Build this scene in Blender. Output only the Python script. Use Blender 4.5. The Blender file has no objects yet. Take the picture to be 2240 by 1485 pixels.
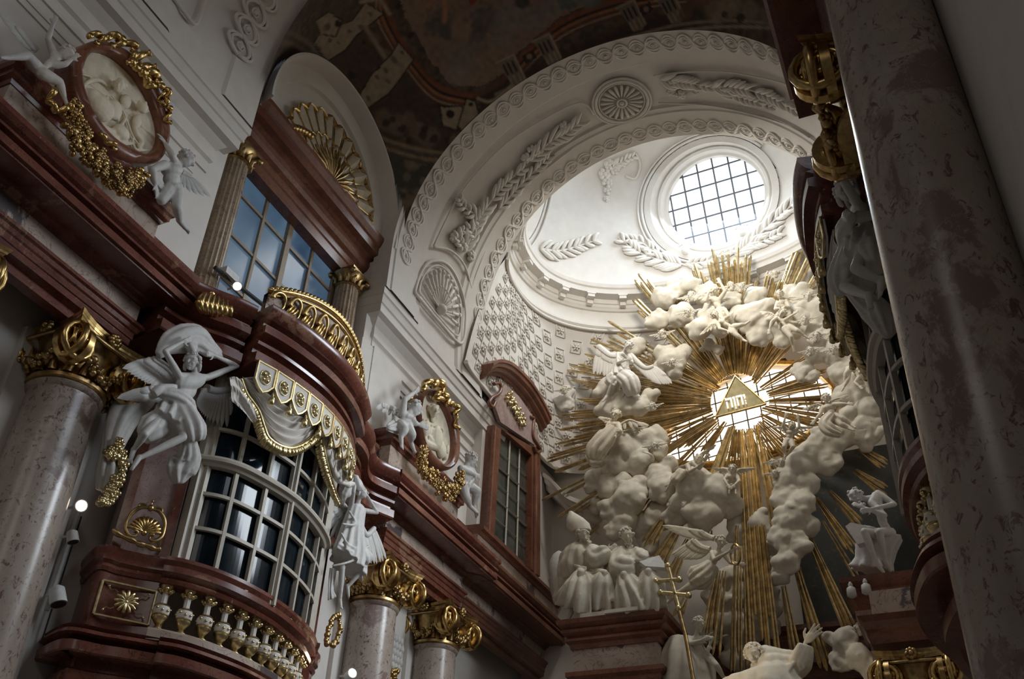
import bpy, bmesh, math, random
from mathutils import Vector, Matrix, Euler, noise
V = Vector
PI = math.pi
sc = bpy.context.scene
COL = sc.collection
rnd = random.Random(7)
# ------------------------------------------------------------------ camera
W_, H_ = 2240.0, 1485.0
FPX = 2178.0
def _cam():
    z = V((1270 - W_ / 2, -(-2300 - H_ / 2), -FPX)).normalized()
    a = 2320 - W_ / 2
    b = -(z[0] * a - z[2] * FPX) / z[1]
    d = V((a, b, -FPX)).normalized()
    return d.cross(z), d, z
_cx, _cy, _cz = _cam()
RM = Matrix((_cx, _cy, _cz))            # world = RM @ camera vector
cam = bpy.data.cameras.new('camera'); camo = bpy.data.objects.new('camera', cam); COL.objects.link(camo)
cam.sensor_width = 36; cam.lens = FPX / W_ * 36; cam.clip_start = .05; cam.clip_end = 200
camo.matrix_world = RM.to_4x4(); sc.camera = camo
def ray(px, py): return (RM @ V((px - W_ / 2, -(py - H_ / 2), -FPX))).normalized()
def PX(px, py, X): r = ray(px, py); return r * (X / r.x)
def PY(px, py, Y): r = ray(px, py); return r * (Y / r.y)
def PZ(px, py, Z): r = ray(px, py); return r * (Z / r.z)
# ------------------------------------------------------------------ materials
def newmat(name):
    m = bpy.data.materials.new(name); m.use_nodes = True
    nt = m.node_tree; b = nt.nodes['Principled BSDF']; return m, nt, b
def ramp(nt, stops):
    r = nt.nodes.new('ShaderNodeValToRGB'); e = r.color_ramp.elements
    while len(e) < len(stops): e.new(.5)
    for k, (p, c) in enumerate(stops):
        e[k].position = p; e[k].color = (*c, 1)
    return r
def noise_n(nt, scale, detail=6, rough=.6, dist=0, co=None):
    n = nt.nodes.new('ShaderNodeTexNoise'); n.inputs['Scale'].default_value = scale
    n.inputs['Detail'].default_value = detail; n.inputs['Roughness'].default_value = rough; n.inputs['Distortion'].default_value = dist
    nt.links.new(co, n.inputs['Vector']); return n
def coords(nt, sc_=(1, 1, 1)):
    g = nt.nodes.new('ShaderNodeNewGeometry')
    mp = nt.nodes.new('ShaderNodeMapping'); mp.inputs['Scale'].default_value = sc_
    nt.links.new(g.outputs['Position'], mp.inputs['Vector']); return mp.outputs['Vector']
def mix(nt, fac, a, b):
    m = nt.nodes.new('ShaderNodeMix'); m.data_type = 'RGBA'
    nt.links.new(fac, m.inputs[0])
    for k, v in ((6, a), (7, b)):
        if isinstance(v, tuple): m.inputs[k].default_value = (*v, 1)
        else: nt.links.new(v, m.inputs[k])
    return m.outputs[2]
def bump(nt, b, h, s=.3, d=.02):
    bp = nt.nodes.new('ShaderNodeBump'); bp.inputs['Strength'].default_value = s; bp.inputs['Distance'].default_value = d
    nt.links.new(h, bp.inputs['Height']); nt.links.new(bp.outputs[0], b.inputs['Normal'])
def marble(name, base, alt, spot, vein, rough=.25, s1=1.6, s2=7., spot_t=.6, stretch=(1, 1, 1), patch=None):
    m, nt, b = newmat(name); co = coords(nt, stretch)
    n1 = noise_n(nt, s1, 8, .62, .6, co); r1 = ramp(nt, [(.38, base), (.62, alt)]); nt.links.new(n1.outputs[0], r1.inputs[0])
    n2 = noise_n(nt, s2, 6, .7, 1.2, co); r2 = ramp(nt, [(spot_t, (0, 0, 0)), (spot_t + .05, (1, 1, 1))]); nt.links.new(n2.outputs[0], r2.inputs[0])
    c = mix(nt, r2.outputs[0], r1.outputs[0], spot)
    if patch:
        n4 = noise_n(nt, .9, 7, .65, .4, co); r4 = ramp(nt, [(.575, (0, 0, 0)), (.60, (1, 1, 1))]); nt.links.new(n4.outputs[0], r4.inputs[0])
        c = mix(nt, r4.outputs[0], c, patch)
    n3 = noise_n(nt, s1 * 1.7, 5, .6, 2.5, co); r3 = ramp(nt, [(.485, (0, 0, 0)), (.5, (1, 1, 1)), (.515, (0, 0, 0))]); nt.links.new(n3.outputs[0], r3.inputs[0])
    c = mix(nt, r3.outputs[0], c, vein)
    nt.links.new(c, b.inputs['Base Color']); b.inputs['Roughness'].default_value = rough
    return m
def plain(name, col, rough=.7, metal=0, var=.08, sc_=9., bs=.0):
    m, nt, b = newmat(name); co = coords(nt)
    n = noise_n(nt, sc_, 5, .6, 0, co)
    lo = tuple(max(0, x * (1 - var * 2)) for x in col); hi = tuple(min(1, x * (1 + var)) for x in col)
    r = ramp(nt, [(.3, lo), (.7, hi)]); nt.links.new(n.outputs[0], r.inputs[0]); nt.links.new(r.outputs[0], b.inputs['Base Color'])
    b.inputs['Roughness'].default_value = rough; b.inputs['Metallic'].default_value = metal
    if bs: bump(nt, b, n.outputs[0], bs)
    return m
def emit(name, col, st, col2=None, scale=.6, rough=.1):
    m, nt, b = newmat(name); b.inputs['Base Color'].default_value = (.02, .02, .02, 1); b.inputs['Roughness'].default_value = rough
    b.inputs['Emission Color'].default_value = (*col, 1); b.inputs['Emission Strength'].default_value = st
    if col2:
        co = coords(nt, (1, 1, .6)); n = noise_n(nt, scale, 3, .5, .5, co); r = ramp(nt, [(.35, col), (.65, col2)])
        nt.links.new(n.outputs[0], r.inputs[0]); nt.links.new(r.outputs[0], b.inputs['Emission Color'])
    return m
M = {}
M['plaster'] = plain('white_plaster', (.70, .655, .60), .85, var=.03, sc_=3, bs=.05)
M['stucco'] = plain('white_stucco_relief', (.72, .675, .615), .8, var=.03, sc_=6, bs=.05)
M['statue'] = plain('white_stucco_statue', (.58, .56, .53), .55, var=.06, sc_=12)
M['cloud'] = plain('cream_stucco_cloud', (.66, .60, .49), .75, var=.08, sc_=5)
M['cream'] = plain('cream_stucco', (.72, .64, .50), .6, var=.08, sc_=6)
M['red'] = marble('red_marble', (.12, .036, .024), (.21, .075, .05), (.42, .26, .22), (.06, .02, .014), .22, 1.7, 13, .64, patch=(.28, .14, .09))
M['redwood'] = marble('brown_red_marble', (.145, .052, .03), (.24, .10, .058), (.40, .22, .13), (.07, .02, .012), .3, 1.3, 9, .66)
M['beige'] = marble('beige_marble', (.40, .31, .25), (.52, .42, .34), (.30, .16, .12), (.22, .1, .08), .3, .9, 5, .68, patch=(.10, .085, .085))
M['column'] = marble('grey_pink_marble', (.34, .275, .225), (.46, .39, .33), (.17, .105, .085), (.36, .29, .24), .27, .9, 11, .555, (1, 1, .7), patch=(.25, .175, .15))
M['greypink'] = marble('mauve_marble', (.36, .25, .23), (.46, .35, .32), (.25, .14, .12), (.22, .1, .09), .25, 1.8, 9, .66)
M['fluted'] = marble('veined_brown_marble', (.30, .215, .14), (.38, .29, .20), (.22, .12, .075), (.1, .035, .02), .35, 1.2, 6, .75, (1, 1, 1.4))
M['gold'] = plain('gilding', (.66, .45, .18), .30, 1, .2, 14)
M['goldold'] = plain('aged_gilding', (.50, .34, .15), .38, 1, .25, 10)
M['ray'] = plain('ray_gilding', (.60, .45, .22), .38, 1, .25, 6)
M['plate'] = plain('dull_gilded_plate', (.30, .25, .13), .6, .6, .15, 6)
M['shadepanel'] = marble('wall_shade_green', (.018, .020, .018), (.035, .035, .03), (.09, .08, .065), (.02, .02, .02), .35)  # dark greenish colour standing in for shade on the altar wall
M['goldpale'] = plain('pale_gilding', (.74, .60, .32), .34, 1, .2, 12)
M['frame'] = plain('cream_painted_wood', (.52, .47, .39), .5, var=.05)
M['brownframe'] = plain('brown_painted_wood', (.30, .22, .14), .5, var=.05)
M['dark'] = plain('dark_matte', (.03, .03, .03), .8)  # plain dark colour of cable, rail and unlit lenses
M['lead'] = plain('lead_came', (.12, .13, .15), .6)
M['fixture'] = plain('white_metal', (.6, .6, .58), .5)
M['redglass'] = None
m, nt, b = newmat('dark_window_glass'); co = coords(nt)
n = noise_n(nt, 1.3, 4, .6, 1., co); r = ramp(nt, [(.4, (.004, .008, .010)), (.6, (.006, .014, .022)), (.68, (.012, .04, .07))]); nt.links.new(n.outputs[0], r.inputs[0])
nt.links.new(r.outputs[0], b.inputs['Base Color']); b.inputs['Roughness'].default_value = .1; b.inputs['Specular IOR Level'].default_value = .22
M['glass'] = m
m, nt, b = newmat('dusty_window_glass'); co = coords(nt)
n = noise_n(nt, 1.1, 5, .6, .6, co); r = ramp(nt, [(.35, (.035, .04, .035)), (.65, (.12, .125, .105))]); nt.links.new(n.outputs[0], r.inputs[0])
nt.links.new(r.outputs[0], b.inputs['Base Color']); b.inputs['Roughness'].default_value = .25
M['dusty'] = m
M['sky'] = emit('bright_sky_glass', (.92, .97, 1), 1.9)
M['amber'] = emit('amber_lit_glass', (1, .80, .62), 3.2)
M['blue'] = emit('dusk_blue_glass', (.016, .038, .08), 1., (.085, .14, .20), .45, .25)
M['lamp'] = emit('lamp_face', (1, .72, .55), 6)
# ------------------------------------------------------------------ mesh builder
class MB:
    def __init__(s): s.v = []; s.f = []; s.mi = []
    def add(s, vs, fs):
        o = len(s.v); s.v += [tuple(p) for p in vs]; s.f += [tuple(i + o for i in q) for q in fs]
    def box(s, c, size, rot=None):
        c = V(c); h = V(size) / 2; vs = []
        for x in (-1, 1):
            for y in (-1, 1):
                for z in (-1, 1):
                    p = V((x * h.x, y * h.y, z * h.z))
                    if rot is not None: p = rot @ p
                    vs.append(c + p)
        s.add(vs, [(0, 1, 3, 2), (4, 6, 7, 5), (0, 4, 5, 1), (2, 3, 7, 6), (0, 2, 6, 4), (1, 5, 7, 3)])
    def box2(s, a, b): a = V(a); b = V(b); s.box((a + b) / 2, [abs(x) for x in (b - a)])
    def grid(s, rows, cu=False, cv=False):
        n = len(rows); m = len(rows[0]); o = len(s.v)
        for r in rows: s.v += [tuple(p) for p in r]
        for i in range(n if cu else n - 1):
            for j in range(m if cv else m - 1):
                a = o + i * m + j; b_ = o + i * m + (j + 1) % m; i2 = (i + 1) % n
                s.f.append((a, b_, o + i2 * m + (j + 1) % m, o + i2 * m + j))
    def loft(s, rings, cap=True):
        o = len(s.v); m = len(rings[0]); s.grid(rings, False, True)
        if cap:
            s.f.append(tuple(o + j for j in range(m))[::-1]); e = o + (len(rings) - 1) * m; s.f.append(tuple(e + j for j in range(m)))
    def prism(s, poly, d, scale_top=None):
        d = V(d); a = [V(p) for p in poly]; b_ = [p + d for p in a]
        if scale_top is not None:
            c = sum(b_, V()) / len(b_); b_ = [c + (p - c) * scale_top for p in b_]
        s.loft([a, b_])
    def tube(s, pts, r, n=8, closed=False, flat=1., up=None):
        pts = [V(p) for p in pts]; N = len(pts)
        if not hasattr(r, '__len__'): r = [r] * N
        rings = []; prev = None
        for i, p in enumerate(pts):
            if closed: t = pts[(i + 1) % N] - pts[i - 1]
            else: t = pts[min(i + 1, N - 1)] - pts[max(i - 1, 0)]
            t = t.normalized() if t.length > 1e-9 else V((0, 0, 1))
            if prev is None:
                u = V(up) if up is not None else (V((0, 0, 1)) if abs(t.z) < .9 else V((1, 0, 0)))
            else: u = prev
            u = (u - t * u.dot(t)); u = u.normalized() if u.length > 1e-6 else t.orthogonal().normalized(); prev = u; w = t.cross(u)
            rings.append([p + (u * math.cos(a) * flat + w * math.sin(a)) * r[i] for a in [2 * PI * k / n for k in range(n)]])
        if closed: s.grid(rings, True, True)
        else: s.loft(rings)
    def cap(s, a, b_, ra, rb, n=10):        # rounded tapered capsule
        a = V(a); b_ = V(b_); t = b_ - a
        if t.length < 1e-6: s.ball(a, ra); return
        t.normalize(); u = t.orthogonal().normalized(); w = t.cross(u); rings = []
        for k in (0, 1, 2, 3):
            an = PI / 2 * (1 - k / 3.2); rings.append([a - t * ra * math.sin(an) + (u * math.cos(q) + w * math.sin(q)) * max(ra * math.cos(an), ra * .05) for q in [2 * PI * j / n for j in range(n)]])
        for k in (3, 2, 1, 0):
            an = PI / 2 * (1 - k / 3.2); rings.append([b_ + t * rb * math.sin(an) + (u * math.cos(q) + w * math.sin(q)) * max(rb * math.cos(an), rb * .05) for q in [2 * PI * j / n for j in range(n)]])
        s.loft(rings)
    def limb(s, pts, rs):
        for i in range(len(pts) - 1): s.cap(pts[i], pts[i + 1], rs[i], rs[i + 1])
    def ball(s, c, r, rot=None, n=10, m=7):
        c = V(c); r = V(r) if hasattr(r, '__len__') else V((r, r, r)); rows = []
        for i in range(m):
            th = PI * (i + .25) / (m - .5); ring = []
            for j in range(n):
                ph = 2 * PI * j / n; p = V((math.sin(th) * math.cos(ph) * r.x, math.sin(th) * math.sin(ph) * r.y, math.cos(th) * r.z))
                if rot is not None: p = rot @ p
                ring.append(c + p)
            rows.append(ring[::-1])
        s.loft(rows)
    def lathe(s, prof, c, n=24, axis=None, flute=None):
        c = V(c); ax = V(axis).normalized() if axis is not None else V((0, 0, 1)); u = ax.orthogonal().normalized() if axis is not None else V((1, 0, 0)); w = ax.cross(u)
        rings = []
        for (r, h) in prof:
            ring = []
            for k in range(n):
                a = 2 * PI * k / n; rr = r
                if flute: rr = r * (1 - flute[1] * abs(math.sin(a * flute[0] / 2)))
                ring.append(c + ax * h + (u * math.cos(a) + w * math.sin(a)) * rr)
            rings.append(ring)
        s.loft(rings)
    def sweep(s, prof, path, closed=False):   # prof: list of (out, z); path: list of (point2d, outward2d)
        rows = []
        for (p, o) in path: rows.append([V((p[0] + o[0] * a, p[1] + o[1] * a, z)) for a, z in prof])
        s.grid(rows, closed, True)
        if not closed:
            o = len(s.v) - len(rows) * len(prof); m = len(prof); s.f.append(tuple(o + j for j in range(m))[::-1]); e = o + (len(rows) - 1) * m; s.f.append(tuple(e + j for j in range(m)))
    def build(s, name, mat, parent=None, smooth=None, fix=True):
        me = bpy.data.meshes.new(name); me.from_pydata(s.v, [], s.f)
        if fix:
            bm = bmesh.new(); bm.from_mesh(me); bmesh.ops.recalc_face_normals(bm, faces=bm.faces); bm.to_mesh(me); bm.free()
        o = bpy.data.objects.new(name, me); COL.objects.link(o)
        me.materials.append(M[mat] if isinstance(mat, str) else mat)
        if smooth is not None:
            me.polygons.foreach_set('use_smooth', [True] * len(me.polygons))
            if smooth < 179:
                bm = bmesh.new(); bm.from_mesh(me); th = math.radians(smooth)
                for e in bm.edges:
                    if len(e.link_faces) == 2 and e.calc_face_angle(0) > th: e.smooth = False
                bm.to_mesh(me); bm.free()
        me.update()
        if parent is not None: attach(o, parent)
        return o
def wloc(o):
    l = V(o.location)
    while o.parent: o = o.parent; l = l + V(o.location)
    return l
def attach(o, parent): o.parent = parent; o.location = -wloc(parent)
def tag(o, label=None, cat=None, group=None, kind=None):
    if label: o['label'] = label
    if cat: o['category'] = cat
    if group: o['group'] = group
    if kind: o['kind'] = kind
    return o
def thing(name, label, cat, loc, group=None):
    o = bpy.data.objects.new(name, None); COL.objects.link(o); o.empty_display_size = .2; o.location = V(loc); return tag(o, label, cat, group)
def struct(o): o['kind'] = 'structure'; return o
def copy_tree(o, parent=None):
    c = o.copy(); COL.objects.link(c)
    if parent is not None: c.parent = parent
    for ch in list(o.children): copy_tree(ch, c)
    return c
XC = -4.98
def mirror(o, dx=0, dy=0, dz=0):
    c = copy_tree(o); L = o.location; c.location = (2 * XC - L.x + dx, L.y + dy, L.z + dz); c.scale.x = -1; return c
def yline(x, y0, y1, out=1, n=2): return [((x, y0 + (y1 - y0) * k / (n - 1)), (out, 0)) for k in range(n)]
def curve_path(pts, side=1):            # pts: list of (x,y) ; outward normals
    r = []
    for i, p in enumerate(pts):
        a = V(pts[max(i - 1, 0)]); b_ = V(pts[min(i + 1, len(pts) - 1)]); t = (b_ - a).normalized(); r.append((p, (t.y * side, -t.x * side)))
    return r
def smooth_pts(P, n=6):
    P = [V(p) for p in P]; out = []
    for i in range(len(P) - 1):
        p0 = P[max(i - 1, 0)]; p1 = P[i]; p2 = P[i + 1]; p3 = P[min(i + 2, len(P) - 1)]
        for k in range(n):
            t = k / n; out.append(.5 * ((2 * p1) + (p2 - p0) * t + (2 * p0 - 5 * p1 + 4 * p2 - p3) * t * t + (3 * p1 - p0 - 3 * p2 + p3) * t ** 3))
    out.append(P[-1]); return out
# ================================================================== setting: shell of the chancel
AC = 14.77; AR = 5.0                      # arch centre height and radius
def hit_cyl(px, py):                      # point of the barrel intrados seen there
    d = ray(px, py); a = d.x * d.x + d.z * d.z; b = -2 * (d.x * XC + d.z * AC); c = XC * XC + AC * AC - AR * AR
    D = max(0, b * b - 4 * a * c); return d * ((-b + math.sqrt(D)) / (2 * a))
def cyl(phi, y, dr=0):
    if phi > PI: return V((XC - AR + dr, y, AC - AR * (phi - PI)))
    if phi < 0: return V((XC + AR - dr, y, AC + AR * phi))
    return V((XC + (AR - dr) * math.cos(phi), y, AC + (AR - dr) * math.sin(phi)))
def cyl_n(p): return V((XC - p.x, 0, AC - p.z)).normalized()
DC = V((-4.9, 20.9, 19.8)); DA = V((4.85, 3.25, 5.0))
def hit_dome(px, py, k=1.):
    d = ray(px, py); A = DA * k
    q = V((d.x / A.x, d.y / A.y, d.z / A.z)); o = V((-DC.x / A.x, -DC.y / A.y, -DC.z / A.z))
    a = q.dot(q); b = 2 * q.dot(o); c = o.dot(o) - 1; D = max(0, b * b - 4 * a * c); return d * ((-b + math.sqrt(D)) / (2 * a))
def dome_n(p): return V((-(p.x - DC.x) / DA.x ** 2, -(p.y - DC.y) / DA.y ** 2, -(p.z - DC.z) / DA.z ** 2)).normalized()
# ---- floor
b = MB(); b.box2((-11.5, -6, -1.9), (6, 26, -1.6)); struct(b.build('floor', plain('stone_floor', (.30, .27, .24), .3)))
# ---- left wall, lower part and pier faces
b = MB()
b.box2((-11.6, -1, -1.6), (-11., 24.9, 10.25))
b.box2((-11.5, -1, 10.25), (-10.42, 9.41, 14.5)); b.box2((-11.5, 14.4, 10.25), (-10.42, 20.6, 14.5))
b.box2((-11.6, 9.41, 10.25), (-11.05, 10.35, 14.9)); b.box2((-11.6, 13.75, 10.25), (-11.05, 14.4, 14.9)); b.box2((-11.6, 9.41, 14.25), (-11.05, 14.4, 14.9))
b.box2((-11.6, 20.6, 10.2), (-10.55, 24.9, 18.6))
struct(b.build('wall_left', 'plaster'))
b = MB(); b.box2((-10.6, 19.72, 9.4), (-10.12, 24.8, 13.95)); struct(b.build('wall_left_inner', 'plaster'))
b = MB(); b.box2((-10.6, -1, 13.45), (-10.02, 9.36, 13.68)); b.box2((-10.6, 14.4, 13.45), (-10.02, 20.4, 13.68)); struct(b.build('trim_5', 'plaster'))
b = MB()                                  # wide pilaster layers on the right pier
b.box2((-10.42, 14.75, 10.25), (-10.34, 16.0, 12.35)); b.box2((-10.42, 14.3, 8.2), (-10.36, 15.1, 12.3))
struct(b.build('trim_1', 'plaster'))
# ---- white cornice of the piers
WC = [(0, 12.28), (.05, 12.28), (.05, 12.36), (.03, 12.38), (.03, 12.52), (.09, 12.56), (.09, 12.68), (.07, 12.7), (.07, 12.86), (.16, 12.95), (.2, 13.0), (.34, 13.02), (.34, 13.22), (.37, 13.24), (.40, 13.42), (.43, 13.44), (.43, 13.6), (0, 13.66)]
def wpath(y0, y1, xr=-11.05, rl=True, rr=True):
    P = []
    s = .7071
    if rl: P += [((xr, y0), (0, -1)), ((-10.43, y0), (1, -1))]
    else: P += [((-10.43, y0), (1, 0))]
    if rr: P += [((-10.43, y1), (1, 1)), ((xr, y1), (0, 1))]
    else: P += [((-10.43, y1), (1, 0))]
    return P
for k, (y0, y1, a, c) in enumerate(((-1, 8.98, False, True), (14.75, 20.55, True, True))):
    b = MB(); b.sweep(WC, wpath(y0, y1, -11.05, a, c)); struct(b.build('cornice_moulding', 'plaster'))
# lower panel moulding on the pier face
b = MB()
for y0, y1 in ((-1, 8.75), (15.2, 19.6)):
    b.box2((-10.42, y0, 12.0), (-10.37, y1, 12.06)); b.box2((-10.42, y0, 11.88), (-10.39, y1, 12.0))
struct(b.build('trim_2', 'plaster'))
# ---- arches
def barrel(name, y0f, y1f, ph0, ph1, n=96, th=.45):
    b = MB(); rows = []; ro = []
    for i in range(n + 1):
        ph = ph0 + (ph1 - ph0) * i / n; ya = y0f(ph); yb = y1f(ph)
        sec = [(0, 0), (0, .03), (.03, .035), (.03, .25), (0, .255), (0, .30), (-.06, .315), (-.06, .70), (0, .715), (0, .75), (.03, .76), (.03, .965), (0, .97), (0, 1)] if name == 'arch_soffit' else [(0, 0), (0, .6), (-.05, .62), (-.05, .85), (0, .86), (0, 1)]
        rows.append([cyl(ph, ya + (yb - ya) * t, d) for d, t in sec] + [cyl(ph, yb, -th), cyl(ph, ya, -th)])
    b.grid(rows, False, True); return struct(b.build(name, 'plaster', smooth=30))
ybk = lambda p: 18.0 + 1.05 * (1 - math.sin(p)) if math.cos(p) < 0 else 18.0 + .9 * (1 - math.sin(p))
barrel('arch_soffit', lambda p: 14.35, ybk, PI * 1.073, -.073 * PI)
b = MB()
ly = lambda p: 9.38
barrel('arch_band', lambda p: 3.5, ly, PI * 1.073, -.073 * PI)
# spandrel wall over the lunette side and behind arches
# ---- dome of the chancel
def sel(ph, a=5., bb=3.4, n=2.25, o=0.):
    c, s = math.cos(ph), math.sin(ph)
    return (DC.x + (a - o) * math.copysign(abs(c) ** (2 / n), c), DC.y + (bb - o) * math.copysign(abs(s) ** (2 / n), s))
def ring_path(n=96, a=5., bb=3.4):
    pts = [sel(2 * PI * k / n, a, bb) for k in range(n)]; P = []
    for k in range(n):
        p = V(pts[k]); t = (V(pts[(k + 1) % n]) - V(pts[k - 1])).normalized(); P.append(((p.x, p.y), (-t.y, t.x)))
    return P
RP = ring_path()
RPv = [q for q in RP[92:] + RP[:54] ] if False else RP[0:50]
b = MB()
b.sweep([(-.3, 18.35), (.0, 18.35), (.05, 18.4), (.05, 18.48), (.0, 18.52), (-.02, 19.0), (.04, 19.02), (.08, 19.1), (.1, 19.12), (.12, 19.2), (.16, 19.22), (.18, 19.36), (.44, 19.4), (.46, 19.56), (.50, 19.6), (.53, 19.72), (.50, 19.76), (.16, 19.84), (.14, 19.98), (.02, 20.), (-.3, 20.)], RP[91:] + RP[0:56])
struct(b.build('cornice_ring', 'plaster', smooth=30))
for k in range(0, 96, 4):
    (p, o) = RP[k]
    if p[1] < 19.6: continue
    b = MB(); a = math.atan2(o[1], o[0]); rt = Matrix.Rotation(a, 3, 'Z'); c = V((p[0] + o[0] * .27, p[1] + o[1] * .27, 19.31))
    b.box(c, (.34, .22, .14), rt); b.box(c + V((0, 0, .06)), (.38, .28, .05), rt); b.box(V((p[0] + o[0] * .19, p[1] + o[1] * .19, 19.18)), (.14, .18, .16), rt)
    tag(b.build('modillion', 'plaster'), 'small white block bracket under the cornice ring of the chancel dome', 'bracket', 'white block brackets under the dome cornice')
# dome shell with the oval openings
wc = [(1452, 430), (1458, 398), (1475, 368), (1500, 346), (1535, 333), (1575, 331), (1612, 337), (1643, 352), (1662, 378), (1671, 410), (1668, 440), (1652, 468), (1628, 492), (1600, 510), (1572, 523), (1540, 530), (1510, 527), (1485, 512), (1466, 486), (1455, 458)]
G0 = [hit_dome(*p) for p in wc]; GC = sum(G0, V()) / len(G0); GN = dome_n(GC)
GU = (V((1, 0, 0)) - GN * GN.x).normalized(); GV = GN.cross(GU)
ga = [((p - GC).dot(GU), (p - GC).dot(GV)) for p in G0]
gr = [math.hypot(*q) for q in ga]
def in_oval(p, C, U, Vv, ru, rv): q = p - C; return (q.dot(U) / ru) ** 2 + (q.dot(Vv) / rv) ** 2 < 1
RU = (max(q[0] for q in ga) - min(q[0] for q in ga)) / 2; RV = (max(q[1] for q in ga) - min(q[1] for q in ga)) / 2
def oval(C, U, Vv, ru, rv, n=48): return [C + U * ru * math.cos(2 * PI * k / n) + Vv * rv * math.sin(2 * PI * k / n) for k in range(n)]
def on_dome(p, k=1.):
    q = p - DC; s = math.sqrt((q.x / DA.x) ** 2 + (q.y / DA.y) ** 2 + (q.z / DA.z) ** 2); return DC + q * (k / s)
# second opening to the left, mostly behind the arch
C2 = hit_dome(1150, 415); N2 = dome_n(C2); U2 = V((0, 1, 0)) - N2 * N2.y; U2.normalize(); V2 = N2.cross(U2)
b = MB(); rows = []
NU, NV = 220, 90
for i in range(NV + 1):
    th = .02 + (PI / 2 - .02) * i / NV
    rows.append([DC + V((DA.x * math.sin(th) * math.cos(2 * PI * k / NU), DA.y * math.sin(th) * math.sin(2 * PI * k / NU), DA.z * math.cos(th))) for k in range(NU)])
b.grid(rows, False, True)
keep = []
OR = 1.33
for f in b.f:
    c = sum((V(b.v[i]) for i in f), V()) / 4
    if (c - GC).length < 4 and in_oval(c, GC, GU, GV, RU * OR, RV * OR): continue
    if (c - C2).length < 4 and in_oval(c, C2, U2, V2, 1.35, 1.55): continue
    keep.append(f)
b.f = keep; struct(b.build('dome', 'plaster', smooth=180, fix=False))
def opening(C, U, Vv, N, ru, rv, R1, depth, glass):
    b = MB(); S = [on_dome(p, .985) for p in oval(C, U, Vv, ru * R1 * 1.1, rv * R1 * 1.1, 64)]
    rows = [[p + N * 0 for p in S]]
    rows.append([on_dome(p, .97) for p in oval(C, U, Vv, ru * R1 * .99, rv * R1 * .99, 64)])
    rows.append([on_dome(p, 1.0) for p in oval(C, U, Vv, ru * R1 * .97, rv * R1 * .97, 64)])
    for s_, d_ in ((1.16, .12), (1.13, .06), (1.08, .1), (1.05, .3), (1.0, .34), (.99, depth)):
        rows.append([p - N * d_ for p in oval(C, U, Vv, ru * s_, rv * s_, 64)])
    b.grid(rows, False, True); struct(b.build('window_surround', 'plaster', smooth=40))
    g = MB(); g.v = [tuple(p - N * (depth - .02)) for p in oval(C, U, Vv, ru * 1.02, rv * 1.02, 64)]; g.f = [tuple(range(64))]
    return g
g = opening(GC, GU, GV, GN, RU, RV, OR, .55, 1)
win = struct(g.build('window_1', 'sky')); 
b = MB(); dW = .5
def bar(b, p, q, w=.03, N=GN): b.tube([p, q], w, 6)
for k in range(-3, 4):
    for (A, B, ra, rb) in ((GU, GV, RU, RV), (GV, GU, RV, RU)):
        t = k * .52 + .1
        if abs(t) < ra * .98:
            h = rb * math.sqrt(1 - (t / ra) ** 2) * 1.01; c = GC - GN * dW + A * t
            bar(b, c - B * h, c + B * h, .028)
o = b.build('window_bars', 'lead'); o.parent = win
g = opening(C2, U2, V2, N2, 1.15, 1.3, 1.3, .6, 1); struct(g.build('window_2', 'sky'))
# ---- coffered wall of the apse under the ring
b = MB(); rows = []
AP = [RP[k] for k in range(0, 96)]
def apse(u, z, d=0.):      # u index along ring (float), z height
    k = math.floor(u) % 96; f = u - math.floor(u); p = V(RP[k][0]).lerp(V(RP[(k + 1) % 96][0]), f); o = V(RP[k][1]).lerp(V(RP[(k + 1) % 96][1]), f).normalized()
    lean = 0.30 * (18.5 - z) / 4.6 * .0
    t = max(0., min(1., (18.4 - z) / 4.5)); a = 2 * PI * u / 96; nn = 2.25 + 5.5 * t ** 1.1
    c, s_ = math.cos(a), math.sin(a); q = V((DC.x + (5. + .08 * t) * math.copysign(abs(c) ** (2 / nn), c), DC.y + (3.4 + .3 * t) * math.copysign(abs(s_) ** (2 / nn), s_)))
    return V((q.x + o.x * d, q.y + o.y * d, z))
u0, u1 = -4.0, 54.
nr = 64
for i in range(2):
    z = (13.9, 18.4)[i]; rows.append([apse(u0 + (u1 - u0) * j / 80, z) for j in range(81)])
for r in list(rows)[::-1]: rows.append([p + (V((p.x, p.y, 0)) - V((DC.x, DC.y, 0))).normalized() * .3 for p in r])
GW2 = [PY(x, y, 24.6) for x, y in ((1455, 990), (1462, 950), (1485, 905), (1520, 870), (1560, 845), (1600, 825), (1640, 808), (1685, 797), (1740, 798), (1790, 820), (1818, 850), (1818, 890), (1795, 925), (1760, 952), (1715, 975), (1670, 992), (1620, 1005), (1560, 1012), (1510, 1012), (1475, 1005))]
def hole(c, k=1.03):
    g = sum(GW2, V()) / len(GW2); x, z = (c.x - g.x) / k + g.x, (c.z - g.z) / k + g.z; ins = False; n = len(GW2)
    if c.y < 23: return False
    for i in range(n):
        a, d = GW2[i], GW2[(i + 1) % n]
        if (a.z > z) != (d.z > z) and x < (d.x - a.x) * (z - a.z) / (d.z - a.z) + a.x: ins = not ins
    return ins
b = MB(); rows = []
for i in range(41):
    z = 13.9 + 4.5 * i / 40; rows.append([apse(u0 + (u1 - u0) * j / 160, z) for j in range(161)])
b.grid(rows); b.f = [f for f in b.f if not hole(sum((V(b.v[i]) for i in f), V()) / 4)]
struct(b.build('wall_back', 'plaster', smooth=60, fix=False))
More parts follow.
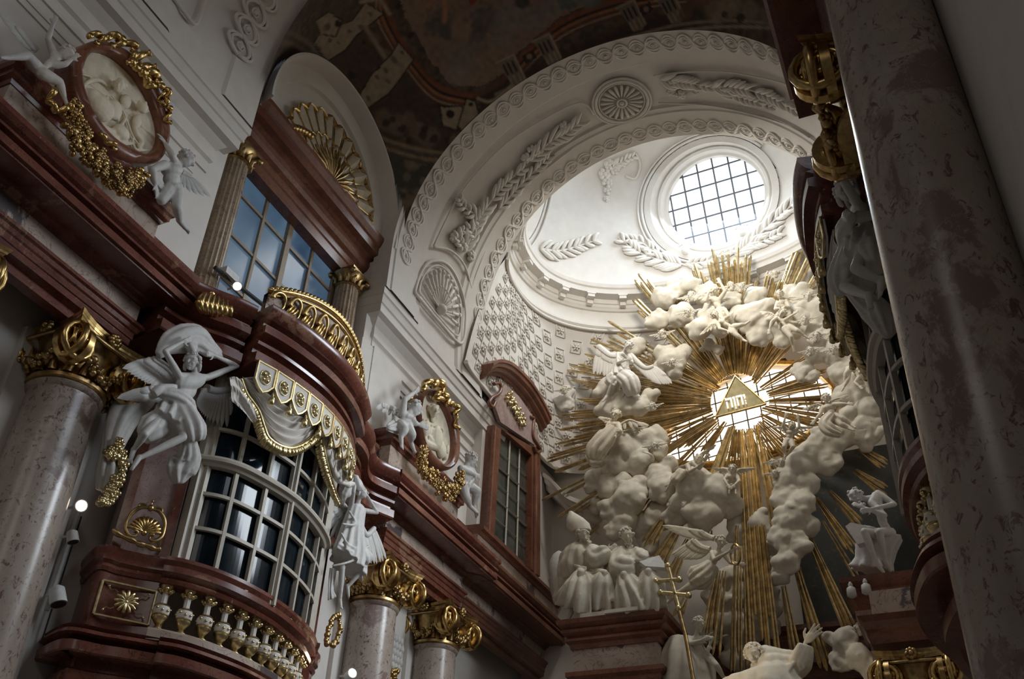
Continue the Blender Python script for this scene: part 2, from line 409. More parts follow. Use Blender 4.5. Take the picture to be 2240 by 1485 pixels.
def rosette(b, C, U, Vv, N, r, pet=6):
    b.ball(C + N * r * .25, r * .28, n=8, m=5)
    for k in range(pet):
        a = 2 * PI * k / pet; d = U * math.cos(a) + Vv * math.sin(a); e = N.cross(d)
        rot = Matrix((d, e, N)).transposed(); b.ball(C + d * r * .58 + N * r * .1, (r * .42, r * .24, r * .16), rot, 7, 5)
b = MB()
us = [25.]; 
while us[-1] < 50:
    uu = us[-1]; 
    while (apse(uu, 16) - apse(us[-1], 16)).length < .36: uu += .02
    us.append(uu)
for k, u in enumerate(us):
    for j in range(7):
        z = 14.35 + .68 * j + (.34 if k % 2 else 0)
        if z > 18.1: continue
        C = apse(u, z, .02); T = (apse(u - .2, z) - apse(u + .2, z)).normalized(); Z = (apse(u, z + .1) - apse(u, z - .1)).normalized(); N = T.cross(Z).normalized(); N = -N if (DC - C).dot(N) < 0 else N
        if hole(C, 1.15): continue
        h, w = .19, .16
        for a, c2 in (((w, -h), (w, h)), ((w, h), (-w, h)), ((-w, h), (-w, -h)), ((-w, -h), (w, -h))):
            b.tube([C + T * a[0] + Z * a[1], C + T * c2[0] + Z * c2[1]], .016, 4)
        rosette(b, C, T, Z, N, .13)
struct(b.build('coffer_relief', 'stucco', smooth=180))
# rope moulding along the foot of the coffers
b = MB(); b.tube([apse(37 + (u1 - 37) * j / 60, 13.92, .03) for j in range(61)], .06, 8); b.tube([apse(u0 + (u1 - u0) * j / 60, 18.28, .05) for j in range(61)], .05, 8); struct(b.build('trim_3', 'plaster', smooth=60))
# ---- back wall with its oval amber window
b = MB(); rows = []
WO = V((-4.28, 24.75, 15.0)); wr = (2.45, 1.7)
GWo = [PY(x, y, 24.6) for x, y in ((1455, 990), (1462, 950), (1485, 905), (1520, 870), (1560, 845), (1600, 825), (1640, 808), (1685, 797), (1740, 798), (1790, 820), (1818, 850), (1818, 890), (1795, 925), (1760, 952), (1715, 975), (1670, 992), (1620, 1005), (1560, 1012), (1510, 1012), (1475, 1005))]
GCo = sum(GWo, V()) / len(GWo)
def ringpts(k): return [GCo + (p - GCo) * k for p in GWo]
n = len(GWo)
outer = []
for p in GWo:
    d = (p - GCo).normalized(); t = 1e9
    for ax, lo, hi in ((0, -11.2, 1.2), (2, 2., 19)):
        if d[ax] > 1e-6: t = min(t, (hi - GCo[ax]) / d[ax])
        elif d[ax] < -1e-6: t = min(t, (lo - GCo[ax]) / d[ax])
    outer.append(GCo + d * t)
b.grid([outer, ringpts(1.06), [p + V((0, .35, 0)) for p in ringpts(1.0)]], False, True)
struct(b.build('wall_apse', 'plaster', fix=False))
g = MB(); g.v = [tuple(p + V((0, .3, 0))) for p in ringpts(1.01)]; g.f = [tuple(range(n))]; win3 = struct(g.build('window_3', 'amber'))
b = MB()
for k in range(-7, 8):
    for ax in (0, 2):
        t = k * .42; A = V((1, 0, .12)).normalized() if ax == 0 else V((-.05, 0, 1)).normalized(); B = V((-.05, 0, 1)) if ax == 0 else V((1, 0, .12)); B = B.normalized()
        R1_, R2_ = (2.42, 1.45) if ax == 0 else (1.45, 2.42)
        if abs(t) < R1_:
            h = R2_ * math.sqrt(1 - (t / R1_) ** 2); c = GCo + A * t + V((0, .22, 0)); b.tube([c - B * h, c + B * h], .022, 5)
o = b.build('window_bars', 'lead'); o.parent = win3
b = MB(); b.tube([p - V((0, .02, 0)) for p in ringpts(1.05)], .12, 8, True); b.tube([p - V((0, .0, 0)) for p in ringpts(1.13)], .05, 8, True)
struct(b.build('window_surround', 'gold', smooth=60))
# ---- dark wall and roof beyond the ring, so that no outside light leaks in
b = MB(); b.box2((-11.6, 24.95, -1.6), (2, 25.2, 20)); struct(b.build('wall_north', 'plaster'))
# ---- right wall
b = MB(); b.box2((1.0, 1.5, -1.6), (1.4, 24.9, 21)); b.box2((.80, 1.5, -1.6), (1.0, 6.6, 12)); struct(b.build('wall_right', 'plaster'))
# ---- recess: blue window
def zc(ps): return ps
Wl = [PX(x, y, -11.) for x, y in ((545, 345), (735, 560))]
y0, y1, z0, z1 = 10.45, 13.74, 10.3, 14.28
b = MB()
for (a, c) in (((-11.08, y0 - .08, z0), (-10.95, y0 + .04, z1)), ((-11.08, y1 - .04, z0), (-10.95, y1 + .08, z1)), ((-11.08, y0, z1 - .06), (-10.95, y1, z1 + .06)), ((-11.08, y0, z0), (-10.95, y1, z0 + .08))): b.box2(a, c)
wn = struct(b.build('window_4', 'brownframe'))
b = MB()
ym = (y0 + y1) / 2 - .05
b.box2((-11.06, ym - .07, z0), (-10.93, ym + .07, z1))
for t in ((y0 + ym) / 2, (ym + y1) / 2): b.box2((-11.05, t - .035, z0), (-10.96, t + .035, z1))
for k in range(1, 5):
    z = z1 - k * .99; b.box2((-11.05, y0, z - .03), (-10.97, y1, z + .03))
o = b.build('window_bars', 'brownframe'); o.parent = wn
b = MB(); b.v = [(-11.02, y0, z0), (-11.02, y1, z0), (-11.02, y1, z1), (-11.02, y0, z1)]; b.f = [(0, 1, 2, 3)]; o = b.build('glass', 'blue'); o.parent = wn
# ---- lunette with shell
LC = V((-10.5, 12.05, 15.09)); LR = 2.38
b = MB(); n = 48
arc = lambda r, x, a0=-.04, a1=1.04: [V((x, LC.y + r * math.cos(PI * (a0 + (a1 - a0) * k / n)), LC.z + r * math.sin(PI * (a0 + (a1 - a0) * k / n)))) for k in range(n + 1)]
b.grid([arc(2.46, -9.95), arc(2.40, -9.95), arc(2.36, -10.1), arc(2.34, -10.32), arc(2.26, -10.34), arc(1.98, -10.36), arc(1.95, -10.45), arc(1.9, -10.46), arc(.01, -10.47)])
struct(b.build('lunette', 'plaster', smooth=40, fix=False))
# ---- vault with painted ceiling
def vz(x, y):
    q = 37.4 - (x - XC) ** 2 - 2.07 * (y - 11.85) ** 2; return AC + math.sqrt(q) if q > 0 else None
NXV, NYV = 420, 200
verts = []; idx = {}; faces = []
x0v, x1v = -11.05, XC + 5.0
for i in range(NXV + 1):
    x = x0v + (x1v - x0v) * i / NXV
    for j in range(NYV + 1):
        y = 9.3 + 5.15 * j / NYV; q = 37.4 - (x - XC) ** 2 - 2.07 * (y - 11.85) ** 2
        z = AC + (math.sqrt(q) if q > 0 else q * .9); z = max(z, 12.5)
        idx[i, j] = len(verts); verts.append((x, y, z))
for i in range(NXV):
    for j in range(NYV):
        f = (idx[i, j], idx[i + 1, j], idx[i + 1, j + 1], idx[i, j + 1]); c = sum((V(verts[k]) for k in f), V()) / 4
        if c.x < -8.9 and (c.y - LC.y) ** 2 + (c.z - LC.z) ** 2 < 2.42 ** 2 and c.z > 14.7: continue
        if c.z < 14.7: continue
        faces.append(f)
vault = MB(); vault.v = verts; vault.f = faces
# ---- lintel over the window
LP = [(0, 13.75), (.25, 13.75), (.25, 14.0), (.28, 14.03), (.28, 14.2), (.36, 14.26), (.40, 14.36), (.40, 14.5), (.48, 14.56), (.62, 14.6), (.62, 14.8), (.66, 14.84), (.72, 14.98), (.72, 15.08), (0, 15.1)]
b = MB(); X0 = -10.95
b.sweep(LP, [((X0 - .1, 9.75), (0, -1)), ((X0, 9.75), (.9, -.5)), ((X0, 9.95), (1, 0)), ((X0, 13.9), (1, 0)), ((X0, 14.2), (1, .5)), ((X0 - .1, 14.2), (0, 1))])
struct(b.build('lintel', 'redwood'))
# ================================================================== marble order of columns and entablatures
FX = -10.2
def entab(y0, y1, capL=True, capR=True, nm='entablature', xr=-11.05):
    P = []
    P += [((xr, y0), (0, -1)), ((FX, y0), (1, -1))] if capL else [((FX, y0), (1, 0))]
    P += [((FX, y1), (1, 1)), ((xr, y1), (0, 1))] if capR else [((FX, y1), (1, 0))]
    lo = [(-.12, 7.97), (-.12, 8.1), (0, 8.13), (0, 8.23), (.02, 8.24), (.02, 8.34), (.05, 8.36), (.07, 8.42), (.11, 8.44), (.11, 8.49), (.0, 8.5), (-.3, 8.5), (-.3, 7.97)]
    hi = [(-.3, 8.83), (.03, 8.83), (.05, 8.87), (.12, 8.9), (.14, 8.93), (.54, 8.9), (.55, 8.93), (.6, 8.93), (.6, 9.05), (.48, 9.07), (.48, 9.11), (.61, 9.14), (.61, 9.18), (.52, 9.20), (.52, 9.24), (.60, 9.28), (.66, 9.34), (.66, 9.42), (.3, 9.46), (-.3, 9.46)]
    fr = [(-.3, 8.5), (0, 8.5), (0, 8.83), (-.3, 8.83)]
    return lo, fr, hi, P
def build_entab(y0, y1, capL, capR, label, hi_ext=None):
    lo, fr, hi, P = entab(y0, y1, capL, capR)
    t = thing('entablature', label, 'entablature', (FX, (y0 + y1) / 2, 7.97), 'marble entablatures over the paired columns')
    b = MB(); b.sweep(lo, P); b.build('architrave', 'red', t)
    b = MB(); b.sweep(fr, P); b.build('frieze', 'beige', t)
    b = MB(); b.sweep(hi, P); b.build('cornice', 'red', t)
    return t
def attic(y0, y1, label, ext=None):
    t = thing('attic_plinth', label, 'plinth', (-10.2, (y0 + y1) / 2, 9.46), 'attic plinths above the entablatures')
    P = [((-11.05, y0), (0, -1)), ((-10., y0), (1, -1)), ((-10., y1), (1, 1)), ((-11.05, y1), (0, 1))]
    b = MB(); b.sweep([(-.3, 9.44), (.08, 9.44), (.08, 9.56), (.03, 9.6), (0, 9.62), (0, 10.16), (-.3, 10.16)], P); b.build('block', 'beige', t)
    b = MB(); b.sweep([(-.3, 10.16), (.02, 10.16), (.04, 10.22), (.1, 10.26), (.1, 10.33), (.14, 10.36), (.17, 10.42), (.17, 10.5), (-.3, 10.54)], P); b.build('cap_moulding', 'red', t)
    return t
entL = build_entab(3.2, 8.43, False, True, 'dark red and beige marble entablature over the left pair of columns')
entR = build_entab(15.85, 19.35, True, True, 'dark red and beige marble entablature over the columns near the altar')
attic(5.15, 8.1, 'beige marble attic plinth carrying the nearer gilt-framed medallion')
attic(15.35, 18.5, 'beige marble attic plinth carrying the farther gilt-framed medallion')
# low attic band running behind, left pier, right pier and on to the altar
b = MB()
for (y0, y1) in ((-1, 9.5), (14.0, 20.9)):
    P = [((-10.42, y0), (1, 0)), ((-10.42, y1), (1, 0))]
    b.sweep([(-.3, 9.4), (.05, 9.4), (.05, 10.0), (-.3, 10.0)], P)
o = b.build('attic_band', 'beige'); tag(o, 'low beige marble attic band along the foot of the white piers', 'stone band')
b = MB()
for (y0, y1) in ((-1, 9.5), (14.0, 20.9)):
    P = [((-10.42, y0), (1, 0)), ((-10.42, y1), (1, 0))]
    b.sweep([(-.3, 10.0), (.08, 10.0), (.12, 10.05), (.18, 10.08), (.18, 10.16), (.12, 10.2), (-.3, 10.25)], P)
b.build('cap_moulding', 'red', o)
# deeper entablature running on towards the altar
lo, fr, hi, P = entab(0, 1)
P = [((-10.75, 14.2), (1, 0)), ((-10.75, 19.2), (1, 0)), ((-10.32, 19.6), (1, 0)), ((-10.32, 24.6), (1, 0))]
t = thing('wall_entablature', 'set-back marble entablature running along the wall to the altar', 'entablature', (-10.75, 20, 7.97))
b = MB(); b.sweep(lo, P); b.build('architrave', 'redwood', t)
b = MB(); b.sweep(fr, P); b.build('frieze', 'beige', t)
b = MB(); b.sweep([(o_ * (1.0), z) for o_, z in hi], P); b.build('cornice', 'redwood', t)
b = MB(); b.sweep([(-.3, 9.44), (.35, 9.44), (.35, 9.95), (-.3, 9.95)], [((-10.3, 19.5), (1, 0)), ((-10.3, 24.6), (1, 0))]); b.build('attic_block', 'beige', t)
b = MB(); b.sweep([(-.3, 9.95), (.38, 9.95), (.42, 10.02), (.50, 10.06), (.50, 10.15), (.42, 10.2), (-.3, 10.24)], [((-10.3, 19.5), (1, 0)), ((-10.3, 24.6), (1, 0))]); b.build('cap_moulding', 'redwood', t)
# ---- capital
def spiral(b, C, U, Vv, N, r, turns=2.1, side=1, rt=.055, depth=.12):
    pts = []; rs = []
    n = 30
    for k in range(n + 1):
        t = k / n; a = PI / 2 + side * turns * 2 * PI * t; rr = r * (1 - .80 * t)
        pts.append(C + U * rr * math.cos(a) + Vv * rr * math.sin(a) + N * depth * (1 - t) * -.0 + N * depth * t); rs.append(rt * (1 - .55 * t))
    b.tube(pts, rs, 8, up=N); b.ball(C + N * depth, r * .22, n=10, m=7)
    b.lathe([(r * .98, -.16), (r * .98, -.07), (r * .8, -.06), (r * .5, -.02), (r * .1, .03)], C, 20, N)
def make_capital(name, label, loc, r=.49, group='gilded capitals of the marble columns', rot=0):
    t = thing(name, label, 'capital', loc, group); c = V(loc)
    X, Y, Z = V((1, 0, 0)), V((0, 1, 0)), V((0, 0, 1))
    b = MB(); b.lathe([(r, 0), (r + .05, .02), (r + .05, .07), (r * .97, .1), (r * .95, .45), (r * 1.12, .68), (r * 1.2, .74)], c, 32); b.build('bell', 'goldold', t, 40)
    b = MB(); hw = r * 1.44
    def side(n, s):
        P = []
        for k in range(9):
            u = -1 + 2 * k / 8; P.append((u * hw, hw * (1 - .20 * (1 - u * u))))
        return P
    ring = []
    for q in range(4):
        for (u, o) in side(0, 0)[:-1]:
            a = q * PI / 2; ring.append((u * math.cos(a) + o * math.sin(a), -u * math.sin(a) + o * math.cos(a)))
    for z0, z1, s0, s1 in ((.70, .76, .90, .93), (.76, .80, .95, .96), (.80, .85, .97, 1.0)):
        b.loft([[c + V((x * s0, y * s0, z0)) for x, y in ring], [c + V((x * s1, y * s1, z1)) for x, y in ring]])
    b.build('abacus', 'gold', t)
    for nx, ny in ((1, 0), (0, 1), (0, -1)):
        N = V((nx, ny, 0)); U = V((-ny, nx, 0))
        for s_ in (-1, 1):
            b = MB(); spiral(b, c + N * (r * 1.22) + U * s_ * r * 1.08 + Z * .40, U, Z, N, .29, 2.0, -s_)
            b.build('volute', 'gold', t, 60)
        b = MB(); b.tube([c + N * r * 1.3 + U * u * r * .9 + Z * (.62 - .0 * u) for u in (-1, -.5, 0, .5, 1)], .035, 6)
        for k in range(17):
            u = -1 + k / 8; z = .42 - .26 * (1 - u * u); 
            for q in range(2): b.ball(c + N * (r * 1.16 + rnd.uniform(0, .08)) + U * u * r * .8 + Z * (z + rnd.uniform(-.06, .06)), rnd.uniform(.035, .06), n=6, m=5)
        b.build('garland', 'goldold', t, 180)
        b = MB()
        for k in range(8):
            a = 2 * PI * k / 8; d = U * math.cos(a) + Z * math.sin(a); b.ball(c + N * (r * 1.3) + Z * .76 + d * .07, .05, n=6, m=5)
        b.ball(c + N * (r * 1.38) + Z * .76, .05, n=6, m=5); b.build('flower', 'goldold', t, 180)
    b = MB()
    for k in range(16):
        a = 2 * PI * k / 16; d = V((math.cos(a), math.sin(a), 0)); b.tube([c + d * (r + .02) + Z * .1, c + d * (r + .05) + Z * .22, c + d * (r + .12) + Z * .3], [.07, .06, .03], 6, flat=1)
    b.build('leaves', 'goldold', t, 60)
    return t
def make_column(loc, h, label, rt=.47, rb=.54, lean=0, grp='polished marble column shafts'):
    c = V(loc); b = MB(); n = 10
    prof = [(rb * 1.15, 0), (rb * 1.15, .15), (rb, .25)] + [(rb + (rt - rb) * ((k / n) ** 1.6), .25 + (h - .35) * k / n) for k in range(1, n + 1)] + [(rt + .03, h - .08), (rt + .05, h - .03), (rt + .02, h)]
    t = thing('marble_column', label, 'column', loc, grp)
    b.lathe(prof, c, 48); b.build('shaft', 'column', t, 35)
    return t
CX = -10.6
ZF = -1.6
caps = []
for y, lb, lc in ((5.35, 'grey-pink marble column at the far left edge of the picture', 'gilded capital cut off by the left edge of the picture'),
                  (8.0, 'grey-pink marble column left of the balcony with a white pilaster beside it', 'gilded scroll capital left of the balcony, beside the winged figure'),
                  (16.4, 'pale marble column right of the balcony', 'gilded scroll capital right of the balcony, below the marble frieze'),
                  (19.05, 'marble column nearest the altar on the left side', 'gilded scroll capital nearest the altar on the left side')):
    make_column((CX, y, ZF), 7.1 - ZF, lb)
    caps.append(make_capital('column_capital', lc, (CX, y, 7.1)))
# white pilasters behind the columns
b = MB()
for y0, y1 in ((4.6, 6.1), (7.3, 8.95), (15.7, 17.2), (18.4, 20.2)): b.box2((-11.05, y0, ZF), (-10.9, y1, 7.9))
struct(b.build('trim_4', 'plaster'))
# ---- right hand side: mirrored order, seen from close by
m_ = mirror(entL, -.12, -.6); m_['label'] = 'dark marble entablature hanging in at the top right, in shadow'
m_ = mirror(caps[1], -.2, -.85); m_['label'] = 'shadowed gilded capital behind the big right column'
t = make_column((.42, 5.45, ZF), 10.5 - ZF, 'huge grey-pink marble column filling the right edge of the picture', .325, .42)
# ---- fluted columns beside the blue window
def fluted(y, label, lc):
    t = thing('fluted_column', label, 'column', (-10.72, y, 10.2), 'fluted columns beside the blue window')
    b = MB(); b.lathe([(.34, 0), (.34, .1), (.29, .18)] + [(.29 - .03 * k / 6, .2 + 3.0 * k / 6) for k in range(7)], V((-10.72, y, 10.2)), 72, flute=(20, .10)); b.build('shaft', 'fluted', t, 40)
    c = V((-10.72, y, 13.4)); b = MB()
    b.lathe([(.25, 0), (.29, .03), (.26, .06), (.27, .25), (.36, .34)], c, 24)
    for k in range(12):
        a = 2 * PI * k / 12; d = V((math.cos(a), math.sin(a), 0)); b.tube([c + d * .27 + V((0, 0, .04)), c + d * .3 + V((0, 0, .16)), c + d * .38 + V((0, 0, .2))], [.06, .05, .02], 6)
    for a in (PI / 4, -PI / 4, 3 * PI / 4, -3 * PI / 4):
        d = V((math.cos(a), math.sin(a), 0)); b.ball(c + d * .42 + V((0, 0, .28)), .07)
    b.box(c + V((0, 0, .38)), (.62, .62, .07)); b.build('capital', 'goldold', t, 60)
fluted(9.92, 'brown veined fluted column left of the blue window', '')
fluted(13.95, 'brown veined fluted column right of the blue window', '')
# ================================================================== oratory balcony bulging between the column pairs
def spl(P, n=8): return [(p.x, p.y) for p in smooth_pts([(x, y, 0) for x, y in P], n)]
def poff(P, d):          # offset of a plan polyline towards +X side
    return [((p[0] + o[0] * d), (p[1] + o[1] * d)) for p, o in curve_path(P)]
OR_ = thing('oratory_balcony', 'curved red marble oratory balcony with a cream-framed bow window', 'balcony', (-10.3, 11.4, 4.), None)
segA = spl([(-9.66, 8.5), (-9.6, 8.8), (-9.45, 9.1), (-9.25, 9.4), (-9.12, 9.68)])
segB = spl([(-8.86, 9.70), (-8.72, 10.15), (-8.62, 10.8), (-8.6, 11.4), (-8.68, 12.0), (-8.84, 12.55), (-9.08, 13.08)])
segC = spl([(-9.3, 13.1), (-9.32, 13.45), (-9.45, 13.85), (-9.72, 14.3), (-9.82, 14.7), (-9.6, 15.3)])
ENTP = segA + segB + segC
prof = [(-.9, 8.42), (-.14, 8.42), (-.12, 8.45), (-.12, 8.6), (-.22, 8.62), (-.28, 8.65), (-.27, 8.72), (-.15, 8.76), (-.14, 8.81), (-.22, 8.84), (-.20, 8.88), (-.02, 8.92), (-.02, 9.05), (-.12, 9.08), (-.11, 9.13), (-.02, 9.17), (-.10, 9.2), (-.01, 9.25), (.03, 9.3), (.06, 9.36), (.06, 9.42), (-.35, 9.47), (-.9, 9.47)]
b = MB()
for s_ in (segA, segB, segC): b.sweep(prof, curve_path(s_))
b.build('upper_cornice', 'red', OR_, 30)
# window plan
WPL = spl([(-9.78, 9.93), (-9.46, 10.2), (-9.30, 10.6), (-9.2, 11.4), (-9.3, 12.15), (-9.5, 12.8), (-9.72, 13.2)], 10)
def wall_curve(b, P, z0, z1, d0, d1):
    b.sweep([(d0, z0), (d1, z0), (d1, z1), (d0, z1)], curve_path(P))
Lp = spl([(-10.95, 9.72), (-10.42, 9.36), (-10.15, 9.6), (-9.84, 9.9)], 4)
Rp = spl([(-9.76, 13.24), (-9.98, 13.6), (-10.25, 14.0), (-10.9, 14.2)], 4)
for P in (Lp, Rp): b = MB(); wall_curve(b, P, 5.3, 8.45, -.25, 0); b.build('side_pier', 'greypink', OR_, 30)
for P in (Lp, Rp):
    for s_ in (poff(P, .01)[5], poff(P, .01)[-2 if P is Lp else 1]):
        b = MB(); b.tube([V((s_[0], s_[1], 5.3)), V((s_[0], s_[1], 8.42))], .09, 4); b.build('corner_strip', 'red', OR_)
# glass and frame
b = MB(); b.grid([[V((p[0], p[1], 5.2)) for p in poff(WPL, -.06)], [V((p[0], p[1], 8.45)) for p in poff(WPL, -.06)]]); gl = b.build('window_glass', 'glass', OR_, fix=False)
N_ = len(WPL)
arc_l = [0]
for i in range(1, N_): arc_l.append(arc_l[-1] + math.dist(WPL[i], WPL[i - 1]))
def along(u, d=0):
    s_ = u * arc_l[-1]; i = 0
    while i < N_ - 2 and arc_l[i + 1] < s_: i += 1
    f = (s_ - arc_l[i]) / (arc_l[i + 1] - arc_l[i]); P0 = poff(WPL, d); return (P0[i][0] + (P0[i + 1][0] - P0[i][0]) * f, P0[i][1] + (P0[i + 1][1] - P0[i][1]) * f)
ua = [.0, .165, .325, .485, .66, .83, 1.]
zs = [5.30, 5.88, 6.42, 6.93, 7.5, 8.05]
b = MB()
for u in ua[1:-1]:
    w = .07 if u == .485 else .028
    p = along(u); q = along(min(1, u + .01)); r_ = Matrix.Rotation(math.atan2(q[1] - p[1], q[0] - p[0]), 3, 'Z')
    b.box((p[0], p[1], 6.85), (w * 2, .07, 3.3), r_)
    if w > .05: b.box((p[0] + .03, p[1], 6.85), (.05, .1, 3.3), r_)
for u in (.012, .99):
    p = along(u); b.box((p[0], p[1], 6.85), (.13, .13, 3.3)); p = along(u + (.03 if u < .5 else -.03)); b.box((p[0], p[1], 6.85), (.08, .08, 3.3))
b.build('window_mullion', 'frame', gl)
b = MB()
for z in (5.88, 6.42, 7.5, 8.05): b.sweep([(-.03, z - .025), (.03, z - .025), (.03, z + .025), (-.03, z + .025)], curve_path(WPL))
b.build('glazing_bar', 'frame', gl)
b = MB(); b.sweep([(-.05, 6.85), (.06, 6.85), (.09, 6.89), (.14, 6.91), (.15, 6.95), (.13, 6.99), (.05, 7.01), (-.05, 7.01)], curve_path(WPL)); b.build('transom', 'frame', gl, 30)
# rail and base
RAIL = spl([(-9.72, 9.72), (-9.55, 9.9), (-9.38, 10.2), (-9.26, 10.6), (-9.2, 11.1), (-9.2, 11.7), (-9.3, 12.3), (-9.46, 12.9), (-9.72, 13.45)], 8)
b = MB(); b.sweep([(-.32, 4.98), (-.04, 4.98), (-.02, 5.03), (-.06, 5.06), (0, 5.1), (.03, 5.12), (.03, 5.2), (0, 5.22), (.04, 5.28), (.04, 5.33), (-.32, 5.35)], curve_path(RAIL)); b.build('hand_rail', 'red', OR_, 30)
b = MB(); b.sweep([(-.36, 4.18), (.04, 4.18), (.04, 4.31), (0, 4.33), (-.04, 4.36), (-.36, 4.36)], curve_path(RAIL)); b.build('rail_base', 'beige', OR_, 30)
# pedestals
PL = spl([(-10.95, 9.55), (-10.36, 9.22), (-10.22, 9.42), (-10.03, 9.66), (-9.72, 9.95)], 5)
PR = spl([(-9.72, 13.4), (-9.98, 13.72), (-10.2, 14.1), (-10.9, 14.25)], 5)
for P in (PL, PR): b = MB(); wall_curve(b, P, 4.12, 5.05, -.3, 0); b.build('pedestal', 'red', OR_, 30)
for P in (PL, PR): b = MB(); b.sweep([(-.3, 5.02), (.02, 5.02), (.05, 5.07), (.03, 5.12), (.08, 5.16), (.08, 5.24), (.1, 5.28), (.1, 5.34), (-.3, 5.37)], curve_path(P)); b.build('pedestal_cap', 'red', OR_, 30)
# gilt framed panel with star rosette on the pedestal
def plan_pt(P, u, z, d=0):
    P0 = poff(P, d); L = [0]
    for i in range(1, len(P0)): L.append(L[-1] + math.dist(P0[i], P0[i - 1]))
    s_ = u * L[-1]; i = 0
    while i < len(P0) - 2 and L[i + 1] < s_: i += 1
    f = (s_ - L[i]) / (L[i + 1] - L[i]); return V((P0[i][0] + (P0[i + 1][0] - P0[i][0]) * f, P0[i][1] + (P0[i + 1][1] - P0[i][1]) * f, z))
b = MB(); q = [plan_pt(PL, u, z, .02) for u, z in ((.48, 4.42), (.9, 4.42), (.9, 4.88), (.48, 4.88))]
for i in range(4): b.tube([q[i], q[(i + 1) % 4]], .02, 6)
fr_ = b.build('panel_frame', 'goldpale', OR_)
b = MB(); C = sum(q, V()) / 4; T = (q[1] - q[0]).normalized(); Z = V((0, 0, 1)); N = Z.cross(T) * -1; N = N if N.x > 0 else -N
C = C + N * .03
for k in range(12):
    a = 2 * PI * k / 12; d = T * math.cos(a) + Z * math.sin(a); b.tube([C, C + d * .1 + N * .02, C + d * .15], [.012, .028, .018], 6)
b.ball(C, .03)
for sx in (-1, 1):
    for sz in (-1, 1):
        p0 = C + T * sx * .13 + Z * sz * .1
        b.tube(smooth_pts([p0, p0 + T * sx * .05 + Z * sz * .03, p0 + T * sx * .1 + Z * sz * .02, p0 + T * sx * .13 + Z * sz * .06], 4), .009, 5); b.ball(p0 + T * sx * .13 + Z * sz * .06, .016)
b.build('star_rosette', 'goldpale', fr_, 60)
# lower slabs of the balcony
B1 = spl([(-11.0, 9.2), (-10.3, 8.95), (-9.98, 9.3), (-9.74, 9.55), (-9.5, 9.85)], 5)
B2 = spl([(-9.5, 9.75), (-9.3, 10.0), (-9.14, 10.6), (-9.08, 11.2), (-9.14, 11.9), (-9.3, 12.6), (-9.55, 13.2)], 6)
B3 = spl([(-9.6, 13.1), (-9.8, 13.5), (-10.2, 14.0), (-11.0, 14.3)], 5)
pr = [(-.5, 3.86), (-.02, 3.86), (0, 3.88), (0, 4.0), (-.10, 4.02), (-.12, 4.06), (-.04, 4.09), (.02, 4.1), (.0, 4.15), (-.08, 4.17), (-.02, 4.21), (-.5, 4.23)]
b = MB()
for P in (B1, B2, B3): b.sweep(pr, curve_path(P))
b.build('balcony_slab', 'red', OR_, 30)
b = MB()
for P, d in ((B1, -.3), (B2, -.3), (B3, -.3)): b.sweep([(d - .4, 3.3), (d - .2, 3.3), (d - .05, 3.52), (d + .08, 3.56), (d + .08, 3.7), (d, 3.74), (d, 3.87), (d - .4, 3.87)], curve_path(P))
b.box2((-11, 9.2, 2.2), (-10.1, 13.9, 3.4))
b.build('corbel', 'red', OR_, 30)
b = MB(); bp = poff(B1 + B2 + B3, -.05); b.v = [(p[0], p[1], 4.05) for p in bp]; b.f = [tuple(range(len(bp)))]; b.build('underside', 'red', OR_)
# cover of the top so the bay is closed
b = MB(); tp = poff(ENTP, -.3); b.v = [(p[0], p[1], 9.4) for p in tp] + [(-11.2, 15.2, 9.4), (-11.2, 8.5, 9.4)]; b.f = [tuple(range(len(b.v)))]; b.build('top_slab', 'red', OR_)
b = MB(); tp = poff(ENTP, -.35); b.v = [(p[0], p[1], 8.5) for p in tp] + [(-11.2, 15.2, 8.5), (-11.2, 8.5, 8.5)]; b.f = [tuple(range(len(b.v)))]; b.build('soffit', 'red', OR_)
# scroll brackets at the sides
# ---- balusters: each its own thing
def make_baluster(P):
    t = thing('baluster', 'gilded white urn-shaped baluster of the balcony', 'baluster', P, 'balusters of the oratory balcony')
    b = MB(); b.lathe([(.05, 0), (.085, .0), (.085, .03), (.05, .06), (.035, .09)], P, 14); b.lathe([(.035, .09), (.075, .15), (.105, .2), (.10, .24)], P, 16)
    b.lathe([(.108, .225), (.116, .235), (.108, .25)], P, 16); b.build('gilt_foot', 'goldpale', t, 60)
    b = MB(); b.lathe([(.104, .25), (.112, .29), (.112, .34), (.1, .37)], P, 16); b.build('urn', 'stucco', t, 60)
    b = MB(); b.lathe([(.1, .365), (.108, .38), (.09, .4), (.055, .42)], P, 16)
    for k in range(9):
        a = 2 * PI * k / 9; b.ball(P + V((math.cos(a) * .11, math.sin(a) * .11, .30 + .035 * (k % 2))), .022, n=6, m=5)
    b.build('gilt_band', 'goldpale', t, 60)
    b = MB(); b.lathe([(.05, .41), (.043, .45), (.043, .58), (.05, .6)], P, 16, flute=(8, .15)); b.build('neck', 'stucco', t, 60)
    b = MB(); b.lathe([(.05, .585), (.06, .6), (.06, .64), (.09, .67), (.09, .70)], P, 14)
    for k in range(4):
        a = 2 * PI * k / 4 + PI / 4; b.ball(P + V((math.cos(a) * .085, math.sin(a) * .085, .63)), .035, n=8, m=6)
    for k in range(8):
        a = 2 * PI * k / 8; b.ball(P + V((math.cos(a) * .07, math.sin(a) * .07, .60)), .025, n=6, m=5)
    b.build('gilt_capital', 'goldpale', t, 60); return t
RC = poff(RAIL, -.17)
BALL = []
nb = 12
ref = make_baluster(plan_pt(RAIL, .03, 4.29, -.17))
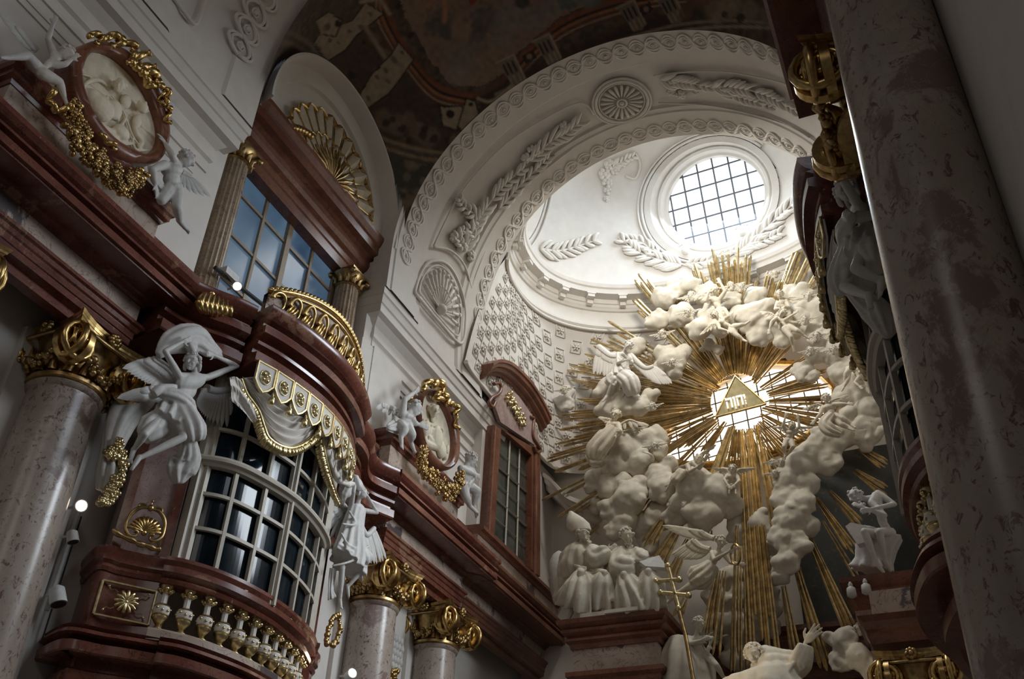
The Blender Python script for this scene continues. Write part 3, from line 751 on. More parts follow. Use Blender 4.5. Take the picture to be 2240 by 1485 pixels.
names = ['leftmost, half hidden by the pedestal', 'second from the left pedestal', 'third from the left pedestal', 'fourth from the left pedestal', 'fifth from the left pedestal', 'sixth from the left pedestal', 'seventh from the left pedestal', 'eighth from the left pedestal', 'ninth from the left pedestal', 'tenth from the left pedestal, glowing in lamplight', 'eleventh from the left pedestal, glowing in lamplight', 'last at the right end of the balcony rail']
for k in range(nb):
    o = ref if k == 0 else copy_tree(ref); o.location = plan_pt(RAIL, .03 + .92 * k / (nb - 1), 4.355, -.17); o.scale.z = .90; o['label'] = 'gilded white urn-shaped baluster, ' + names[k]; BALL.append(o)
# ================================================================== sculpting helpers
CF = RM @ V((0, 0, -1))
def mpp(p): return max(.1, V(p).dot(CF)) / FPX           # metres per photo pixel at that point
def sculpt(b, name, mat, parent=None, vox=.03, smooth=3, disp=None, dec=None):
    me = bpy.data.meshes.new(name); me.from_pydata(b.v, [], b.f)
    bm = bmesh.new(); bm.from_mesh(me); bmesh.ops.recalc_face_normals(bm, faces=bm.faces); bm.to_mesh(me); bm.free()
    o = bpy.data.objects.new(name, me); COL.objects.link(o)
    m = o.modifiers.new('r', 'REMESH'); m.mode = 'VOXEL'; m.voxel_size = vox; m.use_smooth_shade = True
    if smooth:
        m = o.modifiers.new('s', 'SMOOTH'); m.factor = .5; m.iterations = smooth
    dg = bpy.context.evaluated_depsgraph_get(); dg.update()
    me2 = bpy.data.meshes.new_from_object(o.evaluated_get(dg)); o.modifiers.clear(); o.data = me2; bpy.data.meshes.remove(me); me2.name = name
    if disp:
        nm = [v.normal.copy() for v in me2.vertices]
        for v, n in zip(me2.vertices, nm): v.co += n * disp(v.co)
    me2.polygons.foreach_set('use_smooth', [True] * len(me2.polygons)); me2.update()
    me2.materials.clear(); me2.materials.append(M[mat])
    if parent is not None: attach(o, parent)
    return o
def ribbon_folds(b, pts, width, n=4, r=.02, up=V((1, 0, 0)), spread=1.):   # bundle of parallel fold ridges
    pts = smooth_pts(pts, 4)
    for k in range(n):
        f = (k / (n - 1) - .5) if n > 1 else 0; P = []
        for i, p in enumerate(pts):
            t = (pts[min(i + 1, len(pts) - 1)] - pts[max(i - 1, 0)]).normalized(); s_ = t.cross(up).normalized(); w_ = width * (1 + (spread - 1) * i / (len(pts) - 1))
            P.append(p + s_ * f * w_ + up * .3 * r * (k % 2))
        b.tube(P, [r * (.7 + .5 * math.sin(1.7 * k + i * .4)) + r * .3 for i in range(len(P))], 7)
def drape(b, pts, rad, nf=9, amp=.18, ph=0., flat=.6, up=V((1, 0, 0)), n=40, tw=.0):
    P = smooth_pts(pts, 4); R = []
    for i in range(len(P)):
        f = i / (len(P) - 1) * (len(rad) - 1); k = min(int(f), len(rad) - 2); R.append(rad[k] + (rad[k + 1] - rad[k]) * (f - k))
    rings = []
    for i, p in enumerate(P):
        t = (P[min(i + 1, len(P) - 1)] - P[max(i - 1, 0)]).normalized(); u = (up - t * up.dot(t)).normalized(); w = t.cross(u); ring = []
        for k in range(n):
            a = 2 * PI * k / n; am = amp * (i / (len(P) - 1) * .7 + .3)
            s_ = 1 + am * (abs(math.sin(nf * a / 2 + ph + tw * i)) * 2 - 1) + am * .4 * math.sin(3 * a + i * .3 + ph)
            ring.append(p + (u * math.cos(a) * flat + w * math.sin(a)) * R[i] * s_)
        rings.append(ring)
    b.loft(rings)
def frame(fwd, up):
    f = V(fwd).normalized(); u = V(up); u = (u - f * u.dot(f)); u = u.normalized() if u.length > 1e-4 else f.orthogonal().normalized(); r = f.cross(u); return f, u, r
def rot_of(fwd, up): f, u, r = frame(fwd, up); return Matrix((r, f, u)).transposed()
def head(b, c, fwd, up, H, detail=True):
    f, u, r = frame(fwd, up); R = rot_of(fwd, up); c = V(c)
    b.ball(c + u * .10 * H, (.37 * H, .44 * H, .40 * H), R, 14, 10)
    b.ball(c - u * .12 * H + f * .08 * H, (.28 * H, .32 * H, .36 * H), R, 12, 8)
    b.ball(c - u * .40 * H + f * .26 * H, .10 * H)
    b.cap(c + u * .12 * H + f * .40 * H, c - u * .12 * H + f * .54 * H, .04 * H, .075 * H)
    for s_ in (-1, 1):
        b.cap(c + u * .17 * H + f * .41 * H + r * .05 * s_ * H, c + u * .14 * H + f * .35 * H + r * .24 * s_ * H, .05 * H, .045 * H)
        b.ball(c + u * .04 * H + f * .33 * H + r * .14 * s_ * H, .055 * H)
        b.ball(c - u * .12 * H + f * .28 * H + r * .17 * s_ * H, .09 * H)
        b.ball(c + r * .37 * s_ * H - u * .02 * H, (.04 * H, .07 * H, .11 * H), R)
    b.cap(c - u * .235 * H + f * .41 * H - r * .07 * H, c - u * .235 * H + f * .41 * H + r * .07 * H, .034 * H, .034 * H); b.cap(c - u * .29 * H + f * .39 * H - r * .05 * H, c - u * .30 * H + f * .39 * H + r * .05 * H, .034 * H, .034 * H)
def hair(b, c, fwd, up, H, n=40, r=.09, seed=1, long=0, beard=False):
    f, u, rr = frame(fwd, up); q = random.Random(seed); c = V(c)
    for k in range(n):
        a = q.uniform(0, 2 * PI); t = q.uniform(-.35, 1.)
        d = (rr * math.cos(a) + f * math.sin(a)) * math.sqrt(max(0, 1 - t * t)) + u * t
        if d.dot(f) > .28 and d.dot(u) < .7: continue
        p = c + u * .08 * H + V(d) * .43 * H; b.ball(p, q.uniform(.65, 1.05) * r * H, n=8, m=6)
    if long:
        for s_ in (-1, 1):
            b.tube(smooth_pts([c + rr * s_ * .33 * H + u * .1 * H - f * .1 * H, c + rr * s_ * .42 * H - u * .25 * H - f * .15 * H, c + rr * s_ * .38 * H - u * (.3 + .35 * long) * H - f * .2 * H], 4), [.13 * H] * 4 + [.11 * H] * 3 + [.06 * H] * 2, 8)
    if beard:
        for k in range(22):
            p = c - u * q.uniform(.25, .85) * H + f * q.uniform(.18, .42) * H + rr * q.uniform(-.2, .2) * H; b.ball(p, q.uniform(.06, .11) * H)
def hand(b, w, d, n, H, curl=.3, side=1, spread=.16, big=1.):
    """palm, four fingers and a thumb; w wrist, d pointing direction, n back-of-hand normal"""
    d = V(d).normalized(); n = V(n); n = (n - d * n.dot(d)).normalized(); s_ = d.cross(n) * side; w = V(w); L = .40 * H * big
    R = Matrix((s_, d, n)).transposed(); b.ball(w + d * L * .55, (L * .42, L * .58, L * .2), R, 10, 7)
    for k, (o, ln) in enumerate(((-.3, .8), (-.1, .98), (.11, .92), (.3, .72))):
        p = w + d * L * .95 + s_ * o * L; dd = (d + s_ * o * spread * 3).normalized(); q = p + dd * L * .42 * ln; d2 = (dd - n * curl).normalized(); q2 = q + d2 * L * .36 * ln; d3 = (d2 - n * curl * 1.3).normalized(); q3 = q2 + d3 * L * .25 * ln
        b.limb([p - d * L * .2, p, q, q2, q3], [L * .12, L * .115, L * .105, L * .095, L * .075])
    p = w + d * L * .3 - s_ * L * .3; q = p + (d * .6 - s_ * .8).normalized() * L * .42; q2 = q + (d * .9 - s_ * .35 - n * curl * .5).normalized() * L * .36
    b.limb([p, q, q2], [L * .15, L * .12, L * .09])
def foot(b, a, d, H):
    d = V(d).normalized(); b.limb([V(a) - d * .1 * H, V(a) + d * .35 * H - V((0, 0, .05 * H)), V(a) + d * .62 * H - V((0, 0, .08 * H))], [.15 * H, .13 * H, .09 * H])
    s_ = d.cross(V((0, 0, 1)))
    s_ = s_.normalized() if s_.length > .1 else V((1, 0, 0))
    for k in range(5): b.cap(V(a) + d * .6 * H + s_ * (k - 2) * .05 * H - V((0, 0, .08 * H)), V(a) + d * (.76 - .03 * k) * H + s_ * (k - 2) * .055 * H - V((0, 0, .1 * H)), .045 * H, .035 * H, 6)
def body(b, J, H, chub=1., fingers=True, feet=True):
    g = J.get; sl, sr, hl, hr = J['sl'], J['sr'], J['hl'], J['hr']; pel = (hl + hr) / 2; ch = (sl + sr) / 2
    sw = (sl - sr).length; ax = (sl - sr).normalized(); t = (ch - pel); tl = t.length; t = t.normalized(); fw = ax.cross(t)
    if fw.dot(V((0, 0, 0)) - ch) < 0: fw = -fw
    J['fw'] = fw; R = Matrix((ax, fw, t)).transposed()
    hw = max((hl - hr).length, sw * .6)
    b.ball(ch - t * .16 * tl, (sw * .50, .36 * H * chub + .06 * sw, .32 * tl), R, 14, 10)
    b.ball(ch - t * .55 * tl, (sw * .36 * chub, .33 * H * chub, .34 * tl), R, 14, 10)
    b.ball(pel + t * .05 * tl, (hw * .58, .38 * H * chub, .30 * tl), R, 14, 10)
    for s_ in (-1, 1): b.ball(ch - t * .13 * tl + ax * s_ * sw * .2 + fw * .24 * H * chub, (.22 * H, .14 * H, .18 * H), R)
    b.cap(ch, J['neck'], .21 * H, .19 * H); b.cap(J['neck'], J['head'], .18 * H, .17 * H)
    b.cap(sl, ch, .21 * H, .24 * H); b.cap(sr, ch, .21 * H, .24 * H)
    for s_ in 'lr':
        S, E, Wr = J['s' + s_], J['e' + s_], J['w' + s_]
        b.limb([S, S.lerp(E, .4), E], [.21 * H * chub, .20 * H * chub, .145 * H * chub]); b.limb([E, E.lerp(Wr, .3), Wr], [.145 * H * chub, .155 * H * chub, .095 * H * chub])
        if fingers: hand(b, Wr, J.get('d' + s_, Wr - E), J.get('n' + s_, fw), H, J.get('curl', .3), 1 if s_ == 'l' else -1)
        Hh, K, A = J['h' + s_], J['k' + s_], J['a' + s_]
        b.limb([Hh, Hh.lerp(K, .35), K], [.33 * H * chub, .31 * H * chub, .215 * H * chub]); b.limb([K, K.lerp(A, .3), A], [.215 * H * chub, .22 * H * chub, .12 * H * chub])
        if feet: foot(b, A, J.get('t' + s_, (A - K).normalized() + fw * .6), H)
def wing(root, tip, back, n=11, L=.6, w=.09, name='wing', mat='statue', parent=None, bend=.25, thick=.03, layers=3, sp=.85):
    """bird wing: leading edge from root to tip, feathers falling towards `back`"""
    root = V(root); tip = V(tip); back = V(back); ld = tip - root; nn = ld.cross(back).normalized()
    b = MB()
    P = smooth_pts([root, root + ld * .45 - back.normalized() * ld.length * bend, tip], 8); b.tube(P, [thick * 2.0 * (1 - .5 * i / len(P)) + thick * .5 for i in range(len(P))], 8)
    for ly in range(layers):
        m = n + ly * 2
        for k in range(m):
            t = (k + .5 * (ly % 2)) / (m - 1) if m > 1 else 0; t = min(t, 1)
            p = P[min(int(t * (len(P) - 1)), len(P) - 1)]; d = (back.normalized() * (1 - .55 * t) + ld.normalized() * (.1 + sp * t)).normalized()
            ln = L * (1 - .28 * ly) * (.62 + .55 * t if ly == 0 else .6 + .3 * t) * (1, .68, .42, .3)[ly]; s_ = d.cross(nn)
            R = Matrix((s_, d, nn)).transposed(); c = p + d * ln * .5 + nn * thick * (.9 * ly)
            b.ball(c, (w * (1 - .1 * ly), ln * .56, thick * .8), R, 8, 7)
            b.cap(p + nn * thick * (.9 * ly + .6), p + d * ln * .95 + nn * thick * (.9 * ly + .5), thick * .25, thick * .15, 5)
    return b.build(name, mat, parent, 50)
def cloud(name, label, blobs, mat='cloud', Y=None, vox=.05, group=None, seed=0, amp=.05, fine=1., flat=.7):
    """blobs: (px, py, rpx, Y)"""
    q = random.Random(seed); b = MB(); cs = []
    for (x, y, r, yy) in blobs:
        c = PY(x, y, yy); R = r * mpp(c); cs.append(c); b.ball(c, (R, R * flat, R * .92), None, 16, 12)
        for k in range(int(7 * fine)):
            a = 2 * PI * (k + q.random() * .6) / (7 * fine); rr = R * q.uniform(.24, .5)
            b.ball(c + V((math.cos(a) * R * .78, q.uniform(-.35, .15) * R, math.sin(a) * R * .74)), (rr, rr * .8, rr), None, 12, 9)
    off = V((seed * 3.7, seed * 1.3, 0))
    RR = [r * mpp(c) for (x, y, r, yy), c in zip(blobs, cs)]
    def disp(co):
        p = (co + off); bi = min(range(len(cs)), key=lambda i: (co - cs[i]).length / RR[i]); dd = (co - cs[bi]); an_ = math.atan2(dd.z, dd.x); rd = math.hypot(dd.x, dd.z) / RR[bi]
        s3 = math.sin(rd * 6 + 2 * an_ * (1 if bi % 2 else -1) + 2.5 * noise.noise(p * 1.2)); s3 = s3 if s3 > 0 else s3 * .6; s1 = noise.noise(V((p.x * 1.4, p.y * 1.4, p.z * 2.6)) * .9 + V((noise.noise(p * 1.1), 0, noise.noise(p * 1.3 + V((5, 0, 0))))) * .9)
        s2 = math.sin(9 * (noise.noise(p * .55) + .25 * noise.noise(p * 1.9)))
        return amp * (.55 * noise.noise(p * 3.4 + V((s2, 0, 0))) + s1 * 1.6 + s2 * .65 + s3 * .32)
    o = sculpt(b, name, mat, None, vox, 2, disp); c = sum(cs, V()) / len(cs)
    tag(o, label, 'cloud', group); return o
# ================================================================== gloria on the altar wall
YR = 23.45
TC = PY(1617, 878, YR)
RAYS = []
def rl(*a): RAYS.extend(a)
# (inner px, inner py, outer px, outer py, rods, half width px, Y inner, Y outer)
def auto(o, inn=62, rods=4, hw=7, yi=23.5, yo=23.45, c=(1617, 880)):
    dx, dy = o[0] - c[0], o[1] - c[1]; L = math.hypot(dx, dy); k = inn * (1. if abs(dx) > 1e-3 else 1) / L
    RAYS.append((c[0] + dx * k, c[1] + dy * k, o[0], o[1], rods, hw, yi, yo))
for o in ((1391, 598, 5, 11), (1384, 657, 4, 9), (1325, 707, 3, 6), (1322, 738, 3, 5), (1283, 745, 3, 6), (1272, 778, 3, 5), (1237, 800, 5, 9), (1246, 834, 5, 9), (1264, 876, 5, 9), (1213, 912, 5, 9), (1221, 942, 4, 9), (1209, 974, 4, 8), (1192, 1006, 4, 7),
          (1211, 1042, 3, 8), (1461, 624, 5, 12), (1518, 572, 4, 8), (1543, 572, 3, 6), (1553, 533, 5, 10), (1592, 543, 6, 13), (1615, 537, 4, 7), (1633, 556, 4, 9), (1649, 608, 3, 7), (1688, 590, 4, 8), (1702, 612, 3, 6), (1719, 594, 5, 11), (1752, 533, 4, 9), (1778, 543, 4, 9), (1800, 575, 4, 8), (1818, 620, 3, 7)):
    auto((o[0], o[1]), 62, o[2], o[3])
for a in range(28):      # short rays filling the fan around the triangle
    an = math.radians(-200 + a * 13.2 + 4 * math.sin(a * 2.1)); L = 190 + 35 * math.sin(a * 1.7)
    if math.sin(an) > .5: L = 150
    auto((1617 + math.cos(an) * L * 1.15, 880 + math.sin(an) * L * .85), 60 + 8 * math.sin(a), 4, 8, 23.6, 23.6)
for o in ((1560, 1085), (1588, 1060), (1606, 1080), (1632, 1075), (1655, 1070), (1680, 1055), (1706, 1040), (1736, 1020), (1770, 1000), (1505, 1050), (1470, 1030), (1440, 1000), (1480, 985), (1800, 975), (1815, 940), (1825, 905), (1820, 870), (1815, 840), (1800, 815), (1775, 790)):
    auto(o, 66, 4, 6, 23.55, 23.55)
auto((1188, 1100), 62, 3, 6, 23.4, 23.0); auto((1213, 1145), 62, 3, 7, 23.3, 22.7); auto((1914, 891), 130, 2, 3, 23.2, 23.1)
LONG = [(1600, 935, 1534, 1124, 4, 13, 23.2, 22.6), (1622, 940, 1650, 1415, 6, 15, 23.3, 22.2), (1640, 938, 1690, 1450, 7, 17, 23.3, 22.1), (1655, 930, 1712, 1196, 5, 13, 23.2, 22.6), (1571, 1248, 1548, 1392, 5, 11, 22.5, 22.2), (1585, 1250, 1566, 1438, 3, 7, 22.4, 22.1),
        (1612, 1150, 1607, 1475, 4, 8, 22.3, 22.1), (1624, 1200, 1628, 1475, 3, 6, 22.3, 22.2), (1740, 1235, 1812, 1475, 4, 12, 22.8, 22.4), (1772, 1180, 1874, 1410, 5, 13, 22.8, 22.4), (1785, 1090, 1872, 1212, 5, 10, 22.9, 22.6), (1815, 1075, 1885, 1150, 4, 9, 23, 22.8), (1880, 980, 1940, 1020, 5, 12, 23, 22.8), (1870, 1030, 1945, 1080, 5, 12, 23, 22.8),
        (1714, 1282, 1748, 1470, 4, 10, 22.8, 22.5), (1748, 1240, 1790, 1430, 3, 6, 22.9, 22.6), (1800, 1140, 1882, 1275, 3, 5, 23, 22.8), (1472, 1105, 1411, 1200, 5, 13, 23.0, 22.7), (1492, 1140, 1440, 1232, 5, 14, 23.0, 22.7), (1432, 1082, 1398, 1130, 3, 6, 23.0, 22.8), (1505, 1180, 1470, 1260, 5, 10, 23.0, 22.8), (1310, 1150, 1270, 1180, 4, 7, 23.2, 23.1), (1275, 1180, 1235, 1210, 3, 7, 23.2, 23.1), (1500, 1310, 1480, 1352, 3, 8, 22.9, 22.8), (1555, 1160, 1550, 1180, 3, 5, 22.9, 22.8)]
RAYS += LONG
# shorter groups at the lower left margin, their ends gathered in flat steps
sun = thing('sunburst', 'gilded sunburst of rays around the triangle on the altar wall', 'sunburst', TC)
q = random.Random(3); nray = 0
def ray_bundle(x0, y0, x1, y1, rods, hw, ya, yb):
    A = PY(x0, y0, ya); B = PY(x1, y1, yb); d = (B - A); N = V((0, -1, 0)); s_ = d.cross(N).normalized(); wB = hw * mpp(B) * 1.0; wA = wB * .42
    b = MB(); rods = max(2, rods - 1)
    for k in range(rods):
        f = (k / (rods - 1) - .5) * 2 if rods > 1 else 0; e = 1 - .16 * q.random() * (1 if k != rods // 2 else .2)
        p0 = A + s_ * f * wA; p1 = A + d * e + s_ * f * wB; r1 = wB * 1.25 / rods; r0 = max(.014, wA * 1.3 / rods); t = (p1 - p0).normalized(); off = N * (.03 if k % 2 else 0)
        b.tube([p0 + off, p1 - t * .12 + off, p1 + off], [r0, r1, r1 * .35], 5, up=N)
    return b
for i, r in enumerate(RAYS):
    if i < 100: ray_bundle(*r).build('ray_bundle', 'ray', sun)
b = MB(); extra = RAYS[100:]
for r in extra: q_ = ray_bundle(*r); b.add(q_.v, q_.f)
if extra: tag(b.build('ray_mass', 'ray', sun), kind='stuff')
# triangle with the four letters
P3 = [PY(1608, 822, 23.15), PY(1676, 883, 23.15), PY(1565, 912, 23.15)]
tri = thing('triangle_emblem', 'gilded triangle bearing four letters at the heart of the sunburst', 'emblem', sum(P3, V()) / 3)
c3 = sum(P3, V()) / 3
b = MB(); b.prism(P3, V((0, .07, 0))); b.build('plate', 'plate', tri)
b = MB()
for i in range(3): b.tube([P3[i] - V((0, .01, 0)), P3[(i + 1) % 3] - V((0, .01, 0))], .022, 6)
b.build('rim', 'gold', tri)
def letters():
    E = V((P3[1] - P3[2])).normalized(); U = V((0, 0, 1)); U = (U - E * U.dot(E)).normalized(); s_ = .5
    O = PY(1590, 893, 23.12); S = 22 * mpp(O)
    def st(b, segs, x0):
        for (xa, ya, xb, yb, w) in segs:
            a = O + E * (x0 + xa) * S + U * ya * S * 1.6; c = O + E * (x0 + xb) * S + U * yb * S * 1.6; d = (c - a).normalized(); n = d.cross(V((0, 1, 0))) * w * S
            b.prism([a - n - d * w * S * .6, c - n + d * w * S * .6, c + n + d * w * S * .6, a + n - d * w * S * .6], V((0, -.03, 0)))
    he = [(.0, .62, .52, .62, .075), (.52, .62, .52, .0, .075), (.07, .40, .07, 0, .07), (0, .62, .0, .70, .05)]
    he2 = [(.0, .62, .52, .62, .075), (.52, .62, .52, .0, .075), (.07, .44, .07, 0, .07)]
    vav = [(.0, .62, .12, .62, .06), (.12, .64, .12, .0, .07), (.12, -.14, .12, -.16, .06)]
    yod = [(.0, .60, .12, .60, .06), (.12, .6, .12, .38, .07)]
    mats = 'letter_glow'
    for segs, x0 in ((he, 0.05), (vav, .78), (he2, 1.12), (yod, 1.82)):
        b = MB(); st(b, segs, x0); b.build('letter', 'letter', tri)
    b = MB(); st(b, [(0, 0, .02, .0, .06), (.0, .18, .02, .18, .06)], 1.95); b.build('letter', 'letter', tri)
M['letter'] = emit('glowing_letter', (1, .86, .72), 2.2)  # letter glow put in as emission on raised strokes, nothing cut through
letters()
# ---- clouds: (px, py, radius px, Y)
CL = [
 ('cream stucco cloud high in the gloria, under the dome ring, left of the top putti', [(1455, 655, 28, 23.2), (1435, 700, 26, 23.0), (1490, 690, 30, 22.9), (1475, 640, 24, 23.4), (1510, 625, 24, 23.3), (1545, 640, 26, 23.2), (1560, 690, 30, 22.9), (1530, 715, 28, 22.8), (1580, 720, 24, 22.8), (1600, 660, 26, 23.1)]),
 ('cream stucco cloud with a big round swirl at the top centre of the gloria', [(1655, 695, 44, 22.9), (1660, 735, 28, 22.9), (1620, 690, 24, 23.1), (1650, 650, 24, 23.3), (1700, 690, 26, 23.1)]),
 ('cream stucco cloud below the reclining putto at the top right of the gloria', [(1715, 720, 32, 22.9), (1740, 690, 34, 22.9), (1710, 745, 20, 22.9), (1755, 655, 28, 23.1), (1730, 640, 22, 23.2)]),
 ('cream stucco cloud with fanned swirl at the upper right edge of the gloria', [(1800, 680, 44, 22.9), (1825, 660, 30, 23.), (1780, 720, 26, 22.9), (1830, 720, 30, 22.9), (1790, 745, 22, 22.8)]),
 ('cream stucco cloud crowded with cherub heads right of the amber window', [(1790, 775, 28, 22.9), (1830, 770, 34, 22.9), (1860, 740, 26, 23.), (1850, 810, 34, 22.9), (1880, 790, 30, 22.9), (1880, 850, 32, 22.8), (1850, 870, 30, 22.8), (1755, 815, 24, 22.9), (1905, 900, 34, 22.8), (1895, 940, 36, 22.8)]),
 ('small cream stucco cloud between praying angel and upper clouds', [(1470, 790, 32, 23.0), (1450, 770, 22, 23.0), (1475, 815, 18, 23.), (1495, 770, 20, 23.1), (1440, 800, 14, 23.1)]),
 ('small pale stucco cloud behind the sunburst rays below the top clouds', [(1550, 755, 14, 23.3), (1570, 765, 12, 23.3), (1535, 765, 10, 23.4)]),
 ('cream stucco cloud carrying the praying angel', [(1330, 850, 30, 22.9), (1370, 880, 34, 22.8), (1335, 895, 28, 22.9), (1400, 890, 26, 22.8), (1350, 820, 24, 23.1), (1420, 870, 20, 23.1), (1340, 790, 20, 23.3), (1390, 760, 22, 23.4)]),
 ('cream stucco cloud under the angel with crossed arms at the left of the gloria', [(1330, 970, 36, 22.9), (1370, 985, 40, 22.8), (1410, 960, 28, 22.9), (1310, 1000, 24, 22.9), (1350, 1020, 32, 22.8), (1395, 1010, 28, 22.8), (1435, 955, 24, 23.0), (1445, 985, 18, 23.)]),
 ('ragged cream stucco cloud at the lower left margin of the gloria', [(1300, 1045, 22, 22.9), (1330, 1065, 28, 22.8), (1360, 1060, 26, 22.8), (1295, 1070, 18, 22.9), (1320, 1040, 18, 22.9)]),
 ('round cream stucco cloud hanging above the bishops', [(1375, 1090, 42, 22.7), (1340, 1110, 30, 22.8), (1365, 1140, 30, 22.8), (1345, 1160, 22, 22.8), (1400, 1060, 24, 22.8), (1310, 1105, 20, 23.)]),
 ('tall cream stucco cloud left of the winged child with folded arms', [(1440, 1040, 28, 22.8), (1450, 1070, 32, 22.8), (1430, 1060, 22, 22.9), (1460, 1020, 18, 22.9)]),
 ('large cream stucco cloud below the amber window', [(1520, 1060, 46, 22.7), (1570, 1080, 42, 22.7), (1500, 1100, 34, 22.8), (1545, 1120, 42, 22.7), (1590, 1050, 28, 22.8), (1480, 1130, 26, 22.9), (1600, 1110, 28, 22.9), (1530, 1150, 24, 22.9)]),
 ('dim cream stucco cloud behind the rays above the bishops', [(1400, 1150, 32, 23.1), (1440, 1130, 36, 23.1), (1420, 1190, 26, 23.2), (1300, 1120, 26, 23.3)]),
 ('long rolling cream cloud streaming down at the right of the rays', [(1890, 950, 34, 22.8), (1850, 950, 38, 22.8), (1810, 970, 38, 22.7), (1775, 990, 34, 22.7), (1810, 1010, 28, 22.7), (1750, 1020, 36, 22.6), (1725, 1050, 32, 22.6), (1765, 1060, 28, 22.6), (1715, 1090, 30, 22.6), (1755, 1100, 32, 22.5), (1730, 1140, 36, 22.5), (1765, 1150, 24, 22.6), (1715, 1180, 32, 22.5), (1745, 1190, 26, 22.5), (1725, 1230, 28, 22.5), (1710, 1260, 22, 22.6), (1860, 910, 26, 22.8), (1915, 940, 24, 22.8)]),
 ('stucco cloud column behind the lower rays', [(1570, 1310, 34, 22.9), (1600, 1270, 32, 22.9), (1590, 1350, 34, 22.9), (1620, 1230, 30, 23.), (1660, 1230, 30, 23.), (1640, 1300, 34, 23.), (1680, 1300, 26, 23.), (1560, 1380, 30, 23.), (1640, 1380, 36, 23.), (1660, 1150, 34, 23.), (1620, 1160, 34, 23.1), (1680, 1200, 30, 22.9), (1680, 1370, 26, 23.1), (1610, 1430, 34, 23.1), (1690, 1330, 22, 23.)]),
 ('small white stucco cloud with cherub left of the sunburst', [(1225, 875, 20, 23.6), (1240, 860, 18, 23.6), (1210, 860, 14, 23.7), (1245, 885, 14, 23.6), (1230, 890, 12, 23.6)]),
 ('small cream stucco cloud crossing the right side of the amber window', [(1755, 820, 18, 22.9), (1780, 822, 16, 22.9), (1738, 812, 12, 23.)]),
]
for i, (lb, bl) in enumerate(CL):
    cloud('cloud', lb, bl, 'cream' if False else ('stucco' if i == 16 else 'cloud'), None, .045, 'stucco clouds of the gloria', i + 1, .045)
# ---- cherub heads with wings and small putti
def cherub_head(px, py, rpx, Y, label, mat='cloud', look=None, seed=0, wings=True):
    c = PY(px, py, Y); H = rpx * 2 * mpp(c); q = random.Random(seed); fwd = look or (V((q.uniform(-.5, .5), -1, q.uniform(-.5, .0)))); up = V((q.uniform(-.35, .35), 0, 1))
    t = thing('cherub_head', label, 'cherub', c, 'winged cherub heads among the clouds'); b = MB(); head(b, c, fwd, up, H * 1.15); b.ball(c - V((0, -.1 * H, .45 * H)), .35 * H); sculpt(b, 'face', mat, t, H * .055, 1)
    b = MB(); hair(b, c, fwd, up, H * 1.15, 46, .12, seed); b.build('hair', mat, t, 180)
    if wings:
        for s_ in (-1, 1): wing(c + V((s_ * .25 * H, .1 * H, -.4 * H)), c + V((s_ * 1.15 * H, .1 * H, .15 * H)), V((s_ * .3, .1, -1)), 6, .6 * H, .12 * H, parent=t, mat=mat, thick=.05 * H, layers=2)
    return t
def putto(J2, Y, label, mat='cream', look=(0, -1, -.3), seed=0, wings=True, hs=1., name='putto', cat='putto', plane='Y', grp='putti of the gloria', cloth=None, vox=None, fingers=True):
    """J2: joint -> (px, py, offset towards viewer)"""
    J = {}
    for k, v in J2.items():
        o = v[2] if len(v) > 2 else 0
        J[k] = PY(v[0], v[1], Y - o) if plane == 'Y' else PX(v[0], v[1], Y + o)
    H = hs * (J['head'] - J['neck']).length * 2.3 if 'H' not in J2 else J2['H'][0] * mpp(J['head'])
    base = (J['hl'] + J['hr']) / 2; t = thing(name, label, cat, base, grp)
    for k, (dx, dy) in {}.items(): pass
    b = MB(); body(b, J, H, 1.2, fingers); up = (J['head'] - J['neck']).normalized(); head(b, J['head'], V(look), up, H); o = sculpt(b, 'body', mat, t, vox or H * .05, 2)
    b = MB(); hair(b, J['head'], V(look), up, H, 60, .1, seed); b.build('hair', mat, t, 180)
    if wings:
        ch = (J['sl'] + J['sr']) / 2; fw = J['fw']; ax = (J['sl'] - J['sr']).normalized(); tt = (ch - base).normalized()
        for s_ in (-1, 1): wing(ch + ax * s_ * .25 * H - fw * .3 * H, ch + ax * s_ * 1.35 * H - fw * .6 * H + tt * .7 * H, -tt + ax * s_ * .3, 7, .8 * H, .15 * H, parent=t, mat=mat, thick=.045 * H, layers=3)
    if cloth:
        b = MB(); pts = [(PY(x, y, Y - o) if plane == 'Y' else PX(x, y, Y + o)) for x, y, o in cloth[0]]; drape(b, pts, [r * H for r in cloth[1]], 7, .25, 0, .7, V((0, 1, 0)) if plane == 'Y' else V((1, 0, 0))); b.build('drapery', mat, t, 60)
    return t
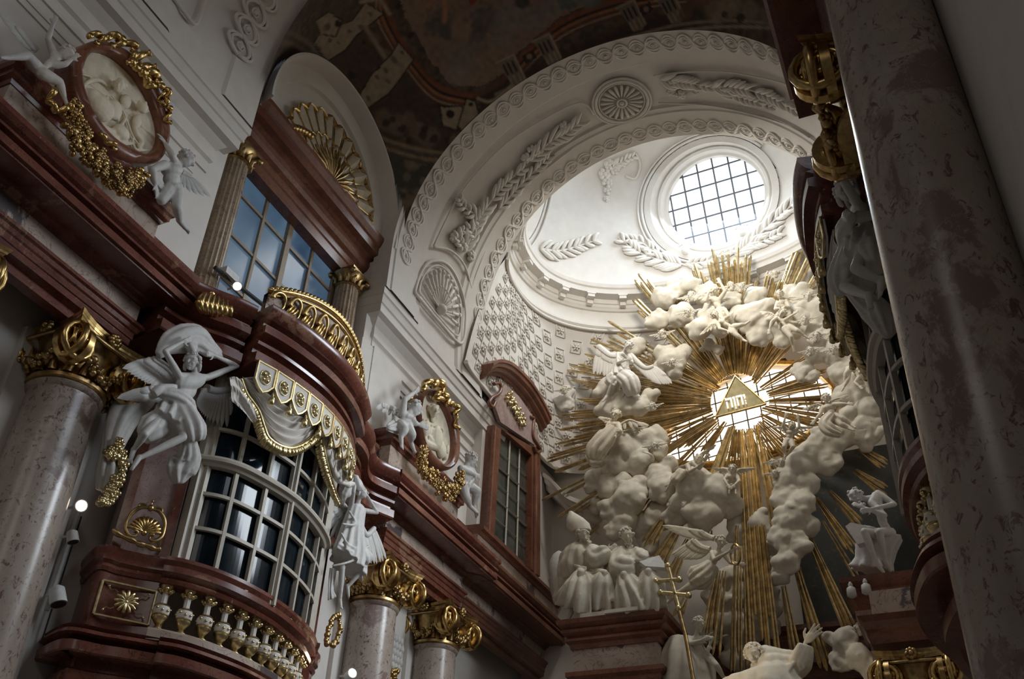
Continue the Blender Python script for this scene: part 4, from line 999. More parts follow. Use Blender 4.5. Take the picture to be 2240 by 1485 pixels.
heads = [(1505, 683, 8, 22.5, 'left of the dancing putto'), (1512, 648, 9, 22.9, 'above the left top cloud, in shade'), (1600, 625, 8, 22.9, 'topmost over the dancing putto'), (1622, 628, 7, 22.9, 'right neighbour of the topmost one'), (1697, 598, 7, 23.2, 'alone between rays under the dome ring'), (1768, 650, 9, 22.6, 'beside the fanned cloud'), (1760, 700, 8, 22.5, 'right of the reclining putto'), (1787, 735, 8, 22.5, 'below the fanned cloud'), (1838, 700, 8, 22.6, 'at the upper right edge of the clouds'), (1773, 767, 8, 22.5, 'right of the window, leftmost of the crowd'), (1823, 765, 8, 22.5, 'middle of the crowd right of the window'), (1448, 730, 8, 22.7, 'on the small cloud beside the praying angel'), (1471, 792, 7, 22.6, 'set in the middle of the small cloud'), (1388, 940, 8, 22.5, 'beside the angel with crossed arms'), (1432, 975, 8, 22.5, 'low at the left edge of the amber window'), (1234, 852, 7, 23.2, 'on the small white cloud at the left'), (1602, 1030, 8, 22.5, 'on the large cloud under the window, right side'), (1710, 1010, 7, 22.4, 'on the rolling cloud, upper'), (1695, 1035, 7, 22.4, 'on the rolling cloud, lower'), (1690, 1010, 6, 22.6, 'on the rolling cloud, leftmost'), (1495, 1105, 7, 22.5, 'sunk in the large cloud, lower left'), (1427, 888, 7, 22.6, 'at the right end of the praying angel cloud'), (1560, 1395, 9, 22.6, 'low among the rays above the saint'), (1320, 1055, 0, 22.5, ''), (1860, 700, 7, 22.7, 'rightmost at the top'), (1735, 1385, 0, 22, ''), (1880, 1375, 10, 22.2, 'in the shadow under the right pedestal')]
for i, (x, y, r, Y, w) in enumerate(heads):
    if r: cherub_head(x, y, r, Y, 'stucco cherub head with wings, ' + w, seed=i)
def PJ(cx, cy, s, d):     # joints given as offsets in a small local frame of a photo region scaled s
    return {k: (cx + v[0] * s, cy + v[1] * s, (v[2] if len(v) > 2 else 0)) for k, v in d.items()}
# dancing putto, top centre  (crop units / 2.56)
s1 = 1 / 2.56; O = (1180, 520)
putto(PJ(*O, s1, dict(head=(980, 300, .25), neck=(978, 325, .2), sl=(1010, 345, .2), sr=(955, 340, .2), el=(1040, 300, .3), er=(930, 355, .3), wl=(1015, 255, .35), wr=(945, 310, .35), hl=(1030, 410, .2), hr=(1000, 415, .2), kl=(1060, 450, .35), kr=(1025, 465, .25), al=(1085, 490, .2), ar=(1060, 500, .2))), 22.75, 'naked stucco putto stretching an arm up on the topmost cloud', seed=1, fingers=True)
putto(PJ(*O, s1, dict(head=(985, 435, .35), neck=(1000, 452, .3), sl=(1030, 460, .3), sr=(1000, 480, .3), el=(1060, 440, .4), er=(1010, 510, .4), wl=(1040, 410, .4), wr=(1050, 520, .4), hl=(1090, 500, .3), hr=(1075, 515, .3), kl=(1125, 490, .4), kr=(1105, 545, .35), al=(1150, 485, .3), ar=(1140, 570, .3))), 22.6, 'stucco putto sprawling legs apart below the dancing one', seed=2)
putto(PJ(*O, s1, dict(head=(1345, 320, .3), neck=(1352, 342, .25), sl=(1380, 355, .2), sr=(1335, 365, .2), el=(1400, 390, .3), er=(1320, 400, .3), wl=(1370, 385, .4), wr=(1345, 395, .4), hl=(1380, 420, .2), hr=(1350, 425, .2), kl=(1400, 430, .3), kr=(1330, 440, .3), al=(1410, 470, .2), ar=(1340, 480, .2))), 22.8, 'stucco putto half hidden with folded arms behind the top right cloud', seed=3)
putto(PJ(*O, s1, dict(head=(1360, 425, .35), neck=(1350, 445, .3), sl=(1370, 465, .3), sr=(1330, 450, .3), el=(1400, 445, .4), er=(1300, 470, .4), wl=(1420, 430, .45), wr=(1290, 510, .4), hl=(1400, 500, .3), hr=(1375, 510, .3), kl=(1445, 520, .4), kr=(1410, 555, .35), al=(1480, 545, .3), ar=(1420, 600, .2))), 22.6, 'stucco putto reclining across the cloud at the top right', seed=4)
putto(PJ(*O, s1, dict(head=(1815, 740, .3), neck=(1800, 752, .25), sl=(1790, 780, .25), sr=(1770, 745, .25), el=(1765, 810, .35), er=(1740, 725, .35), wl=(1790, 830, .4), wr=(1755, 700, .4), hl=(1745, 730, .25), hr=(1730, 735, .25), kl=(1715, 760, .35), kr=(1730, 790, .3), al=(1710, 810, .3), ar=(1705, 835, .3))), 22.6, 'stucco putto tumbling head down right of the amber window', seed=5)
# winged child with folded arms below the window (crop6 units)
s2 = 1 / 3.062; O2 = (1150, 1000)
putto(PJ(*O2, s2, dict(head=(1155, 15, .35), neck=(1145, 45, .3), sl=(1115, 35, .3), sr=(1085, 55, .3), el=(1165, 75, .4), er=(1100, 95, .4), wl=(1195, 30, .45), wr=(1150, 65, .45), hl=(1055, 105, .25), hr=(1035, 95, .25), kl=(1020, 150, .3), kr=(1000, 140, .3), al=(975, 170, .2), ar=(965, 185, .2))), 22.5, 'winged stucco child leaning on folded arms over the large cloud', seed=6, look=(.4, -1, .1))
putto(PJ(*O2, s2, dict(head=(1385, 80, .3), neck=(1385, 108, .25), sl=(1410, 120, .2), sr=(1355, 120, .2), el=(1430, 160, .3), er=(1330, 150, .3), wl=(1400, 185, .35), wr=(1350, 180, .35), hl=(1405, 190, .1), hr=(1370, 190, .1), kl=(1410, 200, .1), kr=(1365, 200, .1), al=(1410, 210, .1), ar=(1365, 210, .1))), 22.6, 'stucco child half hidden behind the large cloud with fist at its chin', seed=7)
# angel with crossed arms, left (crop5 units)
putto(PJ(*O, s1, dict(head=(425, 995, .35), neck=(420, 1025, .3), sl=(440, 1045, .3), sr=(395, 1040, .3), el=(455, 1085, .4), er=(375, 1075, .4), wl=(430, 1100, .45), wr=(410, 1075, .45), hl=(370, 1110, .3), hr=(350, 1100, .3), kl=(340, 1150, .35), kr=(310, 1130, .3), al=(315, 1190, .3), ar=(300, 1180, .3))), 22.5, 'stucco angel leaning with crossed arms over the left cloud', seed=8, cloth=([(400, 0, 0)] and [(1345, 935, .4), (1325, 960, .4), (1305, 985, .35), (1300, 1005, .3)], [.5, .75, .8, .5]))
# right of the long cloud, gesturing angel
putto(PJ(*O, s1, dict(head=(1605, 900, .4), neck=(1610, 925, .35), sl=(1640, 935, .35), sr=(1590, 950, .35), el=(1680, 930, .45), er=(1570, 990, .45), wl=(1720, 930, .5), wr=(1545, 1020, .5), hl=(1660, 1000, .3), hr=(1640, 1015, .3), kl=(1700, 1010, .4), kr=(1690, 1045, .4), al=(1745, 1045, .35), ar=(1730, 1065, .35))), 22.4, 'stucco angel lunging across the rolling cloud right of the window', seed=9, hs=1.0, cloth=([(1820, 905, .4), (1805, 925, .45), (1815, 940, .45), (1840, 950, .4)], [.4, .6, .6, .3]))
putto(PJ(*O, s1, dict(head=(1412, 1055, .35), neck=(1405, 1075, .3), sl=(1425, 1085, .3), sr=(1385, 1085, .3), el=(1455, 1060, .4), er=(1365, 1050, .4), wl=(1450, 1020, .45), wr=(1375, 1010, .45), hl=(1410, 1140, .25), hr=(1385, 1135, .25), kl=(1420, 1170, .35), kr=(1370, 1170, .35), al=(1400, 1200, .25), ar=(1375, 1205, .25))), 22.4, 'stucco putto against the lower right corner of the amber window', seed=10)
# ================================================================== stucco ornament of arches, dome and painted vault
def guilloche(b, tc, amp, ph0, ph1, dphi, yf, n_per=10, r=.045):
    N = int((ph1 - ph0) / dphi)
    for s_ in (-1, 1):
        for off in (-.045, .045):
            P = []
            for k in range(N * n_per + 1):
                ph = ph0 + dphi * k / n_per; y0_, y1_ = yf(ph); y = y0_ + tc + s_ * (amp + off * s_) * math.copysign(abs(math.sin(PI * k / n_per)) ** .65, math.sin(PI * k / n_per))
                P.append(cyl(ph, y, .02 if s_ > 0 else .035))
            b.tube(P, .034, 5)
    for k in range(N):
        ph = ph0 + dphi * (k + .5); y0_, y1_ = yf(ph); C = cyl(ph, y0_ + tc, .03); T = (cyl(ph + .01, y0_ + tc) - cyl(ph - .01, y0_ + tc)).normalized(); Y = V((0, 1, 0)); N_n = cyl_n(C)
        b.tube([C + T * .085 * math.cos(a) + Y * .085 * math.sin(a) for a in [2 * PI * j / 10 for j in range(10)]], .022, 5, True); b.ball(C, .055, n=8, m=5)
b = MB(); yo = lambda p: (14.35, 18)
guilloche(b, .56, .19, .10 * PI, 1.03 * PI, .0812, yo); struct(b.build('guilloche_band', 'stucco', smooth=180))
b = MB()
yi = lambda p: (ybk(p) - .58, 18)
guilloche(b, .22, .17, .10 * PI, 1.03 * PI, .0812, yi); struct(b.build('guilloche_band', 'stucco', smooth=180))
b = MB(); guilloche(b, 0, .30, .52 * PI, 1.03 * PI, .095, lambda p: (8.55, 9)); struct(b.build('guilloche_band', 'stucco', smooth=180))
# branch reliefs traced over a curved surface
def branch(b, hit, nf, pts, leaf, n=14, side=(1, -1), r=.03, lift=.03, droop=.35, seed=0):
    q = random.Random(seed); S = smooth_pts([hit(*p) for p in pts], 6); N_ = len(S)
    S = [p + nf(p) * lift for p in S]; b.tube(S, [r * (1.2 - .7 * i / N_) for i in range(N_)], 6)
    for k in range(n):
        i = int((k + .5) / n * (N_ - 2)); p = S[i]; t = (S[i + 1] - p).normalized(); nn = nf(p); w = t.cross(nn)
        for s_ in side:
            L = leaf * (1 - .45 * k / n) * q.uniform(.8, 1.15); d = (t * .75 + w * s_ * .7).normalized(); e = (d * .6 + t * droop * 2 - w * s_ * .25).normalized()
            P = smooth_pts([p, p + d * L * .45 + nn * .03, p + d * L * .8 + e * L * .1 + nn * .035, p + d * L * .85 + e * L * .45], 3)
            b.tube(P, [r * (.5 + 1.1 * math.sin(PI * min(1, (j + 1) / len(P)))) + .006 for j in range(len(P))], 6)
def blobs(b, hit, nf, lst, seed=0):
    q = random.Random(seed)
    for (x, y, r) in lst:
        p = hit(x, y); R = r * mpp(p); nn = nf(p)
        for k in range(6):
            a = 2 * PI * k / 6 + q.random(); u = nn.orthogonal().normalized(); w = nn.cross(u); b.ball(p + (u * math.cos(a) + w * math.sin(a)) * R * .55 + nn * .02, R * .42, n=7, m=5)
        b.ball(p + nn * .05, R * .4, n=7, m=5)
def line_on(b, hit, nf, pts, r, lift=.0, closed=False, k=6):
    S = [hit(*p) for p in pts]; S = smooth_pts(S + ([S[0]] if closed else []), k)
    if closed: S = S[:-1]
    b.tube([p + nf(p) * lift for p in S], r, 6, closed)
HC, NC = hit_cyl, cyl_n
b = MB()
branch(b, HC, NC, [(1015, 545), (1050, 470), (1100, 405), (1150, 360)], .42, 14, seed=1)
branch(b, HC, NC, [(1040, 470), (1010, 450), (1000, 430)], .25, 5, seed=2)
branch(b, HC, NC, [(1090, 455), (1130, 410), (1175, 365), (1200, 340)], .34, 10, seed=3)
branch(b, HC, NC, [(1160, 350), (1200, 310), (1235, 290), (1270, 262)], .45, 9, seed=4)
blobs(b, HC, NC, [(1150, 345, 14), (1175, 330, 16), (1160, 325, 10), (1010, 535, 20), (990, 520, 12), (1030, 560, 14), (1235, 275, 14), (1250, 285, 10)], 1)
for (c, ph) in (((1008, 540), 0), ((1035, 520), 1.5)):
    branch(b, HC, NC, [c, (c[0] - 10, c[1] - 25), (c[0] + 6, c[1] - 40)], .22, 5, seed=5)
tag(b.build('palm_garland_relief', 'stucco', None, 180), 'white stucco relief of palm branches and fruit on the left of the great arch', 'relief')
b = MB()
branch(b, HC, NC, [(1445, 172), (1500, 178), (1560, 188)], .36, 9, seed=6); branch(b, HC, NC, [(1560, 188), (1620, 190), (1690, 210), (1745, 240)], .42, 14, seed=7)
branch(b, HC, NC, [(1575, 195), (1640, 215), (1700, 232)], .3, 9, seed=8); blobs(b, HC, NC, [(1475, 182, 18), (1490, 205, 14), (1468, 200, 12), (1580, 190, 12), (1520, 200, 10)], 2)
tag(b.build('palm_garland_relief', 'stucco', None, 180), 'white stucco relief of palm branches and a mask on the right of the great arch', 'relief')
# roundel
b = MB(); RC_ = hit_cyl(1360, 222); nn = cyl_n(RC_); U = V((0, 1, 0)); Vv = nn.cross(U).normalized()
def on_arch(c, u, v, lift): return c + U * u + Vv * v + nn * (lift + (v * v) / (2 * AR))
def ring_on(b, c, r, rr, lift=.0): b.tube([on_arch(c, r * math.cos(a), r * math.sin(a), lift) for a in [2 * PI * k / 40 for k in range(40)]], rr, 6, True)
ring_on(b, RC_, .66, .045); ring_on(b, RC_, .74, .03); ring_on(b, RC_, .58, .02); ring_on(b, RC_, .12, .03, .06)
for k in range(20):
    a = 2 * PI * k / 20; b.tube([on_arch(RC_, r * math.cos(a), r * math.sin(a), .02) for r in (.15, .3, .45, .54)], [.015, .03, .045, .03], 6)
b.ball(RC_ + nn * .06, .07)
tag(b.build('rosette_roundel', 'stucco', None, 180), 'round shell-ribbed stucco roundel at the crown of the great arch', 'roundel')
# fan panel at the foot
b = MB(); fan = [(905, 640), (915, 605), (935, 575), (965, 572), (990, 595), (1010, 645), (1016, 700), (1006, 752), (955, 700)]
line_on(b, HC, NC, fan, .045, .02, True); line_on(b, HC, NC, [(914, 638), (923, 608), (940, 585), (962, 582), (984, 603), (1002, 648), (1007, 695), (999, 735), (955, 690)], .025, .02, True)
fc = (962, 678)
for e in [(925, 622), (930, 608), (938, 598), (948, 591), (958, 588), (968, 592), (978, 602), (986, 614), (993, 630), (999, 648), (1003, 668), (1004, 690), (1000, 712)]:
    p0 = hit_cyl(*fc); p1 = hit_cyl(*e); n0 = cyl_n(p0); b.tube([p0 + n0 * .02, p0.lerp(p1, .5) + n0 * .03, p1 + cyl_n(p1) * .03], [.015, .03, .05], 6); b.ball(p0.lerp(p1, .92) + n0 * .05, .05, n=7, m=5); b.ball(p0.lerp(p1, .55) + n0 * .05, .03, n=6, m=5)
b.ball(hit_cyl(*fc) + NC(hit_cyl(*fc)) * .05, .14)
tag(b.build('fan_shell_relief', 'stucco', None, 180), 'fan-shaped stucco shell in an arched frame at the foot of the great arch', 'relief')
b = MB(); line_on(b, HC, NC, [(948, 540), (985, 548), (1015, 580), (1030, 630)], .03, .01); line_on(b, HC, NC, [(948, 538), (1010, 420), (1100, 320), (1200, 255), (1270, 225), (1300, 250)], .022, .0); line_on(b, HC, NC, [(1030, 630), (1075, 520), (1150, 410), (1260, 320), (1310, 300), (1320, 285)], .025, .0)
line_on(b, HC, NC, [(1430, 165), (1560, 155), (1690, 175), (1760, 200)], .022, 0); line_on(b, HC, NC, [(1440, 225), (1560, 232), (1700, 265), (1770, 300)], .022, 0)
line_on(b, HC, NC, [(372, -12), (404, 30), (426, 54), (440, 25), (452, -12)], .035, .01); struct(b.build('panel_moulding', 'stucco', smooth=180))
# ---- dome reliefs
def ND(p): return dome_n(p)
def palm(lab, pts, leaf, n, seed, extra=()):
    b = MB(); branch(b, hit_dome, ND, pts, leaf, n, seed=seed, r=.04, lift=.04)
    for e in extra: branch(b, hit_dome, ND, e, leaf * .7, 7, seed=seed + 5, r=.035, lift=.04)
    tag(b.build('palm_relief', 'stucco', None, 180), lab, 'relief', None)
palm('white palm branch relief curling left below the oval dome window', [(1490, 582), (1450, 572), (1400, 555), (1352, 522)], .52, 12, 11, [[(1440, 560), (1400, 530), (1370, 525)]])
palm('white palm branch relief curling right towards the hidden dome window at the left', [(1180, 545), (1220, 550), (1262, 540), (1308, 525)], .5, 10, 12)
palm('white palm branch relief rising right of the oval dome window', [(1610, 560), (1650, 525), (1700, 480), (1745, 440)], .55, 12, 13, [[(1640, 540), (1680, 525), (1710, 510)]])
palm('short white leaf relief right under the oval dome window', [(1500, 580), (1540, 575), (1580, 560), (1620, 545)], .3, 8, 14)
for (x, y) in ((1500, 548), (1625, 508)):
    b = MB(); p = hit_dome(x, y); n_ = ND(p); u = n_.cross(V((0, 0, 1))).normalized(); b.ball(p + n_ * .08, (.14, .10, .22)); 
    for s_ in (-1, 1): b.tube([p + n_ * .06 + V((0, 0, .15)) + u * s_ * (.1 + .1 * math.cos(a)) + V((0, 0, .09 * math.sin(a))) for a in [2 * PI * k / 9 for k in range(8)]], .04, 6)
    tag(b.build('knot_relief', 'stucco', None, 180), 'white stucco ribbon knot at the lower %s of the oval dome window frame' % ('left' if x < 1550 else 'right'), 'relief')
b = MB(); blobs(b, hit_dome, ND, [(1322, 380, 16), (1328, 400, 14), (1332, 360, 14), (1345, 372, 12), (1328, 418, 10), (1360, 360, 10), (1326, 435, 8)], 4); branch(b, hit_dome, ND, [(1340, 365), (1365, 350), (1388, 340)], .25, 6, seed=3)
line_on(b, hit_dome, ND, [(1390, 335), (1400, 360), (1390, 390), (1368, 385)], .04, .03)
tag(b.build('fruit_relief', 'stucco', None, 180), 'hanging cluster of stucco fruit between the dome windows', 'relief')
b = MB()
C = on_dome(GC, .99)
for k_, rr in ((1.52, .05), (1.62, .035), (1.42, .03)): b.tube([on_dome(p, .99) for p in oval(GC, GU, GV, RU * k_, RV * k_, 64)][6:50], rr, 6)
b.tube([on_dome(p, .99) for p in oval(C2, U2, V2, 1.75, 1.9, 64)], .05, 6, True); b.tube([on_dome(p, .99) for p in oval(C2, U2, V2, 2.0, 2.15, 64)], .04, 6, True)
struct(b.build('window_frame_moulding', 'stucco', smooth=180))
# ---- gilded shell of the lunette
sh = thing('lunette_shell', 'gilded and cream scallop shell filling the lunette above the blue window', 'shell', (-10.45, 12.05, 15.1))
SC = V((-10.4, 12.25, 15.0))
b = MB(); b2 = MB(); b3 = MB()
rr = 1.72
for k in range(13):
    a0 = PI * k / 13; a1 = PI * (k + 1) / 13; am = (a0 + a1) / 2
    P = lambda a, r, x: V((x, SC.y - r * math.cos(a), SC.z + r * math.sin(a) * .96))
    b.loft([[P(a0 + .02, .25, -10.42), P(am, .25, -10.36), P(a1 - .02, .25, -10.42)], [P(a0 + .02, rr * .93, -10.40), P(am, rr, -10.28), P(a1 - .02, rr * .93, -10.40)]], False)
    b2.tube([P(a0, .2, -10.36), P(a0, rr * .96, -10.36)], .018, 5)
    q_ = [P(a0 + (a1 - a0) * t, rr * (.94 + .07 * math.sin(PI * t)), -10.33) for t in (0, .25, .5, .75, 1)]; b2.tube(q_, .04, 6)
    q_ = [P(a0 + (a1 - a0) * t, rr * (.60 + .05 * math.sin(PI * t)), -10.33) for t in (0, .25, .5, .75, 1)]; b2.tube(q_, .022, 6)
    if k < 12: b3.tube([P(a1, .1, -10.3), P(a1, .45, -10.25), P(a1, .82 + .05 * (k % 2), -10.28)], [.02, .055, .03], 6)
for k in range(7): b2.ball(P(PI * (.02 + k * .02), rr * .9 - k * .08, -10.3), .09, n=7, m=5)
b.build('ribs', 'cream', sh, 60, False); b2.build('gilt_edges', 'gold', sh, 60); b3.build('inner_fan', 'goldold', sh, 60)
# ---- painted vault
import numpy as np
class Paint:
    def __init__(s, verts):
        s.P = np.array(verts); q = s.P @ np.array(RM); s.u = W_ / 2 + FPX * q[:, 0] / -q[:, 2]; s.w = H_ / 2 - FPX * q[:, 1] / -q[:, 2]; s.c = np.zeros((len(verts), 3)); s.n = np.array([noise.noise(V(p) * 3.1) for p in verts]); s.n2 = np.array([noise.noise(V(p) * 8.3 + V((3, 1, 0))) for p in verts]); s.n3 = np.array([noise.noise(V(p) * 1.1 + V((9, 1, 0))) for p in verts])
    def put(s, m, col, k=1.): m = np.clip(m, 0, 1)[:, None] * k; s.c = s.c * (1 - m) + np.array(col) * m
    def poly(s, pts, col, k=1., soft=0, rough=0.):
        x = s.u + rough * s.n2; y = s.w + rough * s.n; ins = np.zeros(len(x), bool); n = len(pts)
        for i in range(n):
            x0, y0 = pts[i]; x1, y1 = pts[(i + 1) % n]
            if y0 == y1: continue
            ins ^= ((y0 > y) != (y1 > y)) & (x < (x1 - x0) * (y - y0) / (y1 - y0) + x0)
        s.put(ins.astype(float), col, k); return ins
    def dist(s, pts, wob=0.):
        d = np.full(len(s.u), 1e9); u = s.u + wob * s.n; w = s.w + wob * s.n2
        for i in range(len(pts) - 1):
            x0, y0 = pts[i]; x1, y1 = pts[i + 1]; dx, dy = x1 - x0, y1 - y0; t = np.clip(((u - x0) * dx + (w - y0) * dy) / (dx * dx + dy * dy + 1e-9), 0, 1); d = np.minimum(d, np.hypot(u - x0 - t * dx, w - y0 - t * dy))
        return d
    def line(s, pts, wd, col, k=1., wob=0.): s.put(1.3 - s.dist(pts, wob) / wd * 1.0, col, k)
    def blob(s, x, y, r, col, k=1., el=1., an=0., wob=.35):
        ca, sa = math.cos(an), math.sin(an); dx = s.u - x; dy = s.w - y; a = dx * ca + dy * sa; b_ = (-dx * sa + dy * ca) * el; d = np.hypot(a, b_) / r + wob * s.n2 + wob * s.n; s.put((1.15 - d) * 2.2, col, k)
def spp(P, k=6): return [(p.x, p.y) for p in smooth_pts([(x, y, 0) for x, y in P], k)]
pt = Paint(vault.v)
pt.c[:] = (.115, .075, .048); pt.put(np.clip(.5 + pt.n * 1.6, 0, 1), (.07, .048, .032)); pt.put(np.clip(pt.n2 * 1.5, 0, 1), (.17, .11, .065), .5)
gold_, dk, redb, bei, grn = (.30, .21, .12), (.022, .015, .012), (.22, .075, .035), (.36, .28, .19), (.06, .06, .045)
# dark field between consoles and the band
pt.poly([(720, 130), (800, 60), (860, 60), (960, 190), (1060, 215), (990, 330), (870, 310), (800, 280), (760, 220)], (.075, .045, .03))
q = random.Random(5)
for k in range(90):
    x, y = q.uniform(600, 1010), q.uniform(0, 470); pt.blob(x, y, q.uniform(6, 16), q.choice((dk, grn, (.16, .10, .055), (.20, .13, .08), (.05, .035, .03))), .8, q.uniform(.7, 2), q.uniform(0, 3))
# pendentive
pt.poly([(800, 290), (870, 318), (980, 345), (985, 350), (850, 510), (835, 430)], (.20, .15, .10), 1, 0, 8)
for x, y, r in ((860, 350, 26), (880, 375, 24), (905, 390, 28), (935, 375, 20), (870, 400, 18), (850, 330, 14), (915, 350, 14), (860, 440, 14), (880, 430, 10), (865, 465, 10)): pt.blob(x, y, r, grn, .95)
for x, y, r in ((900, 360, 16), (890, 385, 9), (925, 395, 8)): pt.blob(x, y, r, (.24, .18, .12), .7)
for off, col, wd in ((0, gold_, 4), (10, (.10, .07, .045), 5), (19, (.26, .18, .10), 4), (27, (.08, .055, .04), 4)):
    pt.line(spp([(797, 281 + off), (847, 306 + off), (925, 328 + off), (1000, 337 + off), (1060, 335 + off)]), wd, col)
for k in range(40): x = 800 + k * 5.2; pt.blob(x, 283 + 22 + 52 * (1 - math.exp(-(x - 797) / 90.)), 2.2, (.30, .22, .14), .9, wob=0)
for x, y, r in ((840, 262, 22), (870, 272, 22), (915, 290, 22), (940, 300, 24), (895, 262, 16)): pt.blob(x, y, r, (.20, .135, .085), .75)
for x, y, r in ((845, 268, 9), (860, 262, 8), (880, 280, 9), (925, 296, 10), (950, 305, 9), (930, 282, 8)): pt.blob(x, y, r, dk, .8)
# mouldings round the sky field
sky = [(868, -20), (1360, -20), (1222, 40), (1128, 120), (1096, 166), (1040, 190), (985, 185), (925, 108), (885, 30)]
for off, col, wd in ((26, (.13, .05, .028), 15), (8, redb, 9), (15, dk, 4), (21, (.33, .14, .06), 4), (33, (.34, .24, .15), 2.5)):
    pt.line(spp([(838 - off * .3, -20), (858 - off, 40), (905 - off, 125), (955 - off * .4, 178 + off), (1010, 200 + off), (1050, 200 + off), (1100 + off * .5, 172 + off)]), wd, col)
    pt.line(spp([(1100 + off * .5, 170 + off), (1135 + off * .3, 125 + off), (1222 + off * .3, 45 + off), (1340 + off * .3, -2 + off), (1500, -30 + off)]), wd, col)
pt.line(spp([(1060, 228), (1120, 190), (1220, 140), (1350, 85), (1420, 60), (1500, 48)]), 26, (.05, .032, .022))
pt.line(spp([(1085, 206), (1180, 165), (1300, 108), (1420, 70), (1500, 52), (1600, 45), (1700, 52)]), 4, (.30, .22, .15))
pt.line(spp([(1110, 208), (1180, 176), (1300, 122), (1420, 84), (1500, 66), (1600, 58), (1700, 62)]), 4, (.36, .28, .2))
# sky with clouds
pt.poly(sky, (.26, .17, .115), 1, 0, 6)
for x, y, r, c in ((930, 20, 40, (.30, .19, .12)), (960, 40, 30, (.15, .12, .10)), (950, 60, 24, (.12, .10, .085)), (985, 95, 34, (.24, .17, .125)), (1010, 130, 36, (.22, .165, .13)), (1000, 165, 26, (.27, .205, .16)), (1020, 60, 30, (.30, .19, .12)), (1060, 45, 34, (.13, .11, .10)), (1050, 70, 22, (.11, .09, .08)), (1090, 80, 30, (.23, .175, .14)), (1120, 35, 34, (.25, .21, .17)), (1170, 40, 28, (.22, .19, .16)), (1210, 10, 30, (.24, .205, .17)), (1240, 8, 20, (.10, .13, .12)), (1140, 5, 18, (.05, .05, .045)), (975, 70, 16, (.10, .085, .07)), (1040, 100, 20, (.17, .13, .10)), (1290, -5, 30, (.16, .17, .155))): pt.blob(x, y, r, c, .8)
pt.line([(972, 0), (975, 22), (972, 45)], 6, (.46, .20, .10)); pt.line([(945, -5), (938, 18)], 4, (.40, .18, .09)); pt.poly([(1022, -5), (1050, -5), (1030, 14)], (.30, .05, .03))
# painted consoles
def console(pts, stripes=True):
    pt.poly(pts, bei, .95, 0, 4); n = len(pts)
    pt.line(pts + [pts[0]], 2.2, dk, .9)
console([(672, 120), (700, 70), (770, 45), (800, 5), (840, 30), (780, 78), (755, 110), (720, 132)])
for x, y, r in ((722, 88, 7), (765, 68, 6), (790, 60, 9), (808, 30, 7), (740, 95, 5), (700, 105, 6)): pt.blob(x, y, r, (.10, .07, .045), .7, 1.8, .8)
pt.line([(800, 60), (845, 130)], 6, (.30, .22, .15)); pt.line([(790, 5), (830, -4), (852, 30)], 5, bei)
console([(778, 250), (790, 200), (815, 160), (855, 120), (872, 92), (905, 130), (870, 180), (850, 205), (800, 240)])
for x, y, r in ((862, 130, 10), (845, 155, 7), (825, 170, 7), (850, 180, 8), (805, 215, 7), (880, 115, 5)): pt.blob(x, y, r, (.10, .07, .045), .7, 1.8, .8)
console([(715, 165), (725, 160), (758, 205), (745, 220)]); pt.blob(730, 190, 7, dk)
console([(690, 45), (720, 25), (748, 45), (735, 80), (700, 75)]); pt.blob(740, 52, 8, dk); pt.blob(715, 60, 9, dk, .6)
console([(962, 232), (1010, 232), (1022, 250), (1000, 285), (968, 275)]); console([(1020, 215), (1040, 222), (1048, 250), (1010, 285), (1000, 280)]); pt.blob(985, 250, 9, dk); pt.blob(1030, 228, 5, dk)
pt.line(spp([(1045, 215), (1070, 222), (1100, 205), (1125, 180)]), 4, bei)
for (x, y) in ((1122, 158), (1200, 112), (1385, 38), (1470, 22)):
    a = -.45; R2 = lambda dx, dy: (x + dx * math.cos(a) - dy * math.sin(a), y + dx * math.sin(a) + dy * math.cos(a))
    pt.poly([R2(-22, -32), R2(16, -32), R2(18, 26), R2(4, 34), R2(-12, 28)], (.20, .15, .105)); pt.line([R2(-24, -34), R2(18, -34), R2(18, 24)], 3, bei)
    for dx in (-12, -2, 9): pt.line([R2(dx, -22), R2(dx, 0)], 2.6, dk); pt.line([R2(dx, 8), R2(dx, 24)], 3.2, bei, .8)
for (x, y) in ((1158, 118), (1413, 14)): pt.poly([(x - 16, y + 4), (x + 8, y - 10), (x + 16, y + 8), (x - 8, y + 22)], (.04, .025, .02)); pt.blob(x, y + 6, 6, (.28, .2, .13))
# arches round the lunette and figures at the top right
for k, col in ((0, (.10, .07, .05)), (12, (.27, .2, .14)), (22, (.09, .06, .045)), (34, (.22, .16, .11))):
    pt.line(spp([(545 - k * .4, 150 - k), (580, 112 - k * .9), (630, 105 - k), (690, 140 - k * .9), (760, 225 - k * .7), (805, 300 - k * .3), (835, 400), (842, 500)]), 6, col, .85)
pt.line(spp([(690, 100), (740, 180), (790, 270)]), 4, (.04, .03, .025))
for x, y, r, c in ((1560, 20, 28, (.24, .17, .11)), (1600, 10, 30, (.30, .22, .14)), (1640, 20, 26, (.22, .18, .12)), (1680, 35, 22, (.20, .15, .1)), (1530, -5, 26, (.20, .10, .05)), (1500, 30, 16, (.16, .08, .045)), (1570, 42, 14, (.30, .23, .16)), (1620, 40, 10, dk), (1585, 30, 7, dk)): pt.blob(x, y, r, c, .8)
pt.c *= (.92 + .25 * pt.n2[:, None])
me = bpy.data.meshes.new('ceiling'); me.from_pydata(vault.v, [], vault.f)
ca = me.color_attributes.new('paint', 'FLOAT_COLOR', 'POINT'); arr = np.ones((len(vault.v), 4), np.float32); arr[:, :3] = np.clip(pt.c, 0, 1); ca.data.foreach_set('color', arr.ravel())
m, nt, bs = newmat('painted_fresco'); at = nt.nodes.new('ShaderNodeVertexColor'); at.layer_name = 'paint'; nt.links.new(at.outputs[0], bs.inputs['Base Color']); bs.inputs['Roughness'].default_value = .8
